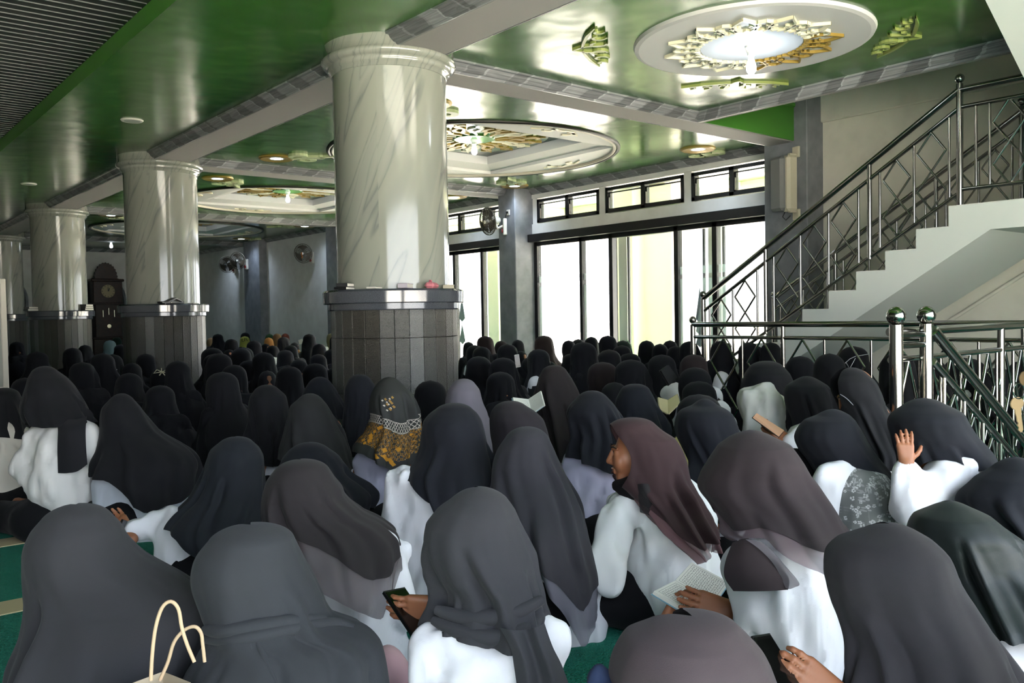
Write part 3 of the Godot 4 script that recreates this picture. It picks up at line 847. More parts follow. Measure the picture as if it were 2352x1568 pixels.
	# guard rail along the well, from the pair of posts
	g = thing("well_railing", "stainless steel railing with two ball-topped posts and a sloping handrail at the stairwell", "railing", Vector3(4.03, 0, -2.0), 0, "guard railings")
	post(g, Vector3(0, 0, 0), 1.07, 0.031); post(g, Vector3(0.245, 0, 0.03), 1.07, 0.031)
	guard(g, Vector3(0.0, 0, -0.03), Vector3(1.95, 0, -0.03), 0.0, 1.035, 0.135, 0.12, 0.235, 0.06)
	post(g, Vector3(1.3, 0, -0.03), 1.03, 0.02, false)
	for y in [1.0, 0.95]: rail(g, Vector3(0, y + 0.02, 0.0), Vector3(0.25, y + 0.02, 0.03), 0.016)
	var up := func(s: float, h: float) -> Vector3: return Vector3(0.25 + s, h - 0.585 * s, 0.06)
	rail(g, up.call(0.0, 1.04), up.call(1.7, 1.04), 0.027, "sloping_handrail")
	rail(g, up.call(0.0, 0.885), up.call(1.7, 0.885), 0.02)
	for k in 7:
		b = MB.new(); b.rod(up.call(0.12 + 0.23 * k, 0.885), up.call(0.12 + 0.23 * k, 0.2), 0.011, 8); part("baluster", b, M.steel, g)
		lozenge(g, up.call(0.235 + 0.23 * k, 0.54), Vector3(1, 0, 0), 0.085, 0.15, -0.585)

func build_outside() -> void:
	# terrace, pale street beyond, porch ceiling and pilasters
	var g := struct("ground_outside")
	var b := MB.new(); b.span(Vector3(9.15, -0.25, -40), Vector3(60, -0.05, 40)); b.span(Vector3(-40, -0.25, 0.9), Vector3(9.15, -0.05, 60)); part("paving", b, mat(Color(0.78, 0.77, 0.74), 0.9), g)
	var p := thing("porch", "bright porch outside the doors with pale green pilasters and green and cream ceiling", "porch", Vector3(9.15, 0, -8.0))
	b = MB.new(); b.span(Vector3(0, 3.2, -9), Vector3(2.6, 3.35, 5)); part("porch_ceiling", b, mat(Color(0.34, 0.60, 0.25), 0.4), p)
	b = MB.new()
	for z in [-6.6, -2.6, 1.4]:
		var q := MB.new()
		var o := Vector3(1.5, 3.196, z)
		for k in 32:
			var a0 := TAU * k / 32.0; var a1 := TAU * (k + 1) / 32.0
			q.quad(o + Vector3(cos(a0) * 0.7, 0, sin(a0) * 1.2), o + Vector3(cos(a0) * 1.0, 0, sin(a0) * 1.7), o + Vector3(cos(a1) * 1.0, 0, sin(a1) * 1.7), o + Vector3(cos(a1) * 0.7, 0, sin(a1) * 1.2))
		part("cream_ring", q, mat(Color(0.85, 0.82, 0.70), 0.6), p)
	b.span(Vector3(0, 3.12, -9), Vector3(2.6, 3.2, -8.6)); b.span(Vector3(0, 3.12, -4.8), Vector3(2.6, 3.2, -4.4)); b.span(Vector3(0, 3.12, -0.7), Vector3(2.6, 3.2, -0.3)); b.span(Vector3(2.5, 3.05, -9), Vector3(2.75, 3.35, 5)); part("porch_beams", b, mat(Color(0.83, 0.80, 0.70), 0.7), p)
	for z in [-1.55, 2.5]:
		b = MB.new(); b.cbox(Vector3(1.35, 1.55, z), Vector3(0.5, 3.2, 0.42), 0.01); part("pilaster", b, mat(Color(0.85, 0.88, 0.75), 0.7), p)
	b = MB.new(); b.cbox(Vector3(1.62, 1.55, -1.2), Vector3(0.5, 3.2, 0.86), 0.01); part("cream_wall", b, mat(Color(0.92, 0.90, 0.86), 0.7), p)
	b = MB.new(); b.cbox(Vector3(0.55, 1.2, -4.05), Vector3(0.3, 2.5, 0.3), 0.01); part("cream_post", b, mat(Color(0.82, 0.85, 0.72), 0.7), p)
	# grey roadside boundary post seen past the open leaf
	for z in [[-0.72, 0.16], [0.92, 0.2]]:
		b = MB.new(); b.cbox(Vector3(0.22, 1.15, z[0]), Vector3(0.05, 2.2, z[1]), 0.004); part("folded_leaf", b, mat(Color(0.55, 0.57, 0.53), 0.5), p)
		b = MB.new(); b.cbox(Vector3(0.19, 1.15, z[0] + z[1] * 0.8), Vector3(0.03, 2.2, 0.035), 0.003); b.cbox(Vector3(0.19, 1.15, z[0] - z[1] * 0.8), Vector3(0.03, 2.2, 0.035), 0.003); part("leaf_stile", b, M.black, p)

# ---------------------------------------------------------------- fittings
func downlight(at: Vector3, label: String, lit: bool, scrolls: float) -> void:
	var o := thing("downlight", label, "downlight", at, scrolls, "downlights")
	var b := MB.new(); b.lathe([[0.075, -0.012], [0.098, -0.01], [0.105, 0.0]], Vector3.ZERO, 28); part("rim", b, M.pale, o)
	b = MB.new(); b.lathe([[0.0, -0.008], [0.077, -0.010]], Vector3.ZERO, 24); part("diffuser", b, M.lamp if lit else mat(Color(0.62, 0.64, 0.6), 0.5), o)
	if lit:
		var l := SpotLight3D.new(); l.name = "glow"; o.add_child(l)
		l.position = Vector3(0, -0.03, 0); l.rotation.x = -PI / 2
		l.light_energy = 0.55; l.light_color = Color(0.82, 0.90, 1.0); l.spot_angle = 70; l.spot_range = 20; l.spot_attenuation = 2.0; l.shadow_enabled = true; l.light_size = 0.07
	if scrolls > -9.0:
		b = MB.new(); b.lathe([[0.10, -0.012], [0.19, -0.022], [0.21, -0.012], [0.215, 0.0]], Vector3.ZERO, 32); part("gilt_ring", b, M.gold, o)
		b = MB.new()
		curl(b, Vector2(0.36, 0.10), 0.12, PI, PI - 4.6, 0.03, 0.0, -0.03)
		curl(b, Vector2(0.36, -0.10), 0.12, PI, PI + 4.6, 0.03, 0.0, -0.03)
		curl(b, Vector2(0.55, 0.0), 0.09, PI, PI + 4.2, 0.026, 0.0, -0.03)
		b.ribbon(PackedVector2Array([Vector2(0.2, 0.0), Vector2(0.4, 0.02), Vector2(0.6, -0.02), Vector2(0.8, 0.0)]), [0.03, 0.05, 0.035, 0.01], 0.0, -0.03)
		part("scroll", b, mat(Color(0.72, 0.76, 0.58), 0.4), o)

func fan(at: Vector3, turn: float, label: String, ribbon_col: Color) -> void:
	# oscillating wall fan; at is its mount on the wall, it reaches out along local -X
	var o := thing("wall_fan", label, "fan", at, turn, "wall fans")
	var b := MB.new(); b.cbox(Vector3(-0.03, 0, 0), Vector3(0.06, 0.26, 0.12), 0.012); part("wall_bracket", b, M.pale, o)
	b = MB.new(); b.lathe([[0.0, 0.0], [0.03, 0.0], [0.033, 0.02], [0.0, 0.025]], Vector3(-0.06, -0.06, 0), 16, Basis(Vector3(0, 0, 1), PI / 2)); part("switch_knob", b, mat(Color(0.62, 0.12, 0.14), 0.4), o)
	b = MB.new(); b.tube(PackedVector3Array([Vector3(-0.05, 0.02, 0), Vector3(-0.14, -0.02, 0), Vector3(-0.17, 0.05, 0)]), 0.022, 10); part("arm", b, M.pale, o)
	var tilt := Basis(Vector3(0, 1, 0), 0.55) * Basis(Vector3(0, 0, 1), PI / 2 + 0.16)
	var c := Vector3(-0.19, 0.10, 0)
	var mo := c
	b = MB.new(); b.lathe([[0.0, -0.10], [0.045, -0.09], [0.065, -0.05], [0.065, 0.03], [0.05, 0.06], [0.0, 0.065]], mo, 20, tilt, true); part("motor", b, M.pale, o)
	var hub := mo + tilt * Vector3(0, 0.13, 0)
	for sd in [0.055, -0.05]:
		b = MB.new()
		for rr in [0.21, 0.175, 0.14, 0.105, 0.07]:
			var pts := PackedVector3Array()
			for k in 33: pts.append(hub + tilt * Vector3(rr * cos(TAU * k / 32.0), sd * (1.0 - pow(rr / 0.22, 3.0)), rr * sin(TAU * k / 32.0)))
			b.tube(pts, 0.0035 if rr < 0.2 else 0.006, 5, false)
		for k in 32:
			var a := TAU * k / 32.0
			var pts := PackedVector3Array()
			for j in 5:
				var rr := lerpf(0.03, 0.21, j / 4.0)
				pts.append(hub + tilt * Vector3(rr * cos(a), sd * (1.0 - pow(rr / 0.22, 3.0)), rr * sin(a)))
			b.tube(pts, 0.0028, 4, false)
		part("guard_cage", b, mat(Color(0.36, 0.34, 0.30), 0.4, 0.3), o)
	for k in 3:
		b = MB.new()
		var rows := []
		for i in 5:
			var row := []
			for j in 5:
				var a := TAU * k / 3.0 + (j / 4.0 - 0.5) * (0.5 + 1.1 * i / 4.0)
				var rr := lerpf(0.03, 0.185, i / 4.0)
				row.append(hub + tilt * Vector3(rr * cos(a), (j / 4.0 - 0.5) * 0.05, rr * sin(a)))
			rows.append(row)
		b.grid(rows); part("blade", b, mat(Color(0.30, 0.26, 0.21), 0.3), o)
	b = MB.new(); b.lathe([[0.0, -0.02], [0.035, -0.01], [0.03, 0.062], [0.0, 0.07]], hub, 16, tilt, true); part("hub_cap", b, M.pale, o)
	b = MB.new()
	var rw := []
	for i in 6:
		var row := []
		for j in 3: row.append(hub + tilt * Vector3(0.03, 0.075, 0.0) + Vector3(-0.01 * sin(i * 1.3), -0.026 * i, (j - 1) * 0.022 + 0.008 * sin(i * 2.1)))
		rw.append(row)
	b.grid(rw); part("ribbon_tag", b, mat(ribbon_col, 0.6), o)

func book(at: Vector3, size: Vector3, turn: float, cover: Color, label: String, group := "books lying on the column ledges") -> void:
	var o := thing("book", label, "book", at, turn, group)
	var b := MB.new(); b.cbox(Vector3(0, size.y * 0.06, 0), Vector3(size.x, size.y * 0.12, size.z), 0.001); b.cbox(Vector3(0, size.y * 0.94, 0), Vector3(size.x, size.y * 0.12, size.z), 0.001); b.cbox(Vector3(-size.x / 2 + size.y * 0.05, size.y / 2, 0), Vector3(size.y * 0.1, size.y, size.z), 0.001)
	part("cover", b, mat(cover, 0.5), o)
	b = MB.new(); b.box(Vector3(0, size.y / 2, 0), Vector3(size.x - 0.006, size.y * 0.76, size.z - 0.008)); part("pages", b, mat(Color(0.84, 0.82, 0.78), 0.8), o)

func build_fittings() -> void:
	# downlights: two unlit over the aisle strip, lit ones in gilt rings in the far bays
	for z in [-8.89, -13.76]:
		downlight(Vector3(2.59, CEIL, z), "unlit round downlight in the green ceiling strip beside the column beam", false, -10.0)
	for q in [[4.58, -9.98, -0.9], [4.56, -11.85, 0.8], [4.53, -17.0, 0.8], [8.44, -6.62, 0.35], [8.48, -10.12, -2.4], [8.40, -17.0, 2.5], [8.40, -20.4, 0.0], [8.40, -22.3, 0.0], [4.56, -6.65, 0.8], [8.42, -11.6, 2.4]]:
		downlight(Vector3(q[0], CEIL, q[1]), "lit downlight in a gilt ring with pale scrollwork on the green ceiling", true, q[2])
	bulb(Vector3(5.9, CEIL, -22.2), 0.16, "in the last bay before the clock", 5.0)
	# grandfather clock
	var o := thing("grandfather_clock", "tall dark carved wooden grandfather clock with a pale round dial", "clock", Vector3(6.36, 0, -24.55))
	var b := MB.new()
	b.cbox(Vector3(0, 0.35, 0), Vector3(0.80, 0.7, 0.42), 0.02); b.cbox(Vector3(0, 1.15, 0), Vector3(0.66, 0.95, 0.36), 0.015); b.cbox(Vector3(0, 0.72, 0), Vector3(0.84, 0.06, 0.44), 0.015)
	part("trunk", b, M.wood, o)
	b = MB.new(); b.cbox(Vector3(0, 1.92, 0), Vector3(0.72, 0.62, 0.38), 0.015); b.cbox(Vector3(0, 2.24, 0), Vector3(0.82, 0.07, 0.44), 0.02); b.cbox(Vector3(0, 1.62, 0), Vector3(0.78, 0.05, 0.42), 0.012); part("hood", b, M.wood, o)
	b = MB.new()
	var cr := PackedVector2Array([Vector2(-0.36, 2.27), Vector2(0.36, 2.27)])
	for k in 27:
		var a := PI * k / 26.0
		var rr := 0.33 + (0.025 if k % 2 else 0.0)
		cr.append(Vector2(rr * cos(a) * 0.82, 2.30 + rr * sin(a) * 1.18))
	b.prism(cr, Transform3D(Basis.IDENTITY, Vector3(0, 0, -0.06)), 0.12); part("carved_crest", b, M.wood, o)
	b = MB.new(); b.lathe([[0.0, 0.0], [0.17, 0.0], [0.172, -0.02]], Vector3(0, 1.83 + 0.12, 0.195), 36, Basis(Vector3(1, 0, 0), -PI / 2)); part("dial", b, mat(Color(0.62, 0.56, 0.42), 0.4), o)
	b = MB.new()
	for k in 12:
		var a := TAU * k / 12.0
		b.box(Vector3(0.145 * sin(a), 1.95 + 0.145 * cos(a), 0.20), Vector3(0.012, 0.03, 0.006), Basis(Vector3(0, 0, 1), -a))
	part("hour_marks", b, M.black, o)
	b = MB.new(); b.box(Vector3(0.0, 2.0, 0.205), Vector3(0.012, 0.11, 0.006)); b.box(Vector3(0.02, 1.99, 0.208), Vector3(0.018, 0.085, 0.006), Basis(Vector3(0, 0, 1), -0.35)); part("hands", b, M.black, o)
	for q in [[-0.14, 1.36, 0.16], [0.0, 1.42, 0.16], [0.14, 1.36, 0.16]]:
		b = MB.new(); b.rod(Vector3(q[0], q[1] - 0.09, 0.2), Vector3(q[0], q[1] + 0.09, 0.2), 0.014, 10); part("weight", b, mat(Color(0.9, 0.88, 0.8), 0.2, 0.9), o)
	b = MB.new(); b.lathe([[0.0, 0.0], [0.05, 0.0], [0.055, -0.02]], Vector3(0, 1.03, 0.2), 20, Basis(Vector3(1, 0, 0), -PI / 2)); part("pendulum", b, mat(Color(0.85, 0.82, 0.72), 0.2, 0.9), o)
	# wall fans
	fan(Vector3(8.60, 2.52, -10.47), -0.62, "wall fan with a yellow ribbon on the grey pillar beside the doors", Color(0.86, 0.62, 0.08))
	fan(Vector3(XW, 2.50, -17.75), 0.15, "wall fan with an orange tag on the white wall past the doors", Color(0.75, 0.42, 0.15))
	fan(Vector3(8.75, 2.52, -20.9), 0.1, "wall fan on the far dark pillar", Color(0.12, 0.12, 0.14))
	fan(Vector3(XW, 2.50, -22.2), 0.25, "smallest wall fan, on the far wall section beyond the dark pillar", Color(0.15, 0.15, 0.16))
	# socket and lead above the near fan
	o = thing("wall_socket", "white wall socket with a black lead on the grey pillar above the fan", "socket", Vector3(8.6, 2.74, -10.42))
	b = MB.new(); b.cbox(Vector3(-0.008, 0, 0), Vector3(0.016, 0.085, 0.07), 0.004); part("plate", b, M.pale, o)
	b = MB.new(); b.cbox(Vector3(-0.03, 0, 0), Vector3(0.03, 0.03, 0.03), 0.004); b.tube(PackedVector3Array([Vector3(-0.03, -0.01, 0), Vector3(-0.04, -0.05, -0.03), Vector3(-0.03, -0.12, -0.04), Vector3(-0.02, -0.16, -0.03)]), 0.005, 6); part("plug_lead", b, M.black, o)
	# column loudspeaker on the pillar by the stairs
	o = thing("loudspeaker", "cream column loudspeaker with grey grille bracketed to the grey pillar", "loudspeaker", Vector3(8.56, 2.24, -5.50), -0.25)
	b = MB.new(); b.cbox(Vector3(0.0, 0.31, 0.06), Vector3(0.15, 0.62, 0.13), 0.03); part("cabinet", b, M.speaker, o)
	b = MB.new(); b.cbox(Vector3(-0.05, 0.31, -0.025), Vector3(0.16, 0.6, 0.2), 0.03); part("grille", b, M.mesh_grey, o)
	for y in [-0.03, 0.66]:
		b = MB.new(); b.cbox(Vector3(0.08, y, 0.08), Vector3(0.03, 0.12, 0.10), 0.006); b.cbox(Vector3(0.03, y + (0.03 if y < 0 else -0.03), 0.08), Vector3(0.12, 0.025, 0.04), 0.006); part("bracket", b, M.speaker, o)
	b = MB.new(); b.tube(PackedVector3Array([Vector3(-0.02, 0.02, 0.02), Vector3(-0.03, -0.05, -0.02), Vector3(-0.02, -0.09, 0.02), Vector3(0.02, -0.04, 0.05)]), 0.006, 6); part("cable", b, M.black, o)
	# things on the granite ledges; the ledge top is at 1.346
	var yl := 1.346
	book(Vector3(2.99, yl, -5.45), Vector3(0.13, 0.018, 0.1), 0.5, Color(0.05, 0.05, 0.06), "thin black book at the left end of the near column ledge, under a white one")
	book(Vector3(2.995, yl + 0.019, -5.45), Vector3(0.11, 0.026, 0.09), 0.55, Color(0.16, 0.16, 0.17), "white-edged book lying on the thin black book on the near column ledge")
	book(Vector3(3.13, yl, -5.255), Vector3(0.2, 0.012, 0.07), 0.65, Color(0.78, 0.76, 0.73), "flat pale booklet on the near column ledge")
	book(Vector3(3.30, yl, -5.135), Vector3(0.19, 0.034, 0.07), 0.70, Color(0.74, 0.70, 0.74), "white and lilac closed book in the middle of the near column ledge")
	o = thing("pencil_pouch", "pink fabric pencil pouch on the near column ledge", "pouch", Vector3(3.48, yl, -5.085), 0.75)
	b = MB.new(); b.cbox(Vector3(0, 0.02, 0), Vector3(0.18, 0.04, 0.07), 0.016); part("body", b, mat(Color(0.80, 0.48, 0.52), 0.8), o)
	b = MB.new(); b.rod(Vector3(-0.085, 0.041, 0.0), Vector3(0.085, 0.041, 0.0), 0.004, 6); b.cbox(Vector3(-0.04, 0.05, 0), Vector3(0.03, 0.016, 0.02), 0.004); part("zip", b, mat(Color(0.70, 0.36, 0.42), 0.6), o)
	book(Vector3(3.66, yl, -5.13), Vector3(0.1, 0.028, 0.08), 0.9, Color(0.66, 0.63, 0.55), "small tan book at the right end of the near column ledge")
	o = thing("book_stand", "dark folding wooden book stand on the second column ledge", "book stand", Vector3(3.42, yl, -10.335), 0.65)
	b = MB.new(); b.cbox(Vector3(-0.11, 0.03, 0), Vector3(0.24, 0.018, 0.07), 0.003, Basis(Vector3(0, 0, 1), 0.28)); b.cbox(Vector3(0.11, 0.03, 0), Vector3(0.24, 0.018, 0.07), 0.003, Basis(Vector3(0, 0, 1), -0.28)); b.cbox(Vector3(-0.02, 0.012, 0), Vector3(0.5, 0.022, 0.07), 0.004); part("boards", b, M.black, o)
	book(Vector3(3.66, yl, -10.37), Vector3(0.16, 0.008, 0.07), 0.8, Color(0.82, 0.82, 0.80), "thin white booklet beside the dark book stand")
	for k in 3: book(Vector3(3.79, yl + 0.034 * k, -15.85), Vector3(0.23, 0.033, 0.11), 0.72 + 0.06 * k, Color(0.30, 0.29, 0.29), "grey book in the stack of three on the column ledge beside the clock")
	for k in 2: book(Vector3(3.02, yl + 0.034 * k, -15.99), Vector3(0.3, 0.033, 0.11), 0.5 + 0.1 * k, Color(0.34, 0.35, 0.35), "grey book in the pair on the ledge behind the framed board")
	# framed board standing in the aisle
	o = thing("framed_board", "white board in a pale metal frame standing in the aisle beside the carpet", "board", Vector3(1.47, 0, -9.12), 0.28)
	b = MB.new(); b.cbox(Vector3(0, 0.78, 0), Vector3(0.05, 1.56, 0.035), 0.005); b.cbox(Vector3(-1.2, 0.78, 0), Vector3(0.05, 1.56, 0.035), 0.005); b.cbox(Vector3(-0.6, 1.535, 0), Vector3(1.2, 0.05, 0.035), 0.005); b.cbox(Vector3(-0.6, 0.35, 0), Vector3(1.2, 0.05, 0.035), 0.005); b.cbox(Vector3(-0.6, 0.55, 0.0), Vector3(1.2, 0.03, 0.04), 0.004); part("frame", b, mat(Color(0.82, 0.79, 0.74), 0.35), o)
	b = MB.new(); b.box(Vector3(-0.6, 1.04, 0), Vector3(1.16, 0.96, 0.012)); part("panel", b, mat(Color(0.62, 0.62, 0.58), 0.6), o)
	b = MB.new(); b.cbox(Vector3(0, 0.03, 0), Vector3(0.06, 0.06, 0.5), 0.01); b.cbox(Vector3(-1.2, 0.03, 0), Vector3(0.06, 0.06, 0.5), 0.01); part("foot", b, mat(Color(0.6, 0.6, 0.58), 0.4), o)
	# cupboard at the edge of view with keys hanging in its lock
	var e := Vector3(0.7705, 0, 0.6374); var fw := Vector3(0.6374, 0, -0.7705)   # to the right of, and away from, the standing place
	var kp := Vector3(0, 1.15, 0) + fw * 1.45 + e * 0.848 + Vector3(0, -0.152, 0)
	o = thing("key_cupboard", "narrow cupboard door at the edge of the hall with keys in its lock", "cupboard", Vector3(kp.x, 0, kp.z) + e * 0.035, -deg_to_rad(39.616))
	b = MB.new(); b.cbox(Vector3(0.19, 0.75, 0.16), Vector3(0.36, 1.5, 0.30), 0.006); part("carcass", b, M.wood, o)
	b = MB.new(); b.lathe([[0.0, 0.012], [0.011, 0.012], [0.012, 0.0]], Vector3(0.01, kp.y + 0.035, 0.02), 14, Basis(Vector3(0, 0, 1), PI / 2)); part("lock", b, M.steel, o)
	o = thing("key_pair", "pale brass key dangling by a ring from a second key", "key", kp, -deg_to_rad(39.616) + 0.2)
	var br := mat(Color(0.80, 0.68, 0.52), 0.4, 0.25)
	for k in 2:
		b = MB.new()
		var pp := PackedVector2Array()
		for j in 17: pp.append(Vector2(0.0125 * cos(PI * (-0.35 + 1.7 * j / 16.0)), 0.011 * sin(PI * (-0.35 + 1.7 * j / 16.0))))
		pp.append_array(PackedVector2Array([Vector2(-0.006, -0.014), Vector2(-0.0045, -0.022), Vector2(-0.0045, -0.03), Vector2(-0.0028, -0.033), Vector2(-0.0045, -0.037), Vector2(-0.003, -0.041), Vector2(-0.0045, -0.045), Vector2(0.0, -0.05), Vector2(0.0045, -0.046), Vector2(0.0045, -0.022), Vector2(0.006, -0.014)]))
		var xf := Transform3D(Basis(Vector3(0, 0, 1), 0.16), Vector3(0, -0.012, 0)) if k == 0 else Transform3D(Basis(Vector3(0, 0, 1), 1.75), Vector3(0.012, 0.03, 0.004))
		b.prism(pp, xf, 0.0022); part("key_blade", b, br if k == 0 else mat(Color(0.58, 0.47, 0.34), 0.4, 0.4), o)
	b = MB.new()
	var rp := PackedVector3Array()
	for j in 17: rp.append(Vector3(0.003 + 0.011 * cos(TAU * j / 16.0), 0.009 + 0.013 * sin(TAU * j / 16.0), 0.002))
	b.tube(rp, 0.0012, 6, false); part("ring", b, M.steel, o)

# ---------------------------------------------------------------- people
class Field:
	# distance field on a grid, meshed as surface nets
	var o: Vector3; var h: float
	var nx: int; var ny: int; var nz: int
	var d := PackedFloat32Array()
	func _init(lo: Vector3, hi: Vector3, cell: float) -> void:
		h = cell; o = lo
		nx = int(ceil((hi.x - lo.x) / h)) + 2; ny = int(ceil((hi.y - lo.y) / h)) + 2; nz = int(ceil((hi.z - lo.z) / h)) + 2
		d.resize(nx * ny * nz); d.fill(1.0)
	func cap(a: Vector3, b: Vector3, ra: float, rb: float, k := 0.03, sub := false) -> void:
		# tapered capsule joined by a smooth minimum (or carved out)
		var m := maxf(ra, rb) + k + 2.5 * h
		var x0 := clampi(int((minf(a.x, b.x) - m - o.x) / h), 0, nx - 1); var x1 := clampi(int((maxf(a.x, b.x) + m - o.x) / h) + 1, 0, nx - 1)
		var y0 := clampi(int((minf(a.y, b.y) - m - o.y) / h), 0, ny - 1); var y1 := clampi(int((maxf(a.y, b.y) + m - o.y) / h) + 1, 0, ny - 1)
		var z0 := clampi(int((minf(a.z, b.z) - m - o.z) / h), 0, nz - 1); var z1 := clampi(int((maxf(a.z, b.z) + m - o.z) / h) + 1, 0, nz - 1)
		var ab := b - a; var l2 := maxf(ab.length_squared(), 1e-9)
		for z in range(z0, z1 + 1):
			for y in range(y0, y1 + 1):
				var i := (z * ny + y) * nx + x0
				var p := Vector3(o.x + x0 * h, o.y + y * h, o.z + z * h)
				for x in range(x0, x1 + 1):
					var q := p - a
					var t := clampf(q.dot(ab) / l2, 0.0, 1.0)
					var e := (q - ab * t).length() - lerpf(ra, rb, t)
					var c := d[i]
					if sub:
						var hh := maxf(k - absf(-e - c), 0.0) / k
						d[i] = maxf(-e, c) + hh * hh * k * 0.25
					elif e < c + k:
						var hh := maxf(k - absf(e - c), 0.0) / k
						d[i] = minf(e, c) - hh * hh * k * 0.25
					i += 1; p.x += h
	func ell(c0: Vector3, r: Vector3, k := 0.03, bs := Basis.IDENTITY, sub := false) -> void:
		var m := maxf(r.x, maxf(r.y, r.z)) + k + 2.0 * h
		var inv := bs.inverse()
		var lo := (c0 - o - Vector3.ONE * m) / h; var hi := (c0 - o + Vector3.ONE * m) / h
		for z in range(clampi(int(lo.z), 0, nz - 1), clampi(int(hi.z) + 1, 0, nz - 1) + 1):
			for y in range(clampi(int(lo.y), 0, ny - 1), clampi(int(hi.y) + 1, 0, ny - 1) + 1):
				for x in range(clampi(int(lo.x), 0, nx - 1), clampi(int(hi.x) + 1, 0, nx - 1) + 1):
					var q := inv * (o + Vector3(x, y, z) * h - c0)
					var u := q / r
					var ul := u.length()
					var e := (ul - 1.0) * (q.length() / maxf(ul, 1e-4)) if ul > 1e-3 else -minf(r.x, minf(r.y, r.z))
					var i := (z * ny + y) * nx + x
					var c := d[i]
					if sub:
						var hh := maxf(k - absf(-e - c), 0.0) / k
						d[i] = maxf(-e, c) + hh * hh * k * 0.25
					else:
						var hh := maxf(k - absf(e - c), 0.0) / k
						d[i] = minf(e, c) - hh * hh * k * 0.25
	func rumple(ns: FastNoiseLite, amp: float, f: Vector3) -> void:
		# cloth folds: shift the surface by noise
		var i := 0
		for z in nz:
			for y in ny:
				for x in nx:
					if absf(d[i]) < 0.06: d[i] += amp * ns.get_noise_3d((o.x + x * h) * f.x, (o.y + y * h) * f.y, (o.z + z * h) * f.z)
					i += 1
	func net(b: MB) -> void:
		var s := b.v.size()
		var id := PackedInt32Array(); id.resize(d.size()); id.fill(-1)
		var sx := 1; var sy := nx; var sz := nx * ny
		var offs := [0, sx, sy, sx + sy, sz, sx + sz, sy + sz, sx + sy + sz]
		var ed := [[0, 1], [2, 3], [4, 5], [6, 7], [0, 2], [1, 3], [4, 6], [5, 7], [0, 4], [1, 5], [2, 6], [3, 7]]
		for z in nz - 1:
			for y in ny - 1:
				var i := (z * ny + y) * nx
				for x in nx - 1:
					var c0 := d[i]
					if c0 < 0.5:
						var m := 0
						if c0 < 0.0: m = 1
						if d[i + sx] < 0.0: m |= 2
						if d[i + sy] < 0.0: m |= 4
						if d[i + sx + sy] < 0.0: m |= 8
						if d[i + sz] < 0.0: m |= 16
						if d[i + sx + sz] < 0.0: m |= 32
						if d[i + sy + sz] < 0.0: m |= 64
						if d[i + sx + sy + sz] < 0.0: m |= 128
						if m != 0 and m != 255:
							var p := Vector3.ZERO; var n := 0
							for e in ed:
								var A: int = e[0]; var B: int = e[1]
								if ((m >> A) & 1) != ((m >> B) & 1):
									var da := d[i + offs[A]]; var db := d[i + offs[B]]
									var t := da / (da - db)
									p += Vector3(A & 1, (A >> 1) & 1, A >> 2).lerp(Vector3(B & 1, (B >> 1) & 1, B >> 2), t); n += 1
							p /= n
							id[i] = b.v.size()
							b.v.append(o + (Vector3(x, y, z) + p) * h)
							var g := Vector3(d[i + sx] - c0 + d[i + sx + sy + sz] - d[i + sy + sz], d[i + sy] - c0 + d[i + sx + sy + sz] - d[i + sx + sz], d[i + sz] - c0 + d[i + sx + sy + sz] - d[i + sx + sy])
							b.n.append(g.normalized()); b.t.append(Vector2(p.x, p.y))
					i += 1
		for z in range(1, nz - 1):
			for y in range(1, ny - 1):
				var i := (z * ny + y) * nx + 1
				for x in range(1, nx - 1):
					var c0 := d[i]
					if c0 < 0.5:
						var neg := c0 < 0.0
						if neg != (d[i + sx] < 0.0): _q(b, id, i, sy, sz, neg)
						if neg != (d[i + sy] < 0.0): _q(b, id, i, sz, sx, neg)
						if neg != (d[i + sz] < 0.0): _q(b, id, i, sx, sy, neg)
					i += 1
	func _q(b: MB, id: PackedInt32Array, i: int, u: int, w: int, neg: bool) -> void:
		var a := id[i]; var c := id[i - u]; var e := id[i - u - w]; var f := id[i - w]
		if a < 0 or c < 0 or e < 0 or f < 0: return
		if neg: b.ix.append_array(PackedInt32Array([a, e, c, a, f, e]))
		else: b.ix.append_array(PackedInt32Array([a, c, e, a, e, f]))

var cloth_noise: FastNoiseLite
var body_tucked := []
var body_variants := []      # [body, blouse, trousers] meshes for each bow
const BOWS := [0.03, 0.10, 0.18]

func finger(F: Field, at: Vector3, dir: Vector3, bend: Vector3, L: float, r: float, c: float) -> void:
	# three segments curling towards bend
	var p := at; var q := dir
	for j in 3:
		var l: float = L * [0.45, 0.31, 0.24][j]
		var e := p + q * l
		F.cap(p, e, r * [1.0, 0.93, 0.86][j], r * [0.93, 0.86, 0.72][j], 0.004)
		p = e
		q = (q * cos(c) + bend * sin(c)).normalized()
		bend = (bend - q * bend.dot(q)).normalized()

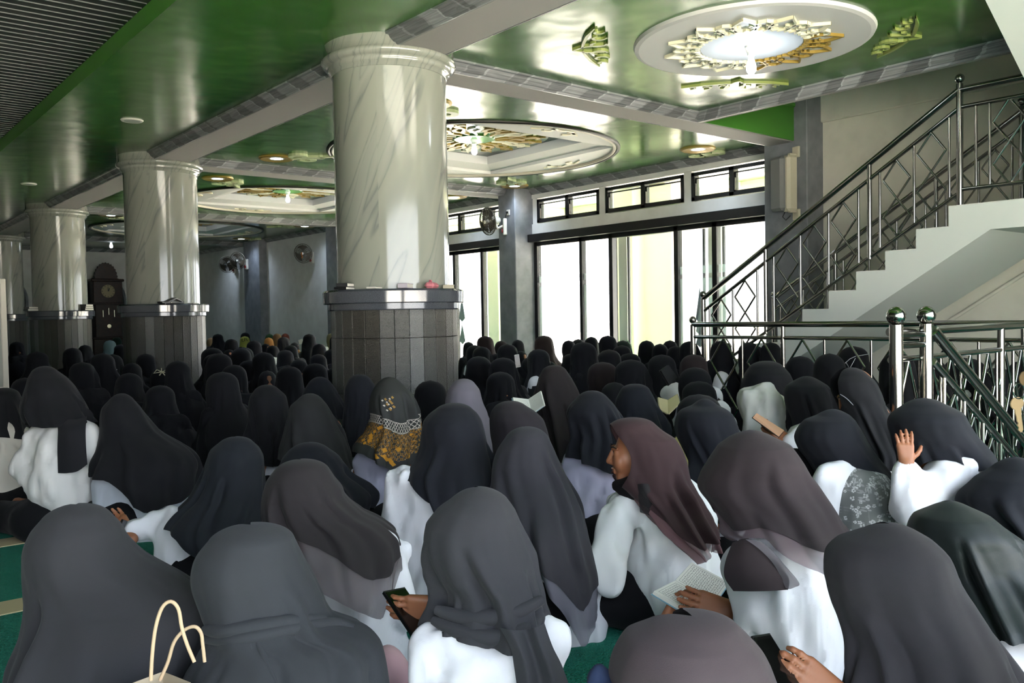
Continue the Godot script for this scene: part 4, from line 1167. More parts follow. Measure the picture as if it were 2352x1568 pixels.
func add_hand(b: MB, wrist: Vector3, dir: Vector3, palm: Vector3, side: float, c: float, spread := 0.12, thumb := 0.5, sc := 1.0, cell := 0.0038) -> void:
	# dir: from wrist to knuckles; palm: the way the palm faces; side: +1 puts the thumb along dir x palm; c: bend of each finger joint
	dir = dir.normalized(); palm = (palm - dir * palm.dot(dir)).normalized()
	var lat := dir.cross(palm) * side
	var F := Field.new(wrist - Vector3.ONE * 0.125 * sc + dir * 0.07 * sc, wrist + Vector3.ONE * 0.125 * sc + dir * 0.07 * sc, cell)
	for k in 4:
		var s := (k - 1.5) * 0.0185
		F.cap(wrist + lat * (-s * 0.6) * sc, wrist + (dir * 0.082 - lat * s) * sc, 0.0155 * sc, 0.0115 * sc, 0.012)
	F.cap(wrist - dir * 0.05 * sc, wrist, 0.024 * sc, 0.022 * sc, 0.012)
	var Ls := [0.066, 0.076, 0.071, 0.055]
	for k in 4:
		var s := (k - 1.5) * 0.0185
		finger(F, wrist + (dir * 0.083 - lat * s) * sc, (dir - lat * s / 0.0185 * spread * 0.5).normalized(), palm, Ls[k] * sc, [0.0088, 0.0090, 0.0086, 0.0076][k] * sc, c)
	finger(F, wrist + (dir * 0.026 + lat * 0.026 + palm * 0.006) * sc, (dir * 0.62 + lat * 0.72 + palm * thumb).normalized(), (dir * 0.8 - lat * 0.5 + palm * 0.3).normalized(), 0.078 * sc, 0.0108 * sc, 0.22)
	F.net(b)

func add_head(b: MB, c: Vector3, bs: Basis, s := 1.0, cell := 0.0045) -> void:
	# head looking along bs * -Z, eyes at half height
	var F := Field.new(c - Vector3(0.13, 0.19, 0.13) * s, c + Vector3(0.13, 0.14, 0.13) * s, cell)
	var P := func(x: float, y: float, z: float) -> Vector3: return c + bs * (Vector3(x, y, z) * s)
	F.ell(P.call(0, 0.025, 0.018), Vector3(0.074, 0.092, 0.088) * s, 0.02, bs)
	F.ell(P.call(0, -0.035, -0.028), Vector3(0.060, 0.078, 0.062) * s, 0.03, bs)
	F.cap(P.call(-0.022, -0.098, -0.062), P.call(0.022, -0.098, -0.062), 0.020 * s, 0.020 * s, 0.025)      # chin
	F.cap(P.call(0, 0.01, -0.088), P.call(0, -0.032, -0.106), 0.0085 * s, 0.0125 * s, 0.014)                # nose
	for q in [-1.0, 1.0]:
		F.ell(P.call(q * 0.012, -0.036, -0.097), Vector3(0.009, 0.008, 0.009) * s, 0.008, bs)               # nostrils
		F.ell(P.call(q * 0.032, 0.003, -0.088), Vector3(0.017, 0.011, 0.012) * s, 0.012, bs, true)           # eye hollows
		F.ell(P.call(q * 0.032, 0.002, -0.077), Vector3(0.0125, 0.0105, 0.0105) * s, 0.004, bs)              # eyelids
		F.cap(P.call(q * 0.016, 0.020, -0.090), P.call(q * 0.048, 0.021, -0.077), 0.006 * s, 0.005 * s, 0.012)  # brow
		F.ell(P.call(q * 0.042, -0.032, -0.072), Vector3(0.024, 0.026, 0.018) * s, 0.03, bs)                 # cheek
		F.ell(P.call(q * 0.072, -0.005, 0.012), Vector3(0.010, 0.030, 0.018) * s, 0.008, bs)                 # ear
	F.cap(P.call(-0.018, -0.063, -0.089), P.call(0.018, -0.063, -0.089), 0.0065 * s, 0.0065 * s, 0.006)      # lips
	F.cap(P.call(-0.015, -0.074, -0.087), P.call(0.015, -0.074, -0.087), 0.0075 * s, 0.0075 * s, 0.006)
	F.cap(P.call(-0.02, -0.0685, -0.099), P.call(0.02, -0.0685, -0.099), 0.0025 * s, 0.0025 * s, 0.004, true)
	F.cap(P.call(0, -0.06, 0.02), P.call(0, -0.17, 0.035), 0.050 * s, 0.052 * s, 0.03)                       # neck
	F.net(b)

func make_body(bow: float, tuck := false, head_turn := 0.0, with_hands := true, with_head := true) -> MB:
	# continuous seated figure, cross-legged, hands together in the lap; pelvis over the origin, facing -Z
	var F := Field.new(Vector3(-0.42, 0.0, -0.52), Vector3(0.42, 0.72, 0.2), 0.02)
	var neck := Vector3(0, 0.545, -0.02 - bow * 0.45); var head := Vector3(0, 0.675, -0.03 - bow)
	F.cap(Vector3(0, 0.13, 0), Vector3(0, 0.30, -0.01 - bow * 0.1), 0.115, 0.095, 0.05)
	F.cap(Vector3(0, 0.30, -0.01 - bow * 0.1), Vector3(0, 0.44, -0.02 - bow * 0.3), 0.095, 0.105, 0.05)
	F.cap(Vector3(-0.09 if tuck else -0.13, 0.48, -0.01 - bow * 0.35), Vector3(0.09 if tuck else 0.13, 0.48, -0.01 - bow * 0.35), 0.05, 0.05, 0.05)
	F.cap(neck - Vector3(0, 0.05, 0), head, 0.048, 0.05, 0.03)
	for s in [-1.0, 1.0]:
		var el := Vector3(s * (0.11 if tuck else 0.21), 0.27, -0.03 if tuck else -0.10 - bow * 0.3)
		var wr := Vector3(s * (0.05 if tuck else 0.075), 0.22, -0.09 if tuck else -0.30 - bow * 0.2)
		F.cap(Vector3(s * (0.09 if tuck else 0.155), 0.48, -0.01 - bow * 0.35), el, 0.045, 0.037, 0.03)
		F.cap(el, wr, 0.036, 0.025, 0.02)
		F.cap(Vector3(s * 0.08, 0.10, 0), Vector3(s * 0.24, 0.12, -0.22), 0.085, 0.06, 0.04)
		F.cap(Vector3(s * 0.24, 0.12, -0.22), Vector3(-s * 0.02, 0.07, -0.33), 0.055, 0.04, 0.03)
		F.cap(Vector3(-s * 0.02, 0.06, -0.33), Vector3(-s * 0.13, 0.045, -0.33), 0.036, 0.03, 0.02)
	var b := MB.new(); F.net(b)
	if with_head: add_head(b, head + Vector3(0, 0.01, 0), Basis(Vector3.UP, head_turn) * Basis(Vector3.RIGHT, -minf(bow * 3.0, 0.5)), 0.9, 0.008 if head_turn == 0.0 else 0.004)
	if with_hands and not tuck:
		for s in [-1.0, 1.0]: add_hand(b, Vector3(s * 0.075, 0.22, -0.30 - bow * 0.2), Vector3(-s * 0.5, -0.1, -0.85), Vector3(0, 0.75, -0.3), -s, 0.45, 0.1, 0.3, 0.95, 0.0075)
	return b

func make_blouse(bow: float) -> MB:
	var F := Field.new(Vector3(-0.36, 0.02, -0.42), Vector3(0.36, 0.64, 0.26), 0.022)
	F.cap(Vector3(0, 0.15, 0.02), Vector3(0, 0.30, 0.0 - bow * 0.1), 0.165, 0.145, 0.06)
	F.cap(Vector3(0, 0.30, 0.0 - bow * 0.1), Vector3(0, 0.43, -0.01 - bow * 0.3), 0.145, 0.135, 0.06)
	F.cap(Vector3(-0.125, 0.485, -0.01 - bow * 0.35), Vector3(0.125, 0.485, -0.01 - bow * 0.35), 0.075, 0.075, 0.05)
	for s in [-1.0, 1.0]:
		var el := Vector3(s * 0.225, 0.26, -0.10 - bow * 0.3)
		F.cap(Vector3(s * 0.165, 0.475, -0.01 - bow * 0.35), el, 0.072, 0.062, 0.035)
		F.cap(el, Vector3(s * 0.085, 0.225, -0.285 - bow * 0.2), 0.06, 0.040, 0.03)
	F.rumple(cloth_noise, 0.022, Vector3(110, 60, 110))
	var b := MB.new(); F.net(b)
	return b

func make_trousers() -> MB:
	var F := Field.new(Vector3(-0.46, -0.02, -0.52), Vector3(0.46, 0.30, 0.28), 0.024)
	F.cap(Vector3(-0.09, 0.115, 0.03), Vector3(0.09, 0.115, 0.03), 0.14, 0.14, 0.05)
	for s in [-1.0, 1.0]:
		F.cap(Vector3(s * 0.09, 0.115, 0), Vector3(s * 0.25, 0.12, -0.22), 0.115, 0.085, 0.05)
		F.cap(Vector3(s * 0.25, 0.12, -0.22), Vector3(-s * 0.02, 0.075, -0.34), 0.08, 0.06, 0.04)
		F.cap(Vector3(-s * 0.02, 0.06, -0.34), Vector3(-s * 0.13, 0.045, -0.35), 0.046, 0.042, 0.03)
	F.rumple(cloth_noise, 0.02, Vector3(80, 80, 80))
	var b := MB.new(); F.net(b)
	return b

func hijab(rings: Array, phi: float, dome: float, hem: Array, face: float, opening: float, seed_: int, fold: float, nt := 48, nv := 28, oc := 0.055, oh := 0.115) -> MB:
	# rings: [y, cx, cz, a, b] from brow ring to below the hem; the crown rises dome above the first ring.
	# a lies along (cos phi, 0, sin phi); hem: heights at even angles; face: direction (angle) of the face opening
	var e1 := Vector3(cos(phi), 0, sin(phi)); var e2 := Vector3(-sin(phi), 0, cos(phi))
	var top: float = rings[0][0] + dome
	var bot: float = rings[-1][0]
	var H := hem.size()
	var pts := []
	var y0: float = rings[0][0]
	var off := float(seed_ % 997) * 3.7
	# the crown leaves the first ring at the slope of the next
	var drop := maxf(y0 - float(rings[1][0]), 0.001)
	var ca := 2.0 - 2.0 * clampf((float(rings[1][3]) - float(rings[0][3])) / drop * dome / float(rings[0][3]), 0.0, 0.6)
	var cb := 2.0 - 2.0 * clampf((float(rings[1][4]) - float(rings[0][4])) / drop * dome / float(rings[0][4]), 0.0, 0.6)
	# a handful of long soft folds: [angle, drift, width, height, start, end]
	var fg := RandomNumberGenerator.new(); fg.seed = seed_ + 5
	var folds := []
	for k in 9:
		var dr := fg.randf_range(-1.6, 1.6)
		folds.append([TAU * (k + fg.randf_range(-0.35, 0.35)) / 9.0, dr, fg.randf_range(0.07, 0.19), fg.randf_range(0.014, 0.040) * (1.0 if fg.randf() < 0.6 else -0.8), fg.randf_range(0.05, 0.30), fg.randf_range(0.35, 0.9)])
	for i in nv + 1:
		var row := []
		for k in nt:
			var th := TAU * k / nt
			var hf := th / TAU * H
			var h0: float = hem[int(hf) % H]; var h1: float = hem[(int(hf) + 1) % H]
			var hy := lerpf(h0, h1, hf - floorf(hf))
			# face opening: rows near the brow and chin are drawn to the rim of an oval
			var v := pow(float(i) / nv, 1.25)
			var y := lerpf(top, hy, v)
			var cx: float; var cz: float; var a: float; var b: float
			if y >= y0:
				var q := clampf((top - y) / dome, 0.0, 1.0)
				cx = rings[0][1]; cz = rings[0][2]
				a = float(rings[0][3]) * sqrt(maxf(q * (ca - (ca - 1.0) * q), 0.0)); b = float(rings[0][4]) * sqrt(maxf(q * (cb - (cb - 1.0) * q), 0.0))
			else:
				var j := 0
				while j < rings.size() - 2 and y < float(rings[j + 1][0]): j += 1
				var r0: Array = rings[j]; var r1: Array = rings[j + 1]
				var q := clampf((float(r0[0]) - y) / (float(r0[0]) - float(r1[0])), 0.0, 1.0)
				# Hermite with slopes from the neighbours keeps the outline smooth
				var rp: Array = rings[maxi(j - 1, 0)]; var rn: Array = rings[mini(j + 2, rings.size() - 1)]
				var o := [0.0, 0.0, 0.0, 0.0]
				for m in 4:
					var p0 := float(r0[m + 1]); var p1 := float(r1[m + 1])
					var m0 := 0.5 * (p1 - float(rp[m + 1])) if j > 0 else (p1 - p0)
					var m1 := 0.5 * (float(rn[m + 1]) - p0)
					var q2 := q * q; var q3 := q2 * q
					o[m] = (2 * q3 - 3 * q2 + 1) * p0 + (q3 - 2 * q2 + q) * m0 + (-2 * q3 + 3 * q2) * p1 + (q3 - q2) * m1
				cx = o[0]; cz = o[1]; a = o[2]; b = o[3]
			var ct := cos(th); var sn := sin(th)
			var dep := top - y
			var n1 := cloth_noise.get_noise_3d(ct * 30.0 + off, sn * 30.0, dep * 70.0)
			var bump := n1 * 0.016 * clampf(dep / 0.3, 0.0, 1.0)
			for fo in folds:
				var x := wrapf(th - fo[0] - fo[1] * (dep - fo[4]), -PI, PI) / float(fo[2])
				if absf(x) < 3.2:
					var g := clampf((dep - fo[4]) / 0.10, 0.0, 1.0)
					g *= clampf((float(fo[5]) - dep) / 0.15, 0.0, 1.0)
					bump += float(fo[3]) * g * (exp(-x * x) - 0.9 * exp(-(x - 1.05) * (x - 1.05) * 2.2))
			bump *= fold
			if y >= y0: bump *= clampf(dep / dome, 0.0, 1.0) * 0.5
			row.append(Vector3(cx, y, cz) + e1 * ((a + bump) * ct) + e2 * ((b + bump) * sn))
		pts.append(row)
	var mb := MB.new()
	var s := mb.v.size()
	# opening in the direction of the face
	if opening > 0.0:
		var fa := fposmod(face, TAU)
		var vc := y0 - oc; var vh := oh
		mb.grid(pts, true)
		var keep := PackedInt32Array()
		for j in range(0, mb.ix.size(), 3):
			var inside := 0
			for m in 3:
				var q := mb.ix[j + m] - s
				var dth := wrapf(TAU * (q % nt) / nt - fa, -PI, PI)
				if Vector2(dth / opening, (mb.v[mb.ix[j + m]].y - vc) / vh).length() < 1.0: inside += 1
			if inside < 3: keep.append_array(PackedInt32Array([mb.ix[j], mb.ix[j + 1], mb.ix[j + 2]]))
		mb.ix = keep
		# snap the vertices inside the rim onto it
		var cyv := {}
		for j in mb.ix:
			if cyv.has(j): continue
			cyv[j] = true
			var q := j - s
			var dth := wrapf(TAU * (q % nt) / nt - fa, -PI, PI)
			var u := Vector2(dth / opening, (mb.v[j].y - vc) / vh)
			if u.length() < 1.0 and u.length() > 0.01:
				var t := u.normalized()
				var ang := fposmod(fa + t.x * opening, TAU) / TAU * nt
				var yy := vc + t.y * vh
				# find the place on the sheet with that angle and height
				var k0 := int(ang) % nt; var fr := ang - floorf(ang)
				for i in nv:
					var A: Vector3 = pts[i][k0].lerp(pts[i][(k0 + 1) % nt], fr); var B: Vector3 = pts[i + 1][k0].lerp(pts[i + 1][(k0 + 1) % nt], fr)
					if A.y >= yy and B.y <= yy:
						mb.v[j] = A.lerp(B, clampf((A.y - yy) / maxf(A.y - B.y, 1e-5), 0, 1)); break
	else:
		mb.grid(pts, true)
	return mb

func cloth(col: Color, rough := 0.85, sheen := 0.25) -> StandardMaterial3D:
	var key := "cloth" + col.to_html() + str(rough)
	if not M.has(key):
		var m := mat(col, rough)
		m.metallic_specular = 0.3
		m.rim_enabled = true; m.rim = sheen; m.rim_tint = 0.4
		m.normal_enabled = true; m.normal_texture = M.weave; m.normal_scale = 0.25
		world_tri(m, 9.0)
		M[key] = m
	return M[key]

func build_people() -> void:
	cloth_noise = noise(0.05, 2, 77)
	M.weave = bump_tex(noise(0.25, 3, 78), 256, 4.0)
	M.skin = mat(Color(0.58, 0.38, 0.27), 0.5)
	M.skin.subsurf_scatter_enabled = true; M.skin.subsurf_scatter_strength = 0.15
	var tr := make_trousers().mesh()
	for bow in BOWS:
		body_variants.append([make_body(bow).mesh(), make_blouse(bow).mesh(), tr])
		body_tucked.append(make_body(bow, true))
	build_crowd()
	build_front()
	build_held()

const HJ := [Color(0.076, 0.076, 0.092), Color(0.10, 0.10, 0.115), Color(0.17, 0.165, 0.18), Color(0.16, 0.13, 0.135), Color(0.10, 0.11, 0.135)]

func clothe(o: Node3D, lead: Vector3, yaw: float, bow_i: int, height: float, blouse: Material, trousers: Material, wide := 0.95) -> void:
	# body, blouse and trousers from the shared figures, turned and fitted to the height
	var sc := Basis(Vector3.UP, yaw) * Basis.from_scale(Vector3(wide, height / 0.795, wide))
	var at := Transform3D(sc, lead)
	part("body", body_variants[bow_i][0], M.skin, o, at)
	if blouse: part("blouse", body_variants[bow_i][1], blouse, o, at)
	part("trousers", body_variants[bow_i][2], trousers, o, at)

func build_crowd() -> void:
	var white := cloth(Color(0.88, 0.88, 0.90), 0.8, 0.1)
	var black := cloth(Color(0.10, 0.10, 0.115), 0.8, 0.1)
	var dark := cloth(Color(0.07, 0.07, 0.08))
	var idx := 0
	for q in CROWD:
		# x, z of the crown, height of the crown, half width of the head, turn, bow, style, colour, group
		var crown := Vector3(q[0], q[2], q[1])
		var yaw: float = q[4]; var bi: int = q[5]; var style: int = q[6]
		var col: Color = q[7] if q[7] is Color else HJ[q[7]]
		var bow: float = BOWS[bi]
		var wd: float = q[3]
		var fwd := Basis(Vector3.UP, yaw) * Vector3(0, 0, -1)
		var base := Vector3(crown.x, 0, crown.z) - fwd * (0.03 + bow) * 0.95
		var g: Array = GROUPS[q[8]]
		var o := thing("person", g[0] if not q[9] else q[9], "person", base, 0, g[1])
		var bl: Color = q[10] if q.size() > 10 else Color.BLACK
		clothe(o, Vector3.ZERO, yaw, bi, crown.y - 0.012, (black if idx % 5 < 3 or q[8] == 0 else white) if bl == Color.BLACK else cloth(bl, 0.8, 0.1), dark, 0.8)
		var c := crown - base
		var k := wd / 0.112
		var fl: float = [0.0, 0.03, -0.025, 0.06][style]
		var r := []
		for w in [[0.085, 0.0, 0.108, 0.122], [0.16, 0.005, 0.114, 0.130], [0.235, 0.02, 0.118 + fl * 0.5, 0.130], [0.31, 0.045, 0.152 + fl, 0.145], [0.40, 0.07 + bow * 0.3, 0.205 + fl, 0.175], [0.52, 0.075 + bow * 0.5, 0.24 + fl * 0.8, 0.21], [0.75, 0.075 + bow * 0.6, 0.25 + fl * 0.8, 0.22]]:
			var p := Vector3(c.x, 0, c.z) - fwd * float(w[1])
			r.append([c.y - float(w[0]) * lerpf(1.0, c.y / 0.8, 0.6), p.x, p.z, float(w[2]) * k, float(w[3]) * k])
		var hm := []
		var rg := RandomNumberGenerator.new(); rg.seed = int(q[0] * 1000) * 7 + int(q[1] * 1000)
		var back := rg.randf_range(0.60, 0.78) if style != 2 else rg.randf_range(0.50, 0.62)
		for j in 16:
			var th := TAU * j / 16.0
			var bk := 0.5 - 0.5 * sin(th)      # sin > 0 is behind when phi follows the turn
			hm.append(c.y - lerpf(back, back - 0.08, bk) - rg.randf_range(0, 0.03))
		var far := Vector2(q[0], q[1]).length() > 8.5
		var mb := hijab(r, -yaw, 0.085, hm, -PI / 2, 0.62, rg.randi() % 997, 1.0, 32 if far else 48, 18 if far else 26)
		part("headscarf", mb, cloth(col), o)
		for ad in ADORN:
			if ad[0] == idx:
				var tb := MB.new()
				for pth in ad[4]:
					var pv := PackedVector3Array()
					for w in pth: pv.append(v3(w) - base)
					tb.tube(pv, ad[3], 6)
				part(ad[1], tb, mat(ad[2], 0.6), o)
		idx += 1

func sheet(rows: Array, subdiv := 6) -> MB:
	# smooth sheet through a coarse net of points
	var out := []
	var h := rows.size(); var w: int = rows[0].size()
	for i in (h - 1) * subdiv + 1:
		var row := []
		var fi := float(i) / subdiv; var i0 := mini(int(fi), h - 2); var ti := fi - i0
		for k in (w - 1) * subdiv + 1:
			var fk := float(k) / subdiv; var k0 := mini(int(fk), w - 2); var tk := fk - k0
			var c := []
			for m in 4:
				var rr: Array = rows[clampi(i0 + m - 1, 0, h - 1)]
				c.append((rr[k0] as Vector3).cubic_interpolate(rr[k0 + 1], rr[maxi(k0 - 1, 0)], rr[mini(k0 + 2, w - 1)], tk))
			row.append((c[1] as Vector3).cubic_interpolate(c[2], c[0], c[3], ti))
		out.append(row)
	var b := MB.new(); b.grid(out)
	return b

func v3(a: Array) -> Vector3: return Vector3(a[0], a[1], a[2])

func capsules(list: Array, cell: float, amp: float, smooth_k := 0.05) -> MB:
	var lo := Vector3.ONE * 1e9; var hi := -lo
	for c in list:
		for j in 2:
			var p := Vector3(c[j * 4], c[j * 4 + 1], c[j * 4 + 2]); var r: float = c[j * 4 + 3]
			lo = lo.min(p - Vector3.ONE * (r + 0.05)); hi = hi.max(p + Vector3.ONE * (r + 0.05))
	var F := Field.new(lo, hi, cell)
	for c in list: F.cap(Vector3(c[0], c[1], c[2]), Vector3(c[4], c[5], c[6]), c[3], c[7], smooth_k)
	if amp > 0: F.rumple(cloth_noise, amp, Vector3(150, 75, 150))
	var b := MB.new(); F.net(b)
	return b

func build_front() -> void:
	var dark := cloth(Color(0.07, 0.07, 0.08))
	for q in FRONT:
		var o := thing("person", q.label, "person", v3(q.base), 0, "seated people nearest the door")
		var yaw: float = q.yaw
		var slim := 0.6 if q.has("blouse") else 0.8
		var at := Transform3D(Basis(Vector3.UP, yaw) * Basis.from_scale(Vector3(slim, (q.h - 0.012) / 0.795, slim)), v3(q.lead) * (slim / 0.95) if not q.has("head") else v3(q.lead))
		var src: MB = body_tucked[q.bow]
		if q.has("head"): src = make_body(BOWS[q.bow], true, 0.0, false, false)
		var bm := MB.new()
		var nb := at.basis.inverse().transposed()
		for k in src.v.size():
			bm.v.append(at * src.v[k]); bm.n.append((nb * src.n[k]).normalized())
		bm.t = src.t.duplicate(); bm.ix = src.ix.duplicate()
		for h in q.get("hands", []): add_hand(bm, v3(h[0]), v3(h[1]), v3(h[2]), h[3], h[4], h[5], h[6], h[7])
		if q.has("head"):
			var hb := Basis(Vector3.UP, q.head[1]) * Basis(Vector3.RIGHT, q.head[2])
			add_head(bm, v3(q.head[0]), hb, q.head[3], 0.0035)
			features(o, v3(q.head[0]), hb, q.head[3])
		part("body", bm, M.skin, o)
		part("trousers", body_variants[q.bow][2], dark, o, Transform3D(Basis(Vector3.UP, yaw) * Basis.from_scale(Vector3(0.85, 0.95, 0.85)), v3(q.lead)))
		if not q.has("blouse"): part("blouse", body_variants[q.bow][1], cloth(q.get("bcol", Color(0.88, 0.88, 0.90)), 0.8, 0.1), o, Transform3D(Basis(Vector3.UP, yaw) * Basis.from_scale(Vector3(0.55, q.h / 0.9, 0.55)), v3(q.lead)))
		if q.has("blouse"):
			part("blouse", capsules(q.blouse, 0.011 if q.near else 0.016, 0.028), cloth(q.get("bcol", Color(0.88, 0.88, 0.90)), 0.8, 0.1), o)
		var mb := hijab(q.rings, q.phi, q.dome, q.hem, q.face, q.open, q.seed, q.fold, 120 if q.near else 72, 84 if q.near else 48, q.get("oc", 0.055), q.get("oh", 0.115))
		var hm: StandardMaterial3D = cloth(q.col, q.get("rough", 0.85), 0.3)
		if q.has("tex"): hm = batik()
		if q.has("hem2"):
			# a single layer of thin voile below, the doubled cloth over it
			var c2: Color = q.col * 2.1; c2.a = 0.74
			part("voile_layer", mb, thin(c2), o)
			mb = hijab(widened(q.rings, 0.005), q.phi, q.dome, q.hem2, q.face, q.open, q.seed, q.fold, 120 if q.near else 72, 84 if q.near else 48, q.get("oc", 0.055), q.get("oh", 0.115))
		var hs := part("headscarf", mb, hm, o)
		extras(o, hs, q)

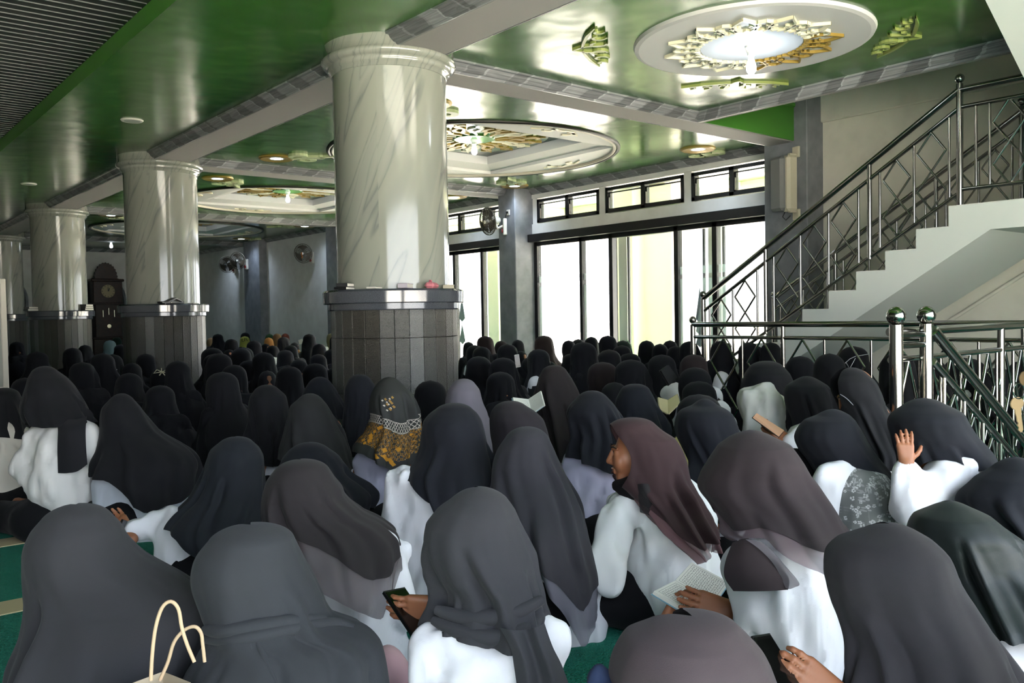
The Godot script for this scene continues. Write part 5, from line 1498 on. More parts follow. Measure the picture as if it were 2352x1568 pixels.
# ---------------------------------------------------------------- where people sit, in metres
const GROUPS := [
	["person in a black headscarf sitting between the grandfather clock and the large marbled column", "people between the clock and the large column"],
	["person in a black headscarf sitting in front of the glazed doors", "people in front of the glazed doors"],
	["person in a black headscarf sitting in front of the steel guard railing by the staircase", "people in front of the guard railing"],
	["person in a black headscarf sitting behind the steel railings, seen through the bars", "people behind the railings"],
	["person in a black headscarf sitting right at the foot of the large marbled column", "people at the foot of the large column"],
	["small far figure in a dark scarf in the last rows by the blank wall", "people in the last rows"],
]
const CROWD := [
	[3.001, -17.425, 0.824, 0.113, 0.31, 2, 1, 0, 0, ""],
	[1.965, -10.315, 0.849, 0.113, 0.11, 0, 3, 0, 0, "person in a wide black shawl sitting beside the framed board"],
	[3.941, -18.067, 0.735, 0.113, -0.28, 0, 2, 0, 0, ""],
	[2.685, -11.995, 0.828, 0.113, -0.20, 0, 2, 0, 0, ""],
	[3.636, -15.391, 0.773, 0.104, -0.06, 1, 1, 0, 0, ""],
	[4.751, -18.189, 0.782, 0.113, 0.04, 0, 0, Color(0.360, 0.430, 0.430), 5, "person in a pale grey-green headscarf sitting in front of the clock"],
	[5.963, -22.216, 0.770, 0.113, -0.26, 1, 2, Color(0.120, 0.170, 0.140), 5, "person in a dark green headscarf sitting in front of the clock"],
	[4.422, -16.246, 0.739, 0.113, 0.09, 0, 0, 0, 0, ""],
	[2.281, -9.005, 0.847, 0.113, 0.05, 0, 3, 0, 0, ""],
	[2.600, -9.869, 0.800, 0.102, 0.33, 0, 0, Color(0.100, 0.100, 0.110), 0, "person in a black headscarf with white dots sitting before the clock"],
	[3.022, -10.143, 0.781, 0.100, 0.25, 1, 2, 0, 0, ""],
	[3.824, -11.686, 0.664, 0.101, -0.25, 2, 1, 0, 0, ""],
	[4.138, -12.118, 0.656, 0.094, -0.13, 2, 2, 0, 0, ""],
	[2.483, -7.457, 0.808, 0.104, -0.28, 1, 1, 0, 0, ""],
	[2.647, -9.356, 0.716, 0.100, -0.28, 2, 1, 0, 0, ""],
	[2.763, -8.790, 0.660, 0.109, -0.31, 2, 2, 0, 0, "person in a black headscarf with a white bow pinned at the back"],
	[1.993, -8.563, 0.786, 0.112, 0.13, 2, 1, 0, 0, ""],
	[2.027, -7.244, 0.735, 0.104, -0.02, 2, 1, 0, 0, ""],
	[2.075, -6.641, 0.660, 0.110, -0.14, 2, 1, 1, 0, ""],
	[2.349, -6.117, 0.773, 0.113, 0.20, 0, 0, 1, 0, ""],
	[2.816, -7.070, 0.768, 0.106, -0.14, 2, 2, 0, 0, ""],
	[2.936, -7.707, 0.850, 0.111, 0.16, 0, 1, 0, 0, ""],
	[3.325, -8.917, 0.865, 0.110, 0.34, 0, 2, 0, 0, ""],
	[4.169, -10.152, 0.812, 0.118, -0.06, 1, 2, 0, 0, ""],
	[3.820, -9.155, 0.694, 0.112, 0.30, 2, 0, 0, 0, ""],
	[1.500, -8.418, 0.672, 0.109, -0.32, 2, 1, 0, 0, ""],
	[8.083, -21.750, 0.689, 0.097, 0.05, 2, 2, Color(0.620, 0.500, 0.360), 5, "far figure in a tan cap half hidden by the second column"],
	[7.196, -18.935, 0.840, 0.113, 0.14, 0, 1, 0, 5, ""],
	[5.938, -14.994, 0.805, 0.113, 0.21, 0, 2, 0, 5, "far person holding a hand on the head"],
	[8.083, -19.558, 0.843, 0.099, 0.31, 0, 0, 0, 5, ""],
	[7.868, -19.068, 0.761, 0.106, 0.11, 0, 0, Color(0.620, 0.620, 0.300), 5, "far figure in a yellow-green cap by the blank wall"],
	[5.512, -13.003, 0.813, 0.113, 0.14, 2, 0, 0, 5, ""],
	[7.675, -17.286, 0.837, 0.088, 0.15, 0, 1, Color(0.100, 0.220, 0.130), 5, "far figure in a dark green headscarf by the blank wall"],
	[7.282, -16.448, 0.774, 0.088, 0.31, 1, 0, Color(0.580, 0.400, 0.220), 5, "far figure in an orange-tan cap by the blank wall"],
	[7.628, -16.818, 0.850, 0.088, 0.08, 0, 0, Color(0.420, 0.320, 0.220), 5, "far figure in a brown headscarf by the blank wall"],
	[8.093, -17.428, 0.834, 0.088, -0.20, 0, 0, Color(0.400, 0.200, 0.150), 5, "far figure in a rust headscarf by the blank wall"],
	[6.895, -14.924, 0.816, 0.109, 0.17, 2, 0, 2, 5, ""],
	[7.398, -14.899, 0.859, 0.111, 0.29, 0, 1, 0, 5, ""],
	[7.999, -15.965, 0.687, 0.094, -0.23, 2, 0, 3, 5, ""],
	[8.095, -15.366, 0.846, 0.088, -0.16, 0, 2, Color(0.420, 0.400, 0.300), 5, "far figure in an olive beige headscarf beside the large column"],
	[7.920, -14.896, 0.795, 0.089, 0.25, 1, 1, 0, 5, ""],
	[6.664, -13.067, 0.717, 0.112, -0.06, 2, 0, 0, 5, ""],
	[7.490, -15.709, 0.673, 0.091, 0.27, 2, 0, 2, 5, ""],
	[6.499, -14.524, 0.669, 0.113, -0.29, 2, 0, 0, 5, ""],
	[7.007, -15.975, 0.660, 0.090, 0.11, 2, 0, 0, 5, ""],
	[6.349, -13.482, 0.699, 0.113, 0.23, 2, 1, 0, 5, ""],
	[5.383, -13.696, 0.660, 0.089, -0.15, 2, 1, 0, 5, ""],
	[3.943, -9.677, 0.823, 0.112, 0.02, 1, 1, 0, 0, ""],
	[6.293, -11.944, 0.660, 0.110, 0.13, 2, 0, 0, 0, ""],
	[3.760, -8.632, 0.804, 0.111, 0.28, 2, 1, 0, 0, ""],
	[5.265, -11.352, 0.706, 0.113, -0.07, 2, 1, 0, 0, ""],
	[5.371, -10.565, 0.660, 0.108, 0.09, 2, 1, 0, 0, ""],
	[4.558, -9.467, 0.660, 0.105, -0.30, 2, 0, 0, 0, ""],
	[3.087, -8.204, 0.828, 0.118, -0.24, 1, 1, 0, 0, ""],
	[4.394, -10.600, 0.618, 0.118, -0.31, 2, 2, 0, 0, ""],
	[3.585, -8.150, 0.627, 0.088, -0.24, 2, 2, 2, 0, ""],
	[3.330, -7.110, 0.725, 0.112, 0.08, 0, 1, 1, 0, ""],
	[3.738, -7.427, 0.721, 0.115, 0.08, 1, 0, 0, 0, ""],
	[4.131, -7.767, 0.651, 0.097, -0.17, 2, 0, 0, 0, ""],
	[3.900, -6.462, 0.658, 0.095, -0.10, 2, 2, 0, 4, ""],
	[4.129, -6.007, 0.664, 0.107, 0.24, 2, 0, 0, 4, ""],
	[3.253, -4.795, 0.715, 0.105, -0.01, 2, 1, 0, 4, ""],
	[8.063, -10.806, 0.736, 0.088, -0.28, 1, 0, 0, 1, ""],
	[6.766, -8.937, 0.765, 0.110, -0.16, 1, 0, 0, 1, ""],
	[6.288, -8.169, 0.774, 0.111, -0.33, 1, 2, 0, 1, ""],
	[7.172, -9.235, 0.875, 0.109, 0.13, 0, 0, Color(0.160, 0.120, 0.120), 1, "tall figure in a dark brown headscarf before the bright door beside the column"],
	[4.728, -6.189, 0.780, 0.114, -0.14, 0, 2, 0, 1, ""],
	[7.628, -9.455, 0.787, 0.088, 0.24, 1, 0, 3, 1, ""],
	[5.936, -7.253, 0.836, 0.110, -0.10, 0, 0, 0, 1, ""],
	[8.098, -9.653, 0.782, 0.088, 0.03, 1, 2, 0, 1, ""],
	[6.729, -8.432, 0.660, 0.111, -0.19, 2, 0, 0, 1, ""],
	[4.609, -5.694, 0.787, 0.111, 0.22, 1, 0, 0, 1, ""],
	[7.432, -8.800, 0.656, 0.088, 0.01, 2, 0, 0, 1, ""],
	[6.425, -7.425, 0.658, 0.115, -0.33, 2, 0, 0, 1, ""],
	[5.510, -6.257, 0.815, 0.106, -0.02, 1, 1, 1, 1, ""],
	[7.364, -8.256, 0.883, 0.114, 0.07, 0, 0, Color(0.190, 0.150, 0.140), 1, "tall figure in a brown headscarf before the bright glass at the grey pillar"],
	[5.896, -6.563, 0.665, 0.099, 0.22, 2, 1, Color(0.120, 0.140, 0.120), 1, "person in a greenish black headscarf in front of the doors"],
	[4.234, -5.266, 0.699, 0.113, -0.29, 2, 1, 0, 1, ""],
	[7.869, -8.330, 0.799, 0.088, -0.02, 1, 0, 0, 1, ""],
	[8.073, -8.359, 0.810, 0.088, -0.01, 0, 0, 0, 1, ""],
	[5.634, -5.765, 0.889, 0.114, 0.29, 0, 1, 0, 1, ""],
	[7.787, -7.823, 0.857, 0.088, -0.29, 0, 0, 0, 1, ""],
	[7.903, -7.847, 0.781, 0.088, 0.20, 1, 1, 0, 1, ""],
	[7.428, -7.185, 0.889, 0.101, 0.27, 0, 1, 0, 1, ""],
	[7.853, -7.337, 0.811, 0.104, -0.12, 2, 0, Color(0.120, 0.150, 0.130), 1, "person in a black headscarf with a pale green edge in front of the green pilaster"],
	[6.894, -6.461, 0.800, 0.101, -0.07, 0, 1, 0, 1, ""],
	[6.123, -5.908, 0.794, 0.112, -0.24, 1, 0, 0, 1, ""],
	[6.938, -7.312, 0.678, 0.103, -0.24, 2, 0, 0, 1, ""],
	[6.425, -6.578, 0.685, 0.112, -0.25, 2, 0, 0, 1, ""],
	[6.604, -6.081, 0.731, 0.109, 0.31, 1, 0, 0, 1, ""],
	[4.995, -4.894, 0.753, 0.119, 0.03, 0, 2, 3, 1, "person in a brownish black headscarf in the packed rows before the doors"],
	[4.813, -4.420, 0.799, 0.114, 0.21, 0, 0, 0, 1, ""],
	[7.576, -6.708, 0.827, 0.088, 0.17, 1, 2, 0, 1, "person in a black headscarf with white shirt against the cream wall"],
	[4.328, -4.130, 0.665, 0.088, 0.34, 2, 1, 0, 1, ""],
	[7.392, -6.348, 0.799, 0.089, -0.33, 1, 0, 0, 1, ""],
	[8.086, -6.787, 0.810, 0.088, 0.00, 1, 1, 0, 1, ""],
	[7.140, -5.917, 0.791, 0.094, 0.03, 1, 1, 0, 1, ""],
	[6.595, -5.300, 0.871, 0.088, 0.29, 0, 0, 0, 3, ""],
	[5.579, -4.774, 0.794, 0.110, 0.11, 2, 1, 0, 2, "person in a black headscarf holding up a dark open book"],
	[5.312, -4.227, 0.822, 0.104, -0.26, 1, 2, 3, 2, "person in a dark brown headscarf beside the end post of the guard railing"],
	[6.401, -4.834, 0.722, 0.111, 0.01, 2, 2, 0, 2, ""],
	[8.069, -5.984, 0.702, 0.110, 0.08, 2, 0, 0, 2, ""],
	[6.989, -4.858, 0.827, 0.116, -0.25, 0, 0, 0, 2, ""],
	[4.923, -3.908, 0.750, 0.112, -0.31, 2, 2, 0, 2, ""],
	[4.526, -3.562, 0.689, 0.105, 0.27, 2, 0, 0, 2, ""],
	[8.050, -5.066, 0.727, 0.102, -0.22, 0, 0, 0, 2, ""],
	[5.195, -3.237, 0.842, 0.094, 0.01, 0, 0, 0, 2, ""],
	[4.873, -2.836, 0.885, 0.088, -0.04, 0, 0, 0, 2, ""],
	[6.991, -3.841, 0.831, 0.113, -0.16, 0, 0, 0, 2, "person in a black headscarf with white mask strings tied over it"],
	[6.385, -4.772, 0.889, 0.088, 0.31, 0, 2, 0, 3, ""],
	[6.381, -4.475, 0.881, 0.088, 0.27, 0, 2, 0, 3, ""],
	[6.387, -4.261, 0.883, 0.088, -0.25, 0, 1, 0, 3, ""],
	[4.737, -2.344, 0.909, 0.088, -0.04, 0, 1, 0, 3, ""],
	[6.309, -2.900, 0.784, 0.123, -0.18, 0, 0, 0, 3, ""],
	[7.080, -2.965, 0.747, 0.140, 0.12, 0, 0, 0, 3, ""],
	[6.725, -2.588, 0.697, 0.108, 0.31, 2, 0, 0, 3, ""],
	[8.076, -2.899, 0.674, 0.109, -0.17, 2, 0, 0, 3, ""],
	[3.501, -2.754, 0.728, 0.111, -0.20, 0, 1, 1, 2, "person in a black headscarf half hidden behind a nearer black headscarf"],
]
const FRONT := [
	{"key": "f1", "label": "person in a plain charcoal headscarf draped like a tent, beside the paper bag", "base": [0.535, 0.000, -2.357], "lead": [-0.004, 0.000, 0.123], "yaw": -0.031, "bow": 1, "h": 0.678, "phi": 0.691, "dome": 0.030, "rings": [[0.663, -0.009, -0.007, 0.078, 0.082], [0.633, -0.010, -0.006, 0.102, 0.108], [0.592, -0.008, -0.003, 0.120, 0.127], [0.551, 0.006, 0.011, 0.141, 0.135], [0.518, 0.027, 0.036, 0.172, 0.138], [0.485, 0.045, 0.070, 0.198, 0.146], [0.457, 0.053, 0.099, 0.212, 0.156], [0.408, 0.037, 0.136, 0.215, 0.177], [0.351, 0.010, 0.164, 0.217, 0.199], [0.293, -0.005, 0.168, 0.213, 0.205], [0.178, -0.016, 0.164, 0.222, 0.205], [-0.072, -0.016, 0.164, 0.222, 0.205]], "hem": [0.129, 0.149, 0.169, 0.188, 0.204, 0.217, 0.227, 0.233, 0.236, 0.235, 0.229, 0.220, 0.208, 0.193, 0.176, 0.157, 0.137, 0.139, 0.169, 0.186, 0.186, 0.186, 0.186, 0.186, 0.186, 0.186, 0.186, 0.186, 0.186, 0.186, 0.167, 0.133], "face": -2.232, "open": 0.600, "seed": 151, "fold": 1.000, "col": Color(0.185, 0.185, 0.197), "near": true},
	{"key": "f2", "label": "person in a grey headscarf wrapped twice round the neck and spread over the shoulders", "base": [0.834, 0.000, -1.953], "lead": [-0.000, 0.000, 0.123], "yaw": -0.004, "bow": 1, "h": 0.648, "phi": 0.691, "dome": 0.033, "rings": [[0.630, -0.020, -0.015, 0.097, 0.102], [0.595, -0.026, -0.019, 0.118, 0.125], [0.560, -0.024, -0.016, 0.131, 0.135], [0.525, -0.017, -0.008, 0.141, 0.135], [0.490, -0.010, 0.003, 0.144, 0.137], [0.458, -0.006, 0.021, 0.143, 0.144], [0.434, 0.002, 0.043, 0.148, 0.152], [0.414, 0.022, 0.075, 0.180, 0.160], [0.387, 0.018, 0.096, 0.203, 0.172], [0.346, -0.001, 0.112, 0.221, 0.189], [0.295, -0.015, 0.129, 0.231, 0.203], [0.198, -0.023, 0.130, 0.241, 0.205], [-0.052, -0.023, 0.130, 0.241, 0.205]], "hem": [0.172, 0.192, 0.211, 0.228, 0.244, 0.258, 0.268, 0.274, 0.276, 0.275, 0.271, 0.263, 0.251, 0.236, 0.219, 0.200, 0.180, 0.182, 0.211, 0.229, 0.229, 0.229, 0.229, 0.229, 0.229, 0.229, 0.229, 0.229, 0.229, 0.229, 0.209, 0.176], "face": -2.258, "open": 0.600, "seed": 152, "fold": 1.000, "col": Color(0.198, 0.205, 0.218), "near": true, "rolls": [["scarf_wrap", Color(0.198, 0.205, 0.218), 0.017, [[-0.147, 0.451, 0.017], [-0.126, 0.462, 0.091], [-0.064, 0.471, 0.136], [0.011, 0.468, 0.152], [0.090, 0.449, 0.135]]], ["scarf_wrap", Color(0.198, 0.205, 0.218), 0.016, [[-0.146, 0.428, 0.013], [-0.116, 0.447, 0.115], [-0.052, 0.455, 0.153], [0.029, 0.453, 0.157], [0.116, 0.433, 0.137], [0.153, 0.419, 0.157]]], ["scarf_pleat", Color(0.198, 0.205, 0.218), 0.008, [[-0.095, 0.444, 0.145], [-0.098, 0.412, 0.175], [-0.106, 0.374, 0.226]]], ["scarf_pleat", Color(0.198, 0.205, 0.218), 0.008, [[-0.081, 0.444, 0.151], [-0.080, 0.413, 0.195], [-0.078, 0.373, 0.250]]]]},
	{"key": "f3", "label": "person in a dark grey headscarf with a sheer hem trailing over the right shoulder", "base": [1.297, 0.000, -2.674], "lead": [0.018, 0.000, 0.122], "yaw": 0.147, "bow": 1, "h": 0.662, "phi": 0.691, "dome": 0.032, "rings": [[0.645, -0.007, -0.004, 0.083, 0.088], [0.609, -0.010, -0.005, 0.107, 0.114], [0.577, -0.005, -0.000, 0.124, 0.131], [0.544, -0.002, 0.004, 0.135, 0.135], [0.494, 0.013, 0.031, 0.165, 0.139], [0.465, 0.029, 0.068, 0.194, 0.147], [0.433, 0.033, 0.109, 0.212, 0.159], [0.396, 0.031, 0.157, 0.203, 0.176], [0.354, 0.020, 0.203, 0.186, 0.193], [0.292, 0.019, 0.239, 0.160, 0.180], [0.237, 0.023, 0.245, 0.126, 0.165], [0.182, 0.036, 0.257, 0.076, 0.165], [-0.068, 0.036, 0.257, 0.076, 0.165]], "hem": [0.335, 0.292, 0.239, 0.225, 0.239, 0.256, 0.275, 0.296, 0.318, 0.339, 0.356, 0.367, 0.372, 0.371, 0.366, 0.357, 0.342, 0.327, 0.319, 0.317, 0.317, 0.317, 0.317, 0.317, 0.317, 0.317, 0.317, 0.317, 0.317, 0.317, 0.324, 0.338], "face": -2.409, "open": 0.600, "seed": 153, "fold": 1.000, "col": Color(0.180, 0.165, 0.170), "near": true, "blouse": [[0.101, 0.329, 0.163, 0.122, 0.109, -0.102, 0.186, 0.151], [0.013, 0.360, 0.089, 0.065, 0.169, 0.385, 0.217, 0.065], [0.196, 0.370, 0.240, 0.055, 0.186, 0.200, 0.303, 0.048]], "hem2": [0.404, 0.394, 0.372, 0.352, 0.348, 0.361, 0.384, 0.411, 0.435, 0.450, 0.458, 0.462, 0.463, 0.462, 0.459, 0.454, 0.447, 0.436, 0.424, 0.419, 0.419, 0.419, 0.419, 0.419, 0.419, 0.419, 0.419, 0.419, 0.419, 0.419, 0.415, 0.408]},
	{"key": "f4", "label": "person in a charcoal headscarf with a scarf end down the back, holding a phone", "base": [1.266, 0.000, -1.662], "lead": [0.012, 0.000, 0.123], "yaw": 0.100, "bow": 1, "h": 0.718, "phi": 0.691, "dome": 0.029, "rings": [[0.704, -0.003, -0.001, 0.069, 0.073], [0.685, -0.009, -0.005, 0.089, 0.094], [0.669, -0.011, -0.007, 0.101, 0.107], [0.646, -0.016, -0.010, 0.113, 0.120], [0.604, -0.014, -0.006, 0.124, 0.131], [0.567, -0.007, 0.002, 0.128, 0.136], [0.530, -0.001, 0.017, 0.123, 0.131], [0.498, 0.004, 0.033, 0.116, 0.123], [0.460, -0.002, 0.045, 0.119, 0.127], [0.433, -0.010, 0.051, 0.132, 0.142], [0.408, -0.019, 0.055, 0.135, 0.146], [0.380, -0.025, 0.061, 0.129, 0.144], [0.351, -0.028, 0.068, 0.121, 0.159], [0.101, -0.028, 0.068, 0.121, 0.159]], "hem": [0.393, 0.403, 0.407, 0.409, 0.410, 0.409, 0.407, 0.407, 0.411, 0.417, 0.421, 0.422, 0.423, 0.425, 0.425, 0.421, 0.413, 0.407, 0.409, 0.411, 0.411, 0.411, 0.411, 0.411, 0.411, 0.411, 0.411, 0.411, 0.411, 0.411, 0.403, 0.390], "face": -2.362, "open": 0.600, "seed": 154, "fold": 1.000, "col": Color(0.200, 0.200, 0.213), "near": true, "blouse": [[-0.112, 0.350, -0.013, 0.064, 0.072, 0.392, 0.138, 0.068], [-0.022, 0.306, 0.064, 0.155, -0.028, 0.120, 0.066, 0.171], [-0.121, 0.329, -0.019, 0.060, -0.113, 0.204, -0.072, 0.055]], "hands": [[[-0.004, 0.397, -0.172], [-0.707, -0.050, -0.715], [0.497, 0.200, -0.757], 1.000, 0.350, 0.050, 0.200, 0.950]], "rolls": [["scarf_wrap", Color(0.200, 0.200, 0.213), 0.019, [[-0.145, 0.469, 0.015], [-0.117, 0.461, 0.075], [-0.083, 0.465, 0.129], [-0.017, 0.471, 0.158], [0.045, 0.489, 0.172]]], ["scarf_wrap", Color(0.200, 0.200, 0.213), 0.018, [[-0.151, 0.445, 0.012], [-0.132, 0.434, 0.095], [-0.094, 0.430, 0.158], [-0.023, 0.436, 0.180], [0.081, 0.440, 0.141]]]], "sheets": [["scarf_end", Color(0.220, 0.220, 0.235), 1.000, [[[-0.097, 0.463, 0.190], [-0.093, 0.466, 0.226], [-0.058, 0.459, 0.229], [-0.053, 0.471, 0.259], [-0.021, 0.471, 0.253]], [[-0.096, 0.427, 0.225], [-0.095, 0.434, 0.258], [-0.063, 0.425, 0.256], [-0.058, 0.434, 0.286], [-0.022, 0.427, 0.280]], [[-0.094, 0.384, 0.235], [-0.091, 0.394, 0.271], [-0.058, 0.385, 0.270], [-0.050, 0.395, 0.302], [-0.007, 0.383, 0.294]], [[-0.096, 0.327, 0.248], [-0.090, 0.337, 0.282], [-0.054, 0.326, 0.283], [-0.044, 0.335, 0.317], [0.008, 0.316, 0.309]], [[-0.095, 0.252, 0.252], [-0.087, 0.262, 0.287], [-0.050, 0.251, 0.290], [-0.038, 0.260, 0.325], [0.016, 0.240, 0.319]]]]]},
	{"key": "f5", "label": "person in a long smooth grey-violet headscarf falling to a point behind the phone holder", "base": [2.065, 0.000, -2.430], "lead": [-0.013, 0.000, 0.123], "yaw": -0.102, "bow": 1, "h": 0.720, "phi": 0.691, "dome": 0.040, "rings": [[0.695, 0.005, 0.006, 0.075, 0.080], [0.653, -0.000, 0.003, 0.098, 0.104], [0.605, -0.001, 0.005, 0.118, 0.125], [0.543, -0.005, 0.027, 0.139, 0.141], [0.478, -0.037, 0.092, 0.153, 0.165], [0.417, -0.078, 0.160, 0.157, 0.175], [0.356, -0.090, 0.200, 0.151, 0.171], [0.262, -0.066, 0.224, 0.141, 0.165], [0.168, -0.044, 0.246, 0.105, 0.165], [0.069, -0.023, 0.267, 0.069, 0.165], [-0.002, -0.017, 0.275, 0.034, 0.165], [-0.252, -0.017, 0.275, 0.034, 0.165]], "hem": [0.053, 0.088, 0.095, 0.091, 0.079, 0.064, 0.055, 0.056, 0.104, 0.202, 0.267, 0.280, 0.280, 0.277, 0.272, 0.264, 0.253, 0.223, 0.180, 0.159, 0.159, 0.159, 0.159, 0.159, 0.159, 0.159, 0.159, 0.159, 0.159, 0.159, 0.115, 0.047], "face": -2.161, "open": 0.600, "seed": 155, "fold": 1.000, "col": Color(0.210, 0.205, 0.225), "near": true, "blouse": [[0.016, 0.276, 0.162, 0.109, 0.018, -0.224, 0.183, 0.133], [0.086, 0.212, 0.222, 0.047, 0.089, 0.024, 0.232, 0.050], [0.089, 0.024, 0.232, 0.050, 0.080, -0.163, 0.232, 0.047]], "hem2": [0.215, 0.226, 0.227, 0.211, 0.180, 0.163, 0.177, 0.216, 0.267, 0.307, 0.326, 0.333, 0.336, 0.336, 0.332, 0.325, 0.316, 0.297, 0.274, 0.263, 0.263, 0.263, 0.263, 0.263, 0.263, 0.263, 0.263, 0.263, 0.263, 0.263, 0.247, 0.218]},
	{"key": "f6", "label": "person in a brown headscarf looking aside, face in profile", "base": [2.311, 0.000, -2.098], "lead": [0.096, 0.000, -0.039], "yaw": 0.350, "bow": 0, "h": 0.759, "phi": 0.691, "dome": 0.026, "rings": [[0.748, -0.012, -0.009, 0.077, 0.067], [0.724, -0.005, -0.002, 0.095, 0.084], [0.697, 0.008, 0.010, 0.117, 0.103], [0.658, 0.017, 0.019, 0.129, 0.113], [0.609, 0.022, 0.029, 0.136, 0.120], [0.555, 0.014, 0.055, 0.134, 0.119], [0.512, 0.015, 0.100, 0.122, 0.109], [0.479, 0.016, 0.138, 0.109, 0.102], [0.431, 0.015, 0.184, 0.095, 0.144], [0.386, 0.029, 0.220, 0.072, 0.164], [0.351, 0.048, 0.239, 0.048, 0.165], [0.295, 0.064, 0.254, 0.016, 0.165], [0.045, 0.064, 0.254, 0.016, 0.165]], "hem": [0.323, 0.340, 0.350, 0.357, 0.363, 0.367, 0.366, 0.361, 0.354, 0.346, 0.338, 0.331, 0.325, 0.318, 0.344, 0.406, 0.399, 0.337, 0.331, 0.348, 0.348, 0.348, 0.348, 0.348, 0.348, 0.348, 0.348, 0.348, 0.348, 0.348, 0.335, 0.317], "face": 3.050, "open": 0.980, "seed": 156, "fold": 1.000, "col": Color(0.225, 0.165, 0.172), "near": true, "blouse": [[0.119, 0.400, 0.062, 0.142, 0.103, 0.200, 0.082, 0.154], [-0.031, 0.451, -0.013, 0.066, 0.186, 0.414, 0.117, 0.073], [-0.096, 0.450, 0.012, 0.061, -0.168, 0.286, 0.011, 0.056], [-0.168, 0.286, 0.011, 0.056, -0.180, 0.209, 0.029, 0.048], [0.097, 0.201, 0.077, 0.154, 0.107, 0.153, 0.088, 0.126]], "hem2": [0.370, 0.378, 0.386, 0.393, 0.397, 0.397, 0.393, 0.386, 0.380, 0.381, 0.405, 0.451, 0.487, 0.504, 0.512, 0.514, 0.512, 0.488, 0.447, 0.427, 0.427, 0.427, 0.427, 0.427, 0.427, 0.427, 0.427, 0.427, 0.427, 0.427, 0.411, 0.380], "head": [[-0.006, 0.652, -0.000], 0.860, -0.040, 0.920], "sheets": [["scarf_end", Color(0.120, 0.105, 0.110), 0.850, [[[-0.105, 0.560, 0.091], [-0.101, 0.566, 0.120], [-0.073, 0.561, 0.130]], [[-0.112, 0.521, 0.105], [-0.105, 0.524, 0.138], [-0.068, 0.518, 0.149]], [[-0.113, 0.468, 0.113], [-0.104, 0.462, 0.141], [-0.080, 0.454, 0.148]]]]], "lumps": [["neck_scarf", Color(0.060, 0.055, 0.060), [[-0.083, 0.538, -0.020, 0.026, -0.067, 0.528, 0.032, 0.031], [-0.067, 0.528, 0.032, 0.031, -0.047, 0.540, 0.075, 0.027]]]], "bcol": Color(0.880, 0.890, 0.890), "oc": 0.105, "oh": 0.108},
	{"key": "f7", "label": "person in a purplish brown headscarf, end over the shoulder, reading a book", "base": [2.169, 0.000, -1.528], "lead": [0.001, 0.000, 0.123], "yaw": 0.005, "bow": 1, "h": 0.779, "phi": 0.691, "dome": 0.020, "rings": [[0.774, 0.008, 0.008, 0.060, 0.063], [0.751, 0.013, 0.013, 0.099, 0.105], [0.707, 0.012, 0.014, 0.130, 0.135], [0.662, 0.012, 0.015, 0.157, 0.135], [0.624, 0.017, 0.029, 0.174, 0.137], [0.579, 0.015, 0.071, 0.169, 0.148], [0.539, -0.009, 0.115, 0.166, 0.165], [0.510, -0.031, 0.150, 0.169, 0.179], [0.465, -0.042, 0.212, 0.105, 0.148], [0.416, -0.034, 0.246, 0.045, 0.165], [0.166, -0.034, 0.246, 0.045, 0.165]], "hem": [0.469, 0.500, 0.511, 0.514, 0.510, 0.498, 0.481, 0.466, 0.460, 0.479, 0.516, 0.534, 0.531, 0.524, 0.516, 0.509, 0.503, 0.499, 0.497, 0.498, 0.498, 0.498, 0.498, 0.498, 0.498, 0.498, 0.498, 0.498, 0.498, 0.498, 0.476, 0.451], "face": -2.267, "open": 0.600, "seed": 157, "fold": 1.000, "col": Color(0.195, 0.165, 0.175), "near": true, "blouse": [[-0.053, 0.430, 0.153, 0.104, -0.017, 0.086, 0.197, 0.141], [-0.106, 0.438, 0.083, 0.062, 0.023, 0.428, 0.216, 0.071], [-0.093, 0.407, 0.069, 0.062, -0.093, 0.239, 0.076, 0.057]], "hem2": [0.506, 0.515, 0.520, 0.523, 0.524, 0.522, 0.518, 0.516, 0.525, 0.544, 0.555, 0.554, 0.548, 0.541, 0.536, 0.556, 0.579, 0.558, 0.534, 0.534, 0.534, 0.534, 0.534, 0.534, 0.534, 0.534, 0.534, 0.534, 0.534, 0.534, 0.523, 0.507], "hands": [[[-0.022, 0.244, -0.061], [-0.668, 0.250, -0.683], [-0.664, 0.500, 0.489], -1.000, 0.320, 0.100, 0.450, 1.000], [[-0.112, 0.166, -0.236], [0.347, 0.750, 0.287], [-0.061, -0.100, 0.858], 1.000, 0.550, 0.080, 0.500, 1.000]], "sheets": [["scarf_end", Color(0.200, 0.170, 0.180), 1.000, [[[-0.244, 0.525, 0.120], [-0.242, 0.544, 0.161], [-0.228, 0.536, 0.192], [-0.208, 0.511, 0.215]], [[-0.269, 0.477, 0.115], [-0.262, 0.492, 0.165], [-0.235, 0.492, 0.207], [-0.196, 0.470, 0.241]], [[-0.272, 0.436, 0.114], [-0.262, 0.447, 0.174], [-0.231, 0.451, 0.219], [-0.182, 0.443, 0.253]], [[-0.255, 0.398, 0.130], [-0.243, 0.406, 0.178], [-0.218, 0.411, 0.218], [-0.176, 0.412, 0.246]]]], ["sheer_edge", Color(0.360, 0.340, 0.360), 0.800, [[[-0.249, 0.544, 0.165], [-0.230, 0.541, 0.197], [-0.215, 0.521, 0.223]], [[-0.237, 0.521, 0.202], [-0.213, 0.504, 0.232], [-0.196, 0.485, 0.246]], [[-0.214, 0.479, 0.232], [-0.192, 0.462, 0.257], [-0.162, 0.433, 0.270]], [[-0.188, 0.419, 0.246], [-0.181, 0.417, 0.255], [-0.169, 0.421, 0.262]]]]]},
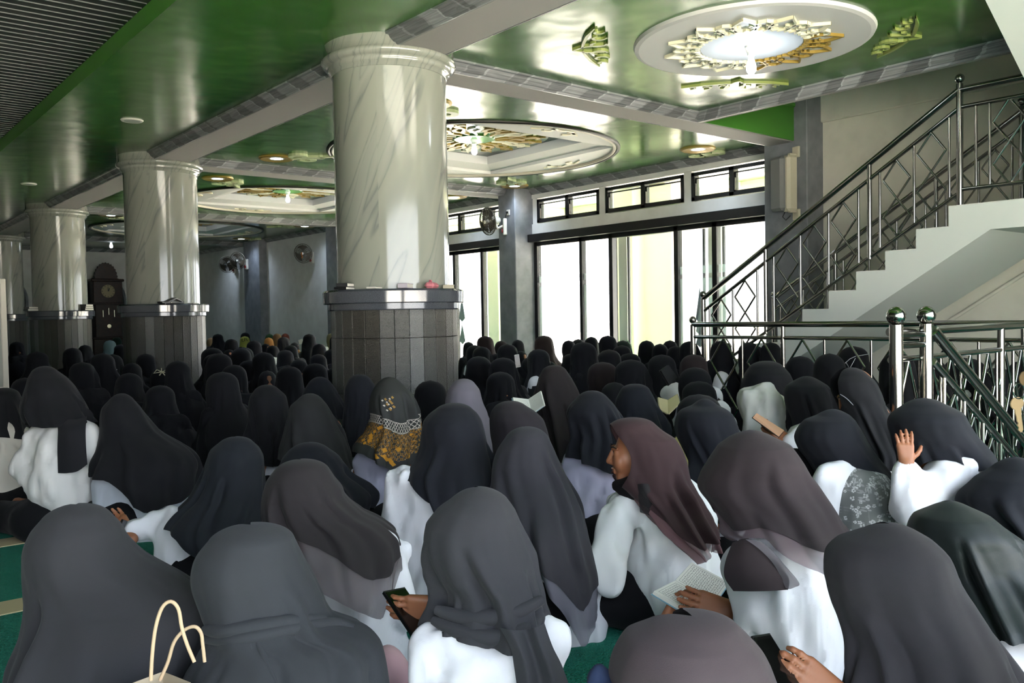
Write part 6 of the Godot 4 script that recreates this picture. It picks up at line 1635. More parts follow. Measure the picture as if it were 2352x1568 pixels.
	{"key": "f8", "label": "person in a smooth violet-grey headscarf draped wide down to the lap", "base": [1.763, 0.000, -0.886], "lead": [-0.006, 0.000, 0.123], "yaw": -0.048, "bow": 1, "h": 0.682, "phi": 0.691, "dome": 0.012, "rings": [[0.685, -0.004, -0.003, 0.050, 0.053], [0.666, -0.011, -0.008, 0.091, 0.096], [0.638, -0.011, -0.007, 0.119, 0.126], [0.597, -0.008, -0.003, 0.130, 0.135], [0.575, -0.003, 0.002, 0.134, 0.135], [0.535, 0.008, 0.016, 0.142, 0.136], [0.494, 0.008, 0.040, 0.144, 0.145], [0.463, -0.004, 0.063, 0.146, 0.157], [0.433, -0.025, 0.084, 0.152, 0.167], [0.404, -0.047, 0.106, 0.161, 0.181], [0.325, -0.078, 0.133, 0.180, 0.205], [0.075, -0.078, 0.133, 0.180, 0.205]], "hem": [0.267, 0.287, 0.307, 0.325, 0.338, 0.347, 0.354, 0.359, 0.361, 0.359, 0.355, 0.350, 0.342, 0.330, 0.314, 0.295, 0.275, 0.277, 0.304, 0.320, 0.320, 0.320, 0.320, 0.320, 0.320, 0.320, 0.320, 0.320, 0.320, 0.320, 0.302, 0.271], "face": -2.214, "open": 0.600, "seed": 158, "fold": 1.000, "col": Color(0.195, 0.187, 0.205), "near": true},
	{"key": "f9", "label": "person in a mauve brown headscarf and denim collar, holding up a phone", "base": [1.187, 0.000, -0.945], "lead": [-0.011, 0.000, 0.123], "yaw": -0.091, "bow": 1, "h": 0.608, "phi": 0.691, "dome": 0.014, "rings": [[0.608, -0.006, -0.004, 0.076, 0.080], [0.591, -0.014, -0.010, 0.104, 0.110], [0.565, -0.013, -0.008, 0.125, 0.132], [0.539, -0.012, -0.006, 0.137, 0.135], [0.506, -0.009, -0.003, 0.145, 0.135], [0.445, -0.011, 0.003, 0.155, 0.138], [0.376, -0.031, 0.022, 0.171, 0.160], [0.126, -0.031, 0.022, 0.171, 0.160]], "hem": [0.341, 0.358, 0.373, 0.385, 0.394, 0.402, 0.409, 0.413, 0.414, 0.413, 0.410, 0.405, 0.398, 0.389, 0.377, 0.362, 0.346, 0.347, 0.369, 0.382, 0.382, 0.382, 0.382, 0.382, 0.382, 0.382, 0.382, 0.382, 0.382, 0.382, 0.367, 0.342], "face": -2.171, "open": 0.600, "seed": 159, "fold": 1.000, "col": Color(0.260, 0.225, 0.235), "near": true, "blouse": [[-0.134, 0.507, -0.107, 0.029, -0.110, 0.453, -0.084, 0.045], [-0.053, 0.394, 0.030, 0.139, -0.055, 0.321, 0.031, 0.146], [-0.158, 0.462, -0.059, 0.051, 0.061, 0.443, 0.123, 0.066]], "hands": [[[0.386, 0.378, 0.044], [-0.514, 0.550, -0.555], [0.234, -0.200, -0.910], 1.000, 0.550, 0.060, 0.100, 0.950]], "bcol": Color(0.160, 0.200, 0.300)},
	{"key": "f10", "label": "person in a glossy black-green satin headscarf with a wavy hem over white", "base": [2.401, 0.000, -1.043], "lead": [-0.007, 0.000, 0.123], "yaw": -0.054, "bow": 1, "h": 0.608, "phi": 0.691, "dome": 0.015, "rings": [[0.608, 0.001, 0.001, 0.049, 0.052], [0.586, 0.002, 0.003, 0.094, 0.100], [0.549, 0.010, 0.012, 0.123, 0.131], [0.511, 0.026, 0.026, 0.142, 0.135], [0.446, 0.044, 0.053, 0.159, 0.138], [0.398, 0.030, 0.086, 0.163, 0.153], [0.355, -0.003, 0.121, 0.160, 0.173], [0.297, -0.041, 0.167, 0.145, 0.163], [0.226, -0.052, 0.181, 0.144, 0.165], [-0.024, -0.052, 0.181, 0.144, 0.165]], "hem": [0.290, 0.301, 0.310, 0.318, 0.325, 0.330, 0.334, 0.337, 0.338, 0.337, 0.335, 0.333, 0.329, 0.321, 0.311, 0.302, 0.293, 0.293, 0.307, 0.316, 0.316, 0.316, 0.316, 0.316, 0.316, 0.316, 0.316, 0.316, 0.316, 0.316, 0.306, 0.290], "face": -2.208, "open": 0.600, "seed": 199, "fold": 1.000, "col": Color(0.130, 0.150, 0.150), "near": true, "lumps": [["white_hem", Color(0.800, 0.800, 0.820), [[-0.065, 0.224, 0.144, 0.069, 0.012, 0.194, 0.209, 0.089], [-0.034, 0.106, 0.174, 0.100, 0.042, 0.082, 0.239, 0.100]]]], "rough": 0.45},
	{"key": "f11", "label": "person in a matt black headscarf beside the sloping handrail", "base": [2.978, 0.000, -1.088], "lead": [0.008, 0.000, 0.123], "yaw": 0.067, "bow": 1, "h": 0.653, "phi": 0.691, "dome": 0.035, "rings": [[0.634, -0.001, 0.000, 0.076, 0.081], [0.606, -0.014, -0.009, 0.108, 0.115], [0.557, -0.027, -0.018, 0.137, 0.135], [0.516, -0.021, -0.010, 0.137, 0.135], [0.464, -0.013, 0.018, 0.117, 0.125], [0.394, -0.039, 0.058, 0.095, 0.103], [0.144, -0.039, 0.058, 0.095, 0.103]], "hem": [0.335, 0.341, 0.347, 0.352, 0.356, 0.360, 0.364, 0.367, 0.368, 0.367, 0.365, 0.363, 0.360, 0.356, 0.351, 0.345, 0.339, 0.339, 0.347, 0.352, 0.352, 0.352, 0.352, 0.352, 0.352, 0.352, 0.352, 0.352, 0.352, 0.352, 0.346, 0.336], "face": -2.329, "open": 0.600, "seed": 200, "fold": 1.000, "col": Color(0.100, 0.106, 0.130), "near": true},
	{"key": "f12", "label": "person in a black headscarf resting the head on one hand, in a white shirt", "base": [3.005, 0.000, -1.397], "lead": [0.025, 0.000, 0.121], "yaw": 0.200, "bow": 1, "h": 0.821, "phi": 0.691, "dome": 0.021, "rings": [[0.815, 0.003, 0.003, 0.068, 0.072], [0.787, 0.006, 0.007, 0.113, 0.119], [0.766, 0.005, 0.007, 0.127, 0.135], [0.739, 0.011, 0.013, 0.134, 0.135], [0.705, 0.024, 0.025, 0.138, 0.135], [0.670, 0.037, 0.040, 0.148, 0.136], [0.631, 0.041, 0.059, 0.154, 0.144], [0.589, 0.030, 0.076, 0.154, 0.157], [0.549, 0.010, 0.090, 0.148, 0.160], [0.299, 0.010, 0.090, 0.148, 0.160]], "hem": [0.603, 0.613, 0.620, 0.624, 0.624, 0.620, 0.612, 0.609, 0.622, 0.639, 0.644, 0.641, 0.634, 0.621, 0.604, 0.586, 0.571, 0.575, 0.599, 0.612, 0.612, 0.612, 0.612, 0.612, 0.612, 0.612, 0.612, 0.612, 0.612, 0.612, 0.606, 0.598], "face": -2.462, "open": 0.600, "seed": 201, "fold": 1.000, "col": Color(0.100, 0.106, 0.130), "near": true, "blouse": [[-0.010, 0.561, 0.107, 0.085, 0.014, 0.355, 0.096, 0.098], [-0.024, 0.580, 0.120, 0.064, -0.180, 0.497, 0.047, 0.058], [-0.183, 0.494, 0.044, 0.055, -0.173, 0.601, 0.022, 0.039]], "hands": [[[-0.189, 0.632, 0.034], [0.230, 0.950, -0.199], [0.683, -0.200, -0.668], -1.000, 0.160, 0.160, 0.100, 0.740]]},
	{"key": "f13", "label": "person in a black headscarf with a grey floral vest over a white sleeve", "base": [2.899, 0.000, -1.677], "lead": [0.002, 0.000, 0.123], "yaw": 0.016, "bow": 1, "h": 0.771, "phi": 0.691, "dome": 0.022, "rings": [[0.764, 0.002, 0.002, 0.057, 0.061], [0.747, -0.009, -0.006, 0.086, 0.091], [0.718, -0.013, -0.008, 0.107, 0.114], [0.683, -0.011, -0.005, 0.122, 0.130], [0.638, 0.005, 0.010, 0.125, 0.133], [0.604, 0.018, 0.032, 0.123, 0.130], [0.558, 0.020, 0.069, 0.126, 0.135], [0.509, 0.011, 0.113, 0.115, 0.125], [0.460, 0.020, 0.172, 0.067, 0.130], [0.413, 0.033, 0.218, 0.019, 0.159], [0.163, 0.033, 0.218, 0.019, 0.159]], "hem": [0.410, 0.414, 0.419, 0.425, 0.430, 0.433, 0.435, 0.437, 0.438, 0.471, 0.539, 0.576, 0.577, 0.574, 0.568, 0.560, 0.553, 0.532, 0.500, 0.485, 0.485, 0.485, 0.485, 0.485, 0.485, 0.485, 0.485, 0.485, 0.485, 0.485, 0.465, 0.426], "face": -2.278, "open": 0.600, "seed": 202, "fold": 1.000, "col": Color(0.100, 0.106, 0.130), "near": true, "blouse": [[-0.109, 0.543, 0.050, 0.058, -0.127, 0.420, 0.039, 0.055], [-0.109, 0.550, 0.050, 0.052, -0.043, 0.557, 0.103, 0.052]], "lumps": [["floral_vest", "floral", [[-0.035, 0.491, 0.139, 0.101, -0.036, 0.262, 0.147, 0.113], [-0.056, 0.534, 0.094, 0.052, 0.037, 0.470, 0.173, 0.055]]], ["dark_strap", Color(0.050, 0.050, 0.060), [[-0.062, 0.604, -0.109, 0.032, -0.039, 0.555, -0.087, 0.035]]]]},
	{"key": "f14", "label": "person in a black headscarf with a dotted edge, face lowered, by the well railing", "base": [3.850, 0.000, -2.127], "lead": [0.096, 0.000, 0.175], "yaw": 0.500, "bow": 2, "h": 0.858, "phi": 0.691, "dome": 0.031, "rings": [[0.842, -0.005, -0.003, 0.073, 0.078], [0.807, -0.003, 0.000, 0.106, 0.113], [0.751, 0.007, 0.011, 0.118, 0.125], [0.693, 0.023, 0.034, 0.108, 0.115], [0.634, 0.022, 0.070, 0.101, 0.108], [0.559, -0.000, 0.118, 0.094, 0.112], [0.483, -0.020, 0.150, 0.084, 0.160], [0.233, -0.020, 0.150, 0.084, 0.160]], "hem": [0.399, 0.405, 0.411, 0.416, 0.420, 0.424, 0.427, 0.428, 0.428, 0.428, 0.427, 0.424, 0.420, 0.416, 0.412, 0.407, 0.401, 0.402, 0.410, 0.415, 0.415, 0.415, 0.415, 0.415, 0.415, 0.415, 0.415, 0.415, 0.415, 0.415, 0.409, 0.400], "face": 3.300, "open": 0.750, "seed": 203, "fold": 1.000, "col": Color(0.105, 0.105, 0.118), "near": false, "head": [[0.012, 0.755, 0.015], 0.750, -0.550, 0.900], "rolls": [["white_trim", Color(0.550, 0.550, 0.580), 0.002, [[-0.116, 0.753, 0.007], [-0.108, 0.734, 0.035], [-0.093, 0.704, 0.059]]]]},
	{"key": "f15", "label": "person in a black headscarf and white sleeve reading a small open book", "base": [4.044, 0.000, -2.483], "lead": [-0.018, 0.000, 0.122], "yaw": -0.145, "bow": 1, "h": 0.790, "phi": 0.691, "dome": 0.027, "rings": [[0.777, -0.000, 0.001, 0.069, 0.073], [0.755, -0.001, 0.001, 0.103, 0.109], [0.721, 0.003, 0.006, 0.121, 0.129], [0.668, 0.011, 0.015, 0.127, 0.135], [0.592, 0.013, 0.035, 0.123, 0.131], [0.532, 0.001, 0.057, 0.124, 0.132], [0.415, -0.035, 0.086, 0.134, 0.158], [0.165, -0.035, 0.086, 0.134, 0.158]], "hem": [0.416, 0.419, 0.423, 0.427, 0.432, 0.438, 0.444, 0.450, 0.456, 0.462, 0.467, 0.474, 0.489, 0.509, 0.525, 0.532, 0.531, 0.513, 0.481, 0.466, 0.466, 0.466, 0.466, 0.466, 0.466, 0.466, 0.466, 0.466, 0.466, 0.466, 0.453, 0.428], "face": -2.118, "open": 0.600, "seed": 204, "fold": 1.000, "col": Color(0.105, 0.105, 0.118), "near": false, "blouse": [[-0.035, 0.478, 0.049, 0.090, -0.035, 0.209, 0.060, 0.108], [-0.113, 0.506, 0.023, 0.067, -0.139, 0.399, 0.031, 0.058], [-0.139, 0.410, 0.031, 0.058, -0.184, 0.469, 0.017, 0.044]], "hands": [[[-0.181, 0.493, -0.007], [-0.616, 0.500, -0.510], [-0.550, 0.600, 0.194], -1.000, 0.300, 0.100, 0.400, 1.000]]},
	{"key": "f16", "label": "person in a black headscarf bent forward, the white back of the shirt showing", "base": [4.312, 0.000, -2.912], "lead": [-0.006, 0.000, 0.123], "yaw": -0.051, "bow": 1, "h": 0.844, "phi": 0.691, "dome": 0.035, "rings": [[0.823, 0.003, 0.004, 0.096, 0.102], [0.783, 0.005, 0.007, 0.126, 0.134], [0.727, 0.006, 0.011, 0.147, 0.135], [0.665, 0.008, 0.020, 0.157, 0.141], [0.603, 0.015, 0.045, 0.144, 0.154], [0.353, 0.015, 0.045, 0.144, 0.154]], "hem": [0.589, 0.590, 0.593, 0.597, 0.602, 0.609, 0.617, 0.627, 0.642, 0.660, 0.674, 0.681, 0.685, 0.687, 0.686, 0.684, 0.681, 0.669, 0.650, 0.641, 0.641, 0.641, 0.641, 0.641, 0.641, 0.641, 0.641, 0.641, 0.641, 0.641, 0.628, 0.602], "face": -2.212, "open": 0.600, "seed": 205, "fold": 1.000, "col": Color(0.105, 0.105, 0.118), "near": false, "blouse": [[-0.238, 0.641, 0.136, 0.110, -0.229, 0.462, 0.151, 0.120], [-0.258, 0.651, 0.080, 0.063, -0.165, 0.616, 0.198, 0.062]], "bcol": Color(0.780, 0.780, 0.760)},
	{"key": "f17", "label": "person in a blue-black headscarf with a white hairband edge behind the brown headscarf", "base": [2.947, 0.000, -2.286], "lead": [0.005, 0.000, 0.123], "yaw": 0.037, "bow": 1, "h": 0.767, "phi": 0.691, "dome": 0.028, "rings": [[0.754, -0.002, -0.001, 0.053, 0.057], [0.736, -0.006, -0.003, 0.094, 0.099], [0.714, -0.004, -0.000, 0.116, 0.123], [0.671, -0.001, 0.004, 0.129, 0.135], [0.618, 0.007, 0.015, 0.132, 0.136], [0.567, 0.009, 0.038, 0.130, 0.138], [0.501, -0.004, 0.073, 0.126, 0.136], [0.405, -0.030, 0.113, 0.139, 0.156], [0.316, -0.024, 0.129, 0.130, 0.165], [0.066, -0.024, 0.129, 0.130, 0.165]], "hem": [0.276, 0.284, 0.292, 0.299, 0.305, 0.311, 0.315, 0.316, 0.316, 0.316, 0.315, 0.312, 0.308, 0.303, 0.296, 0.288, 0.280, 0.281, 0.292, 0.299, 0.299, 0.299, 0.299, 0.299, 0.299, 0.299, 0.299, 0.299, 0.299, 0.299, 0.291, 0.278], "face": -2.299, "open": 0.600, "seed": 206, "fold": 1.000, "col": Color(0.100, 0.106, 0.130), "near": true},
	{"key": "f18", "label": "person in a black headscarf over a pale lavender blouse", "base": [2.980, 0.000, -2.973], "lead": [0.000, 0.000, 0.123], "yaw": 0.004, "bow": 1, "h": 0.761, "phi": 0.691, "dome": 0.029, "rings": [[0.746, -0.012, -0.009, 0.070, 0.074], [0.704, -0.015, -0.009, 0.109, 0.116], [0.670, -0.012, -0.006, 0.126, 0.134], [0.615, 0.000, 0.008, 0.131, 0.136], [0.557, 0.001, 0.028, 0.131, 0.139], [0.517, -0.010, 0.040, 0.141, 0.150], [0.458, -0.030, 0.059, 0.148, 0.159], [0.379, -0.048, 0.078, 0.145, 0.161], [0.129, -0.048, 0.078, 0.145, 0.161]], "hem": [0.375, 0.381, 0.387, 0.392, 0.396, 0.400, 0.404, 0.410, 0.421, 0.434, 0.445, 0.455, 0.463, 0.468, 0.471, 0.471, 0.468, 0.455, 0.435, 0.425, 0.425, 0.425, 0.425, 0.425, 0.425, 0.425, 0.425, 0.425, 0.425, 0.425, 0.411, 0.384], "face": -2.266, "open": 0.600, "seed": 207, "fold": 1.000, "col": Color(0.100, 0.106, 0.130), "near": false, "blouse": [[-0.035, 0.395, 0.051, 0.121, -0.040, 0.018, 0.063, 0.138], [-0.121, 0.409, -0.007, 0.058, -0.148, 0.230, 0.029, 0.054], [-0.106, 0.438, -0.010, 0.063, 0.038, 0.414, 0.111, 0.063]], "bcol": Color(0.660, 0.660, 0.740)},
	{"key": "f19", "label": "person in a black headscarf with upright folds beside the lavender blouse", "base": [3.575, 0.000, -3.259], "lead": [-0.016, 0.000, 0.122], "yaw": -0.131, "bow": 1, "h": 0.740, "phi": 0.691, "dome": 0.034, "rings": [[0.721, 0.002, 0.003, 0.081, 0.086], [0.672, 0.001, 0.004, 0.106, 0.113], [0.600, 0.005, 0.011, 0.127, 0.135], [0.495, -0.010, 0.051, 0.140, 0.150], [0.384, -0.048, 0.094, 0.142, 0.154], [0.134, -0.048, 0.094, 0.142, 0.154]], "hem": [0.332, 0.338, 0.343, 0.347, 0.351, 0.355, 0.358, 0.360, 0.362, 0.362, 0.360, 0.358, 0.355, 0.351, 0.347, 0.343, 0.338, 0.337, 0.344, 0.348, 0.348, 0.348, 0.348, 0.348, 0.348, 0.348, 0.348, 0.348, 0.348, 0.348, 0.343, 0.333], "face": -2.132, "open": 0.600, "seed": 208, "fold": 1.000, "col": Color(0.100, 0.106, 0.130), "near": false},
	{"key": "f20", "label": "person in a long brown-black headscarf with a thin pale seam, taller than the neighbours", "base": [3.640, 0.000, -3.987], "lead": [0.018, 0.000, 0.122], "yaw": 0.146, "bow": 1, "h": 0.816, "phi": 0.691, "dome": 0.033, "rings": [[0.798, -0.002, -0.000, 0.075, 0.079], [0.744, 0.000, 0.004, 0.105, 0.111], [0.662, 0.011, 0.020, 0.125, 0.133], [0.583, 0.007, 0.056, 0.129, 0.137], [0.506, -0.010, 0.097, 0.130, 0.140], [0.403, -0.021, 0.130, 0.127, 0.165], [0.269, -0.015, 0.140, 0.114, 0.165], [0.019, -0.015, 0.140, 0.114, 0.165]], "hem": [0.239, 0.244, 0.249, 0.255, 0.260, 0.263, 0.265, 0.267, 0.268, 0.268, 0.267, 0.264, 0.260, 0.256, 0.252, 0.247, 0.241, 0.242, 0.250, 0.255, 0.255, 0.255, 0.255, 0.255, 0.255, 0.255, 0.255, 0.255, 0.255, 0.255, 0.249, 0.240], "face": -2.408, "open": 0.600, "seed": 200, "fold": 1.000, "col": Color(0.170, 0.150, 0.155), "near": false},
	{"key": "f21", "label": "person in a light grey-mauve headscarf among the black ones", "base": [3.140, 0.000, -4.269], "lead": [0.011, 0.000, 0.123], "yaw": 0.087, "bow": 1, "h": 0.748, "phi": 0.691, "dome": 0.029, "rings": [[0.734, 0.001, 0.002, 0.067, 0.071], [0.694, -0.000, 0.003, 0.096, 0.102], [0.627, 0.001, 0.006, 0.111, 0.118], [0.549, 0.006, 0.035, 0.120, 0.127], [0.448, -0.009, 0.092, 0.116, 0.125], [0.348, -0.018, 0.132, 0.109, 0.165], [0.098, -0.018, 0.132, 0.109, 0.165]], "hem": [0.291, 0.296, 0.301, 0.307, 0.312, 0.315, 0.317, 0.319, 0.320, 0.320, 0.319, 0.316, 0.312, 0.308, 0.304, 0.300, 0.295, 0.295, 0.302, 0.307, 0.307, 0.307, 0.307, 0.307, 0.307, 0.307, 0.307, 0.307, 0.307, 0.307, 0.301, 0.292], "face": -2.349, "open": 0.600, "seed": 201, "fold": 0.700, "col": Color(0.460, 0.440, 0.480), "near": false},
	{"key": "f22", "label": "person in a brown-black headscarf in front of an open white book", "base": [2.609, 0.000, -3.149], "lead": [0.017, 0.000, 0.122], "yaw": 0.142, "bow": 1, "h": 0.727, "phi": 0.691, "dome": 0.025, "rings": [[0.717, -0.012, -0.009, 0.074, 0.079], [0.690, -0.004, -0.001, 0.104, 0.111], [0.655, 0.007, 0.009, 0.126, 0.134], [0.607, 0.015, 0.018, 0.134, 0.135], [0.556, 0.018, 0.031, 0.138, 0.140], [0.498, 0.011, 0.058, 0.142, 0.151], [0.404, -0.013, 0.106, 0.142, 0.153], [0.154, -0.013, 0.106, 0.142, 0.153]], "hem": [0.379, 0.384, 0.390, 0.395, 0.399, 0.403, 0.407, 0.410, 0.411, 0.410, 0.408, 0.406, 0.403, 0.399, 0.395, 0.390, 0.384, 0.384, 0.392, 0.396, 0.396, 0.396, 0.396, 0.396, 0.396, 0.396, 0.396, 0.396, 0.396, 0.396, 0.391, 0.381], "face": -2.404, "open": 0.600, "seed": 202, "fold": 1.000, "col": Color(0.180, 0.165, 0.180), "near": false},
	{"key": "f23", "label": "person in a navy black headscarf with a wide hem band over a white left sleeve", "base": [1.961, 0.000, -2.714], "lead": [-0.015, 0.000, 0.123], "yaw": -0.119, "bow": 1, "h": 0.797, "phi": 0.691, "dome": 0.020, "rings": [[0.792, -0.008, -0.006, 0.067, 0.071], [0.770, -0.011, -0.008, 0.094, 0.099], [0.744, -0.014, -0.009, 0.113, 0.120], [0.702, -0.014, -0.007, 0.123, 0.131], [0.652, -0.012, -0.002, 0.131, 0.136], [0.604, -0.025, 0.010, 0.146, 0.145], [0.558, -0.048, 0.026, 0.162, 0.160], [0.502, -0.067, 0.062, 0.157, 0.171], [0.424, -0.071, 0.109, 0.133, 0.161], [0.359, -0.058, 0.126, 0.114, 0.165], [0.109, -0.058, 0.126, 0.114, 0.165]], "hem": [0.350, 0.358, 0.366, 0.373, 0.379, 0.385, 0.390, 0.394, 0.400, 0.410, 0.422, 0.448, 0.491, 0.523, 0.535, 0.536, 0.528, 0.496, 0.450, 0.428, 0.428, 0.428, 0.428, 0.428, 0.428, 0.428, 0.428, 0.428, 0.428, 0.428, 0.407, 0.365], "face": -2.144, "open": 0.600, "seed": 203, "fold": 1.000, "col": Color(0.100, 0.106, 0.130), "near": true, "blouse": [[-0.190, 0.521, -0.081, 0.057, -0.225, 0.330, -0.102, 0.053], [-0.225, 0.330, -0.102, 0.053, -0.221, 0.211, -0.029, 0.049], [-0.097, 0.427, -0.000, 0.133, -0.104, 0.028, 0.010, 0.153], [-0.177, 0.529, -0.070, 0.057, 0.014, 0.508, 0.089, 0.067]]},
	{"key": "f24", "label": "person in a black headscarf printed with gold diamonds and a white zigzag band", "base": [2.373, 0.000, -3.868], "lead": [-0.009, 0.000, 0.123], "yaw": -0.070, "bow": 1, "h": 0.822, "phi": 0.691, "dome": 0.038, "rings": [[0.799, -0.005, -0.002, 0.068, 0.072], [0.758, 0.001, 0.004, 0.102, 0.108], [0.701, 0.005, 0.010, 0.121, 0.129], [0.634, 0.005, 0.028, 0.123, 0.131], [0.591, -0.004, 0.046, 0.130, 0.138], [0.560, -0.018, 0.057, 0.141, 0.151], [0.518, -0.043, 0.067, 0.162, 0.174], [0.477, -0.064, 0.075, 0.179, 0.194], [0.390, -0.071, 0.089, 0.175, 0.190], [0.140, -0.071, 0.089, 0.175, 0.190]], "hem": [0.444, 0.443, 0.436, 0.423, 0.407, 0.393, 0.389, 0.401, 0.421, 0.440, 0.457, 0.470, 0.476, 0.477, 0.476, 0.473, 0.467, 0.456, 0.446, 0.442, 0.442, 0.442, 0.442, 0.442, 0.442, 0.442, 0.442, 0.442, 0.442, 0.442, 0.442, 0.442], "face": -2.192, "open": 0.600, "seed": 204, "fold": 1.000, "col": Color(0.200, 0.200, 0.200), "near": false, "blouse": [[-0.069, 0.382, 0.026, 0.103, -0.077, 0.046, 0.033, 0.126], [-0.146, 0.396, -0.025, 0.056, -0.139, 0.210, 0.014, 0.053]], "bcol": Color(0.680, 0.680, 0.760), "tex": "batik"},
	{"key": "f25", "label": "person in a charcoal cone-shaped headscarf with frayed hem beside a white sleeve", "base": [2.161, 0.000, -4.364], "lead": [-0.017, 0.000, 0.122], "yaw": -0.138, "bow": 1, "h": 0.722, "phi": 0.691, "dome": 0.029, "rings": [[0.708, -0.000, 0.001, 0.063, 0.067], [0.672, -0.006, -0.002, 0.098, 0.104], [0.622, -0.001, 0.004, 0.119, 0.126], [0.530, -0.003, 0.023, 0.147, 0.144], [0.463, -0.012, 0.060, 0.172, 0.167], [0.386, -0.028, 0.100, 0.195, 0.194], [0.307, -0.034, 0.119, 0.210, 0.205], [0.057, -0.034, 0.119, 0.210, 0.205]], "hem": [0.338, 0.336, 0.330, 0.325, 0.327, 0.333, 0.337, 0.342, 0.354, 0.369, 0.381, 0.390, 0.397, 0.401, 0.401, 0.397, 0.389, 0.377, 0.366, 0.361, 0.361, 0.361, 0.361, 0.361, 0.361, 0.361, 0.361, 0.361, 0.361, 0.361, 0.356, 0.344], "face": -2.124, "open": 0.600, "seed": 205, "fold": 1.000, "col": Color(0.180, 0.180, 0.185), "near": false},
	{"key": "f26", "label": "person in a matt black headscarf with two soft tucks at the back", "base": [2.165, 0.000, -4.945], "lead": [0.010, 0.000, 0.123], "yaw": 0.084, "bow": 1, "h": 0.739, "phi": 0.691, "dome": 0.032, "rings": [[0.723, 0.002, 0.003, 0.072, 0.076], [0.684, 0.006, 0.008, 0.105, 0.111], [0.605, 0.007, 0.012, 0.118, 0.125], [0.516, -0.003, 0.042, 0.117, 0.125], [0.431, -0.026, 0.083, 0.109, 0.117], [0.307, -0.039, 0.116, 0.090, 0.165], [0.057, -0.039, 0.116, 0.090, 0.165]], "hem": [0.278, 0.284, 0.289, 0.293, 0.297, 0.301, 0.305, 0.308, 0.309, 0.308, 0.306, 0.304, 0.301, 0.297, 0.292, 0.286, 0.280, 0.280, 0.289, 0.294, 0.294, 0.294, 0.294, 0.294, 0.294, 0.294, 0.294, 0.294, 0.294, 0.294, 0.289, 0.279], "face": -2.346, "open": 0.600, "seed": 206, "fold": 1.000, "col": Color(0.105, 0.105, 0.118), "near": false},
	{"key": "f27", "label": "person in a dark navy headscarf with a fringed corner over the shoulder", "base": [1.699, 0.000, -3.443], "lead": [-0.008, 0.000, 0.123], "yaw": -0.069, "bow": 1, "h": 0.597, "phi": 0.691, "dome": 0.032, "rings": [[0.580, -0.003, -0.001, 0.085, 0.090], [0.546, 0.002, 0.004, 0.121, 0.128], [0.508, 0.007, 0.010, 0.139, 0.135], [0.470, 0.012, 0.016, 0.152, 0.135], [0.423, 0.030, 0.040, 0.184, 0.140], [0.379, 0.036, 0.065, 0.202, 0.152], [0.310, 0.020, 0.093, 0.182, 0.178], [0.224, 0.000, 0.116, 0.157, 0.170], [-0.026, 0.000, 0.116, 0.157, 0.170]], "hem": [0.331, 0.323, 0.318, 0.318, 0.318, 0.317, 0.314, 0.310, 0.305, 0.300, 0.298, 0.297, 0.294, 0.290, 0.285, 0.278, 0.269, 0.272, 0.292, 0.303, 0.303, 0.303, 0.303, 0.303, 0.303, 0.303, 0.303, 0.303, 0.303, 0.303, 0.310, 0.325], "face": -2.193, "open": 0.600, "seed": 207, "fold": 1.000, "col": Color(0.100, 0.106, 0.130), "near": true},
	{"key": "f28", "label": "person in a plain black headscarf with pointed shoulder edge behind the cone-shaped one", "base": [2.550, 0.000, -5.017], "lead": [-0.014, 0.000, 0.123], "yaw": -0.111, "bow": 1, "h": 0.761, "phi": 0.691, "dome": 0.042, "rings": [[0.734, 0.003, 0.004, 0.072, 0.076], [0.679, 0.004, 0.007, 0.107, 0.113], [0.623, 0.005, 0.011, 0.128, 0.135], [0.556, -0.001, 0.032, 0.141, 0.148], [0.439, -0.028, 0.090, 0.139, 0.150], [0.189, -0.028, 0.090, 0.139, 0.150]], "hem": [0.511, 0.513, 0.515, 0.517, 0.519, 0.520, 0.520, 0.519, 0.517, 0.515, 0.513, 0.511, 0.508, 0.504, 0.500, 0.497, 0.495, 0.498, 0.506, 0.510, 0.510, 0.510, 0.510, 0.510, 0.510, 0.510, 0.510, 0.510, 0.510, 0.510, 0.510, 0.510], "face": -2.151, "open": 0.600, "seed": 208, "fold": 1.000, "col": Color(0.100, 0.106, 0.130), "near": false},
	{"key": "f29", "label": "person in a black headscarf close beside the printed headscarf", "base": [2.574, 0.000, -4.544], "lead": [-0.003, 0.000, 0.123], "yaw": -0.023, "bow": 1, "h": 0.796, "phi": 0.691, "dome": 0.036, "rings": [[0.775, 0.001, 0.002, 0.068, 0.072], [0.730, 0.002, 0.005, 0.092, 0.098], [0.653, 0.002, 0.010, 0.101, 0.107], [0.553, -0.021, 0.040, 0.098, 0.105], [0.457, -0.049, 0.084, 0.083, 0.140], [0.357, -0.059, 0.099, 0.071, 0.165], [0.107, -0.059, 0.099, 0.071, 0.165]], "hem": [0.329, 0.334, 0.340, 0.345, 0.349, 0.352, 0.354, 0.356, 0.357, 0.357, 0.356, 0.353, 0.349, 0.345, 0.341, 0.336, 0.330, 0.330, 0.339, 0.344, 0.344, 0.344, 0.344, 0.344, 0.344, 0.344, 0.344, 0.344, 0.344, 0.344, 0.339, 0.330], "face": -2.239, "open": 0.600, "seed": 209, "fold": 1.000, "col": Color(0.100, 0.106, 0.130), "near": false},
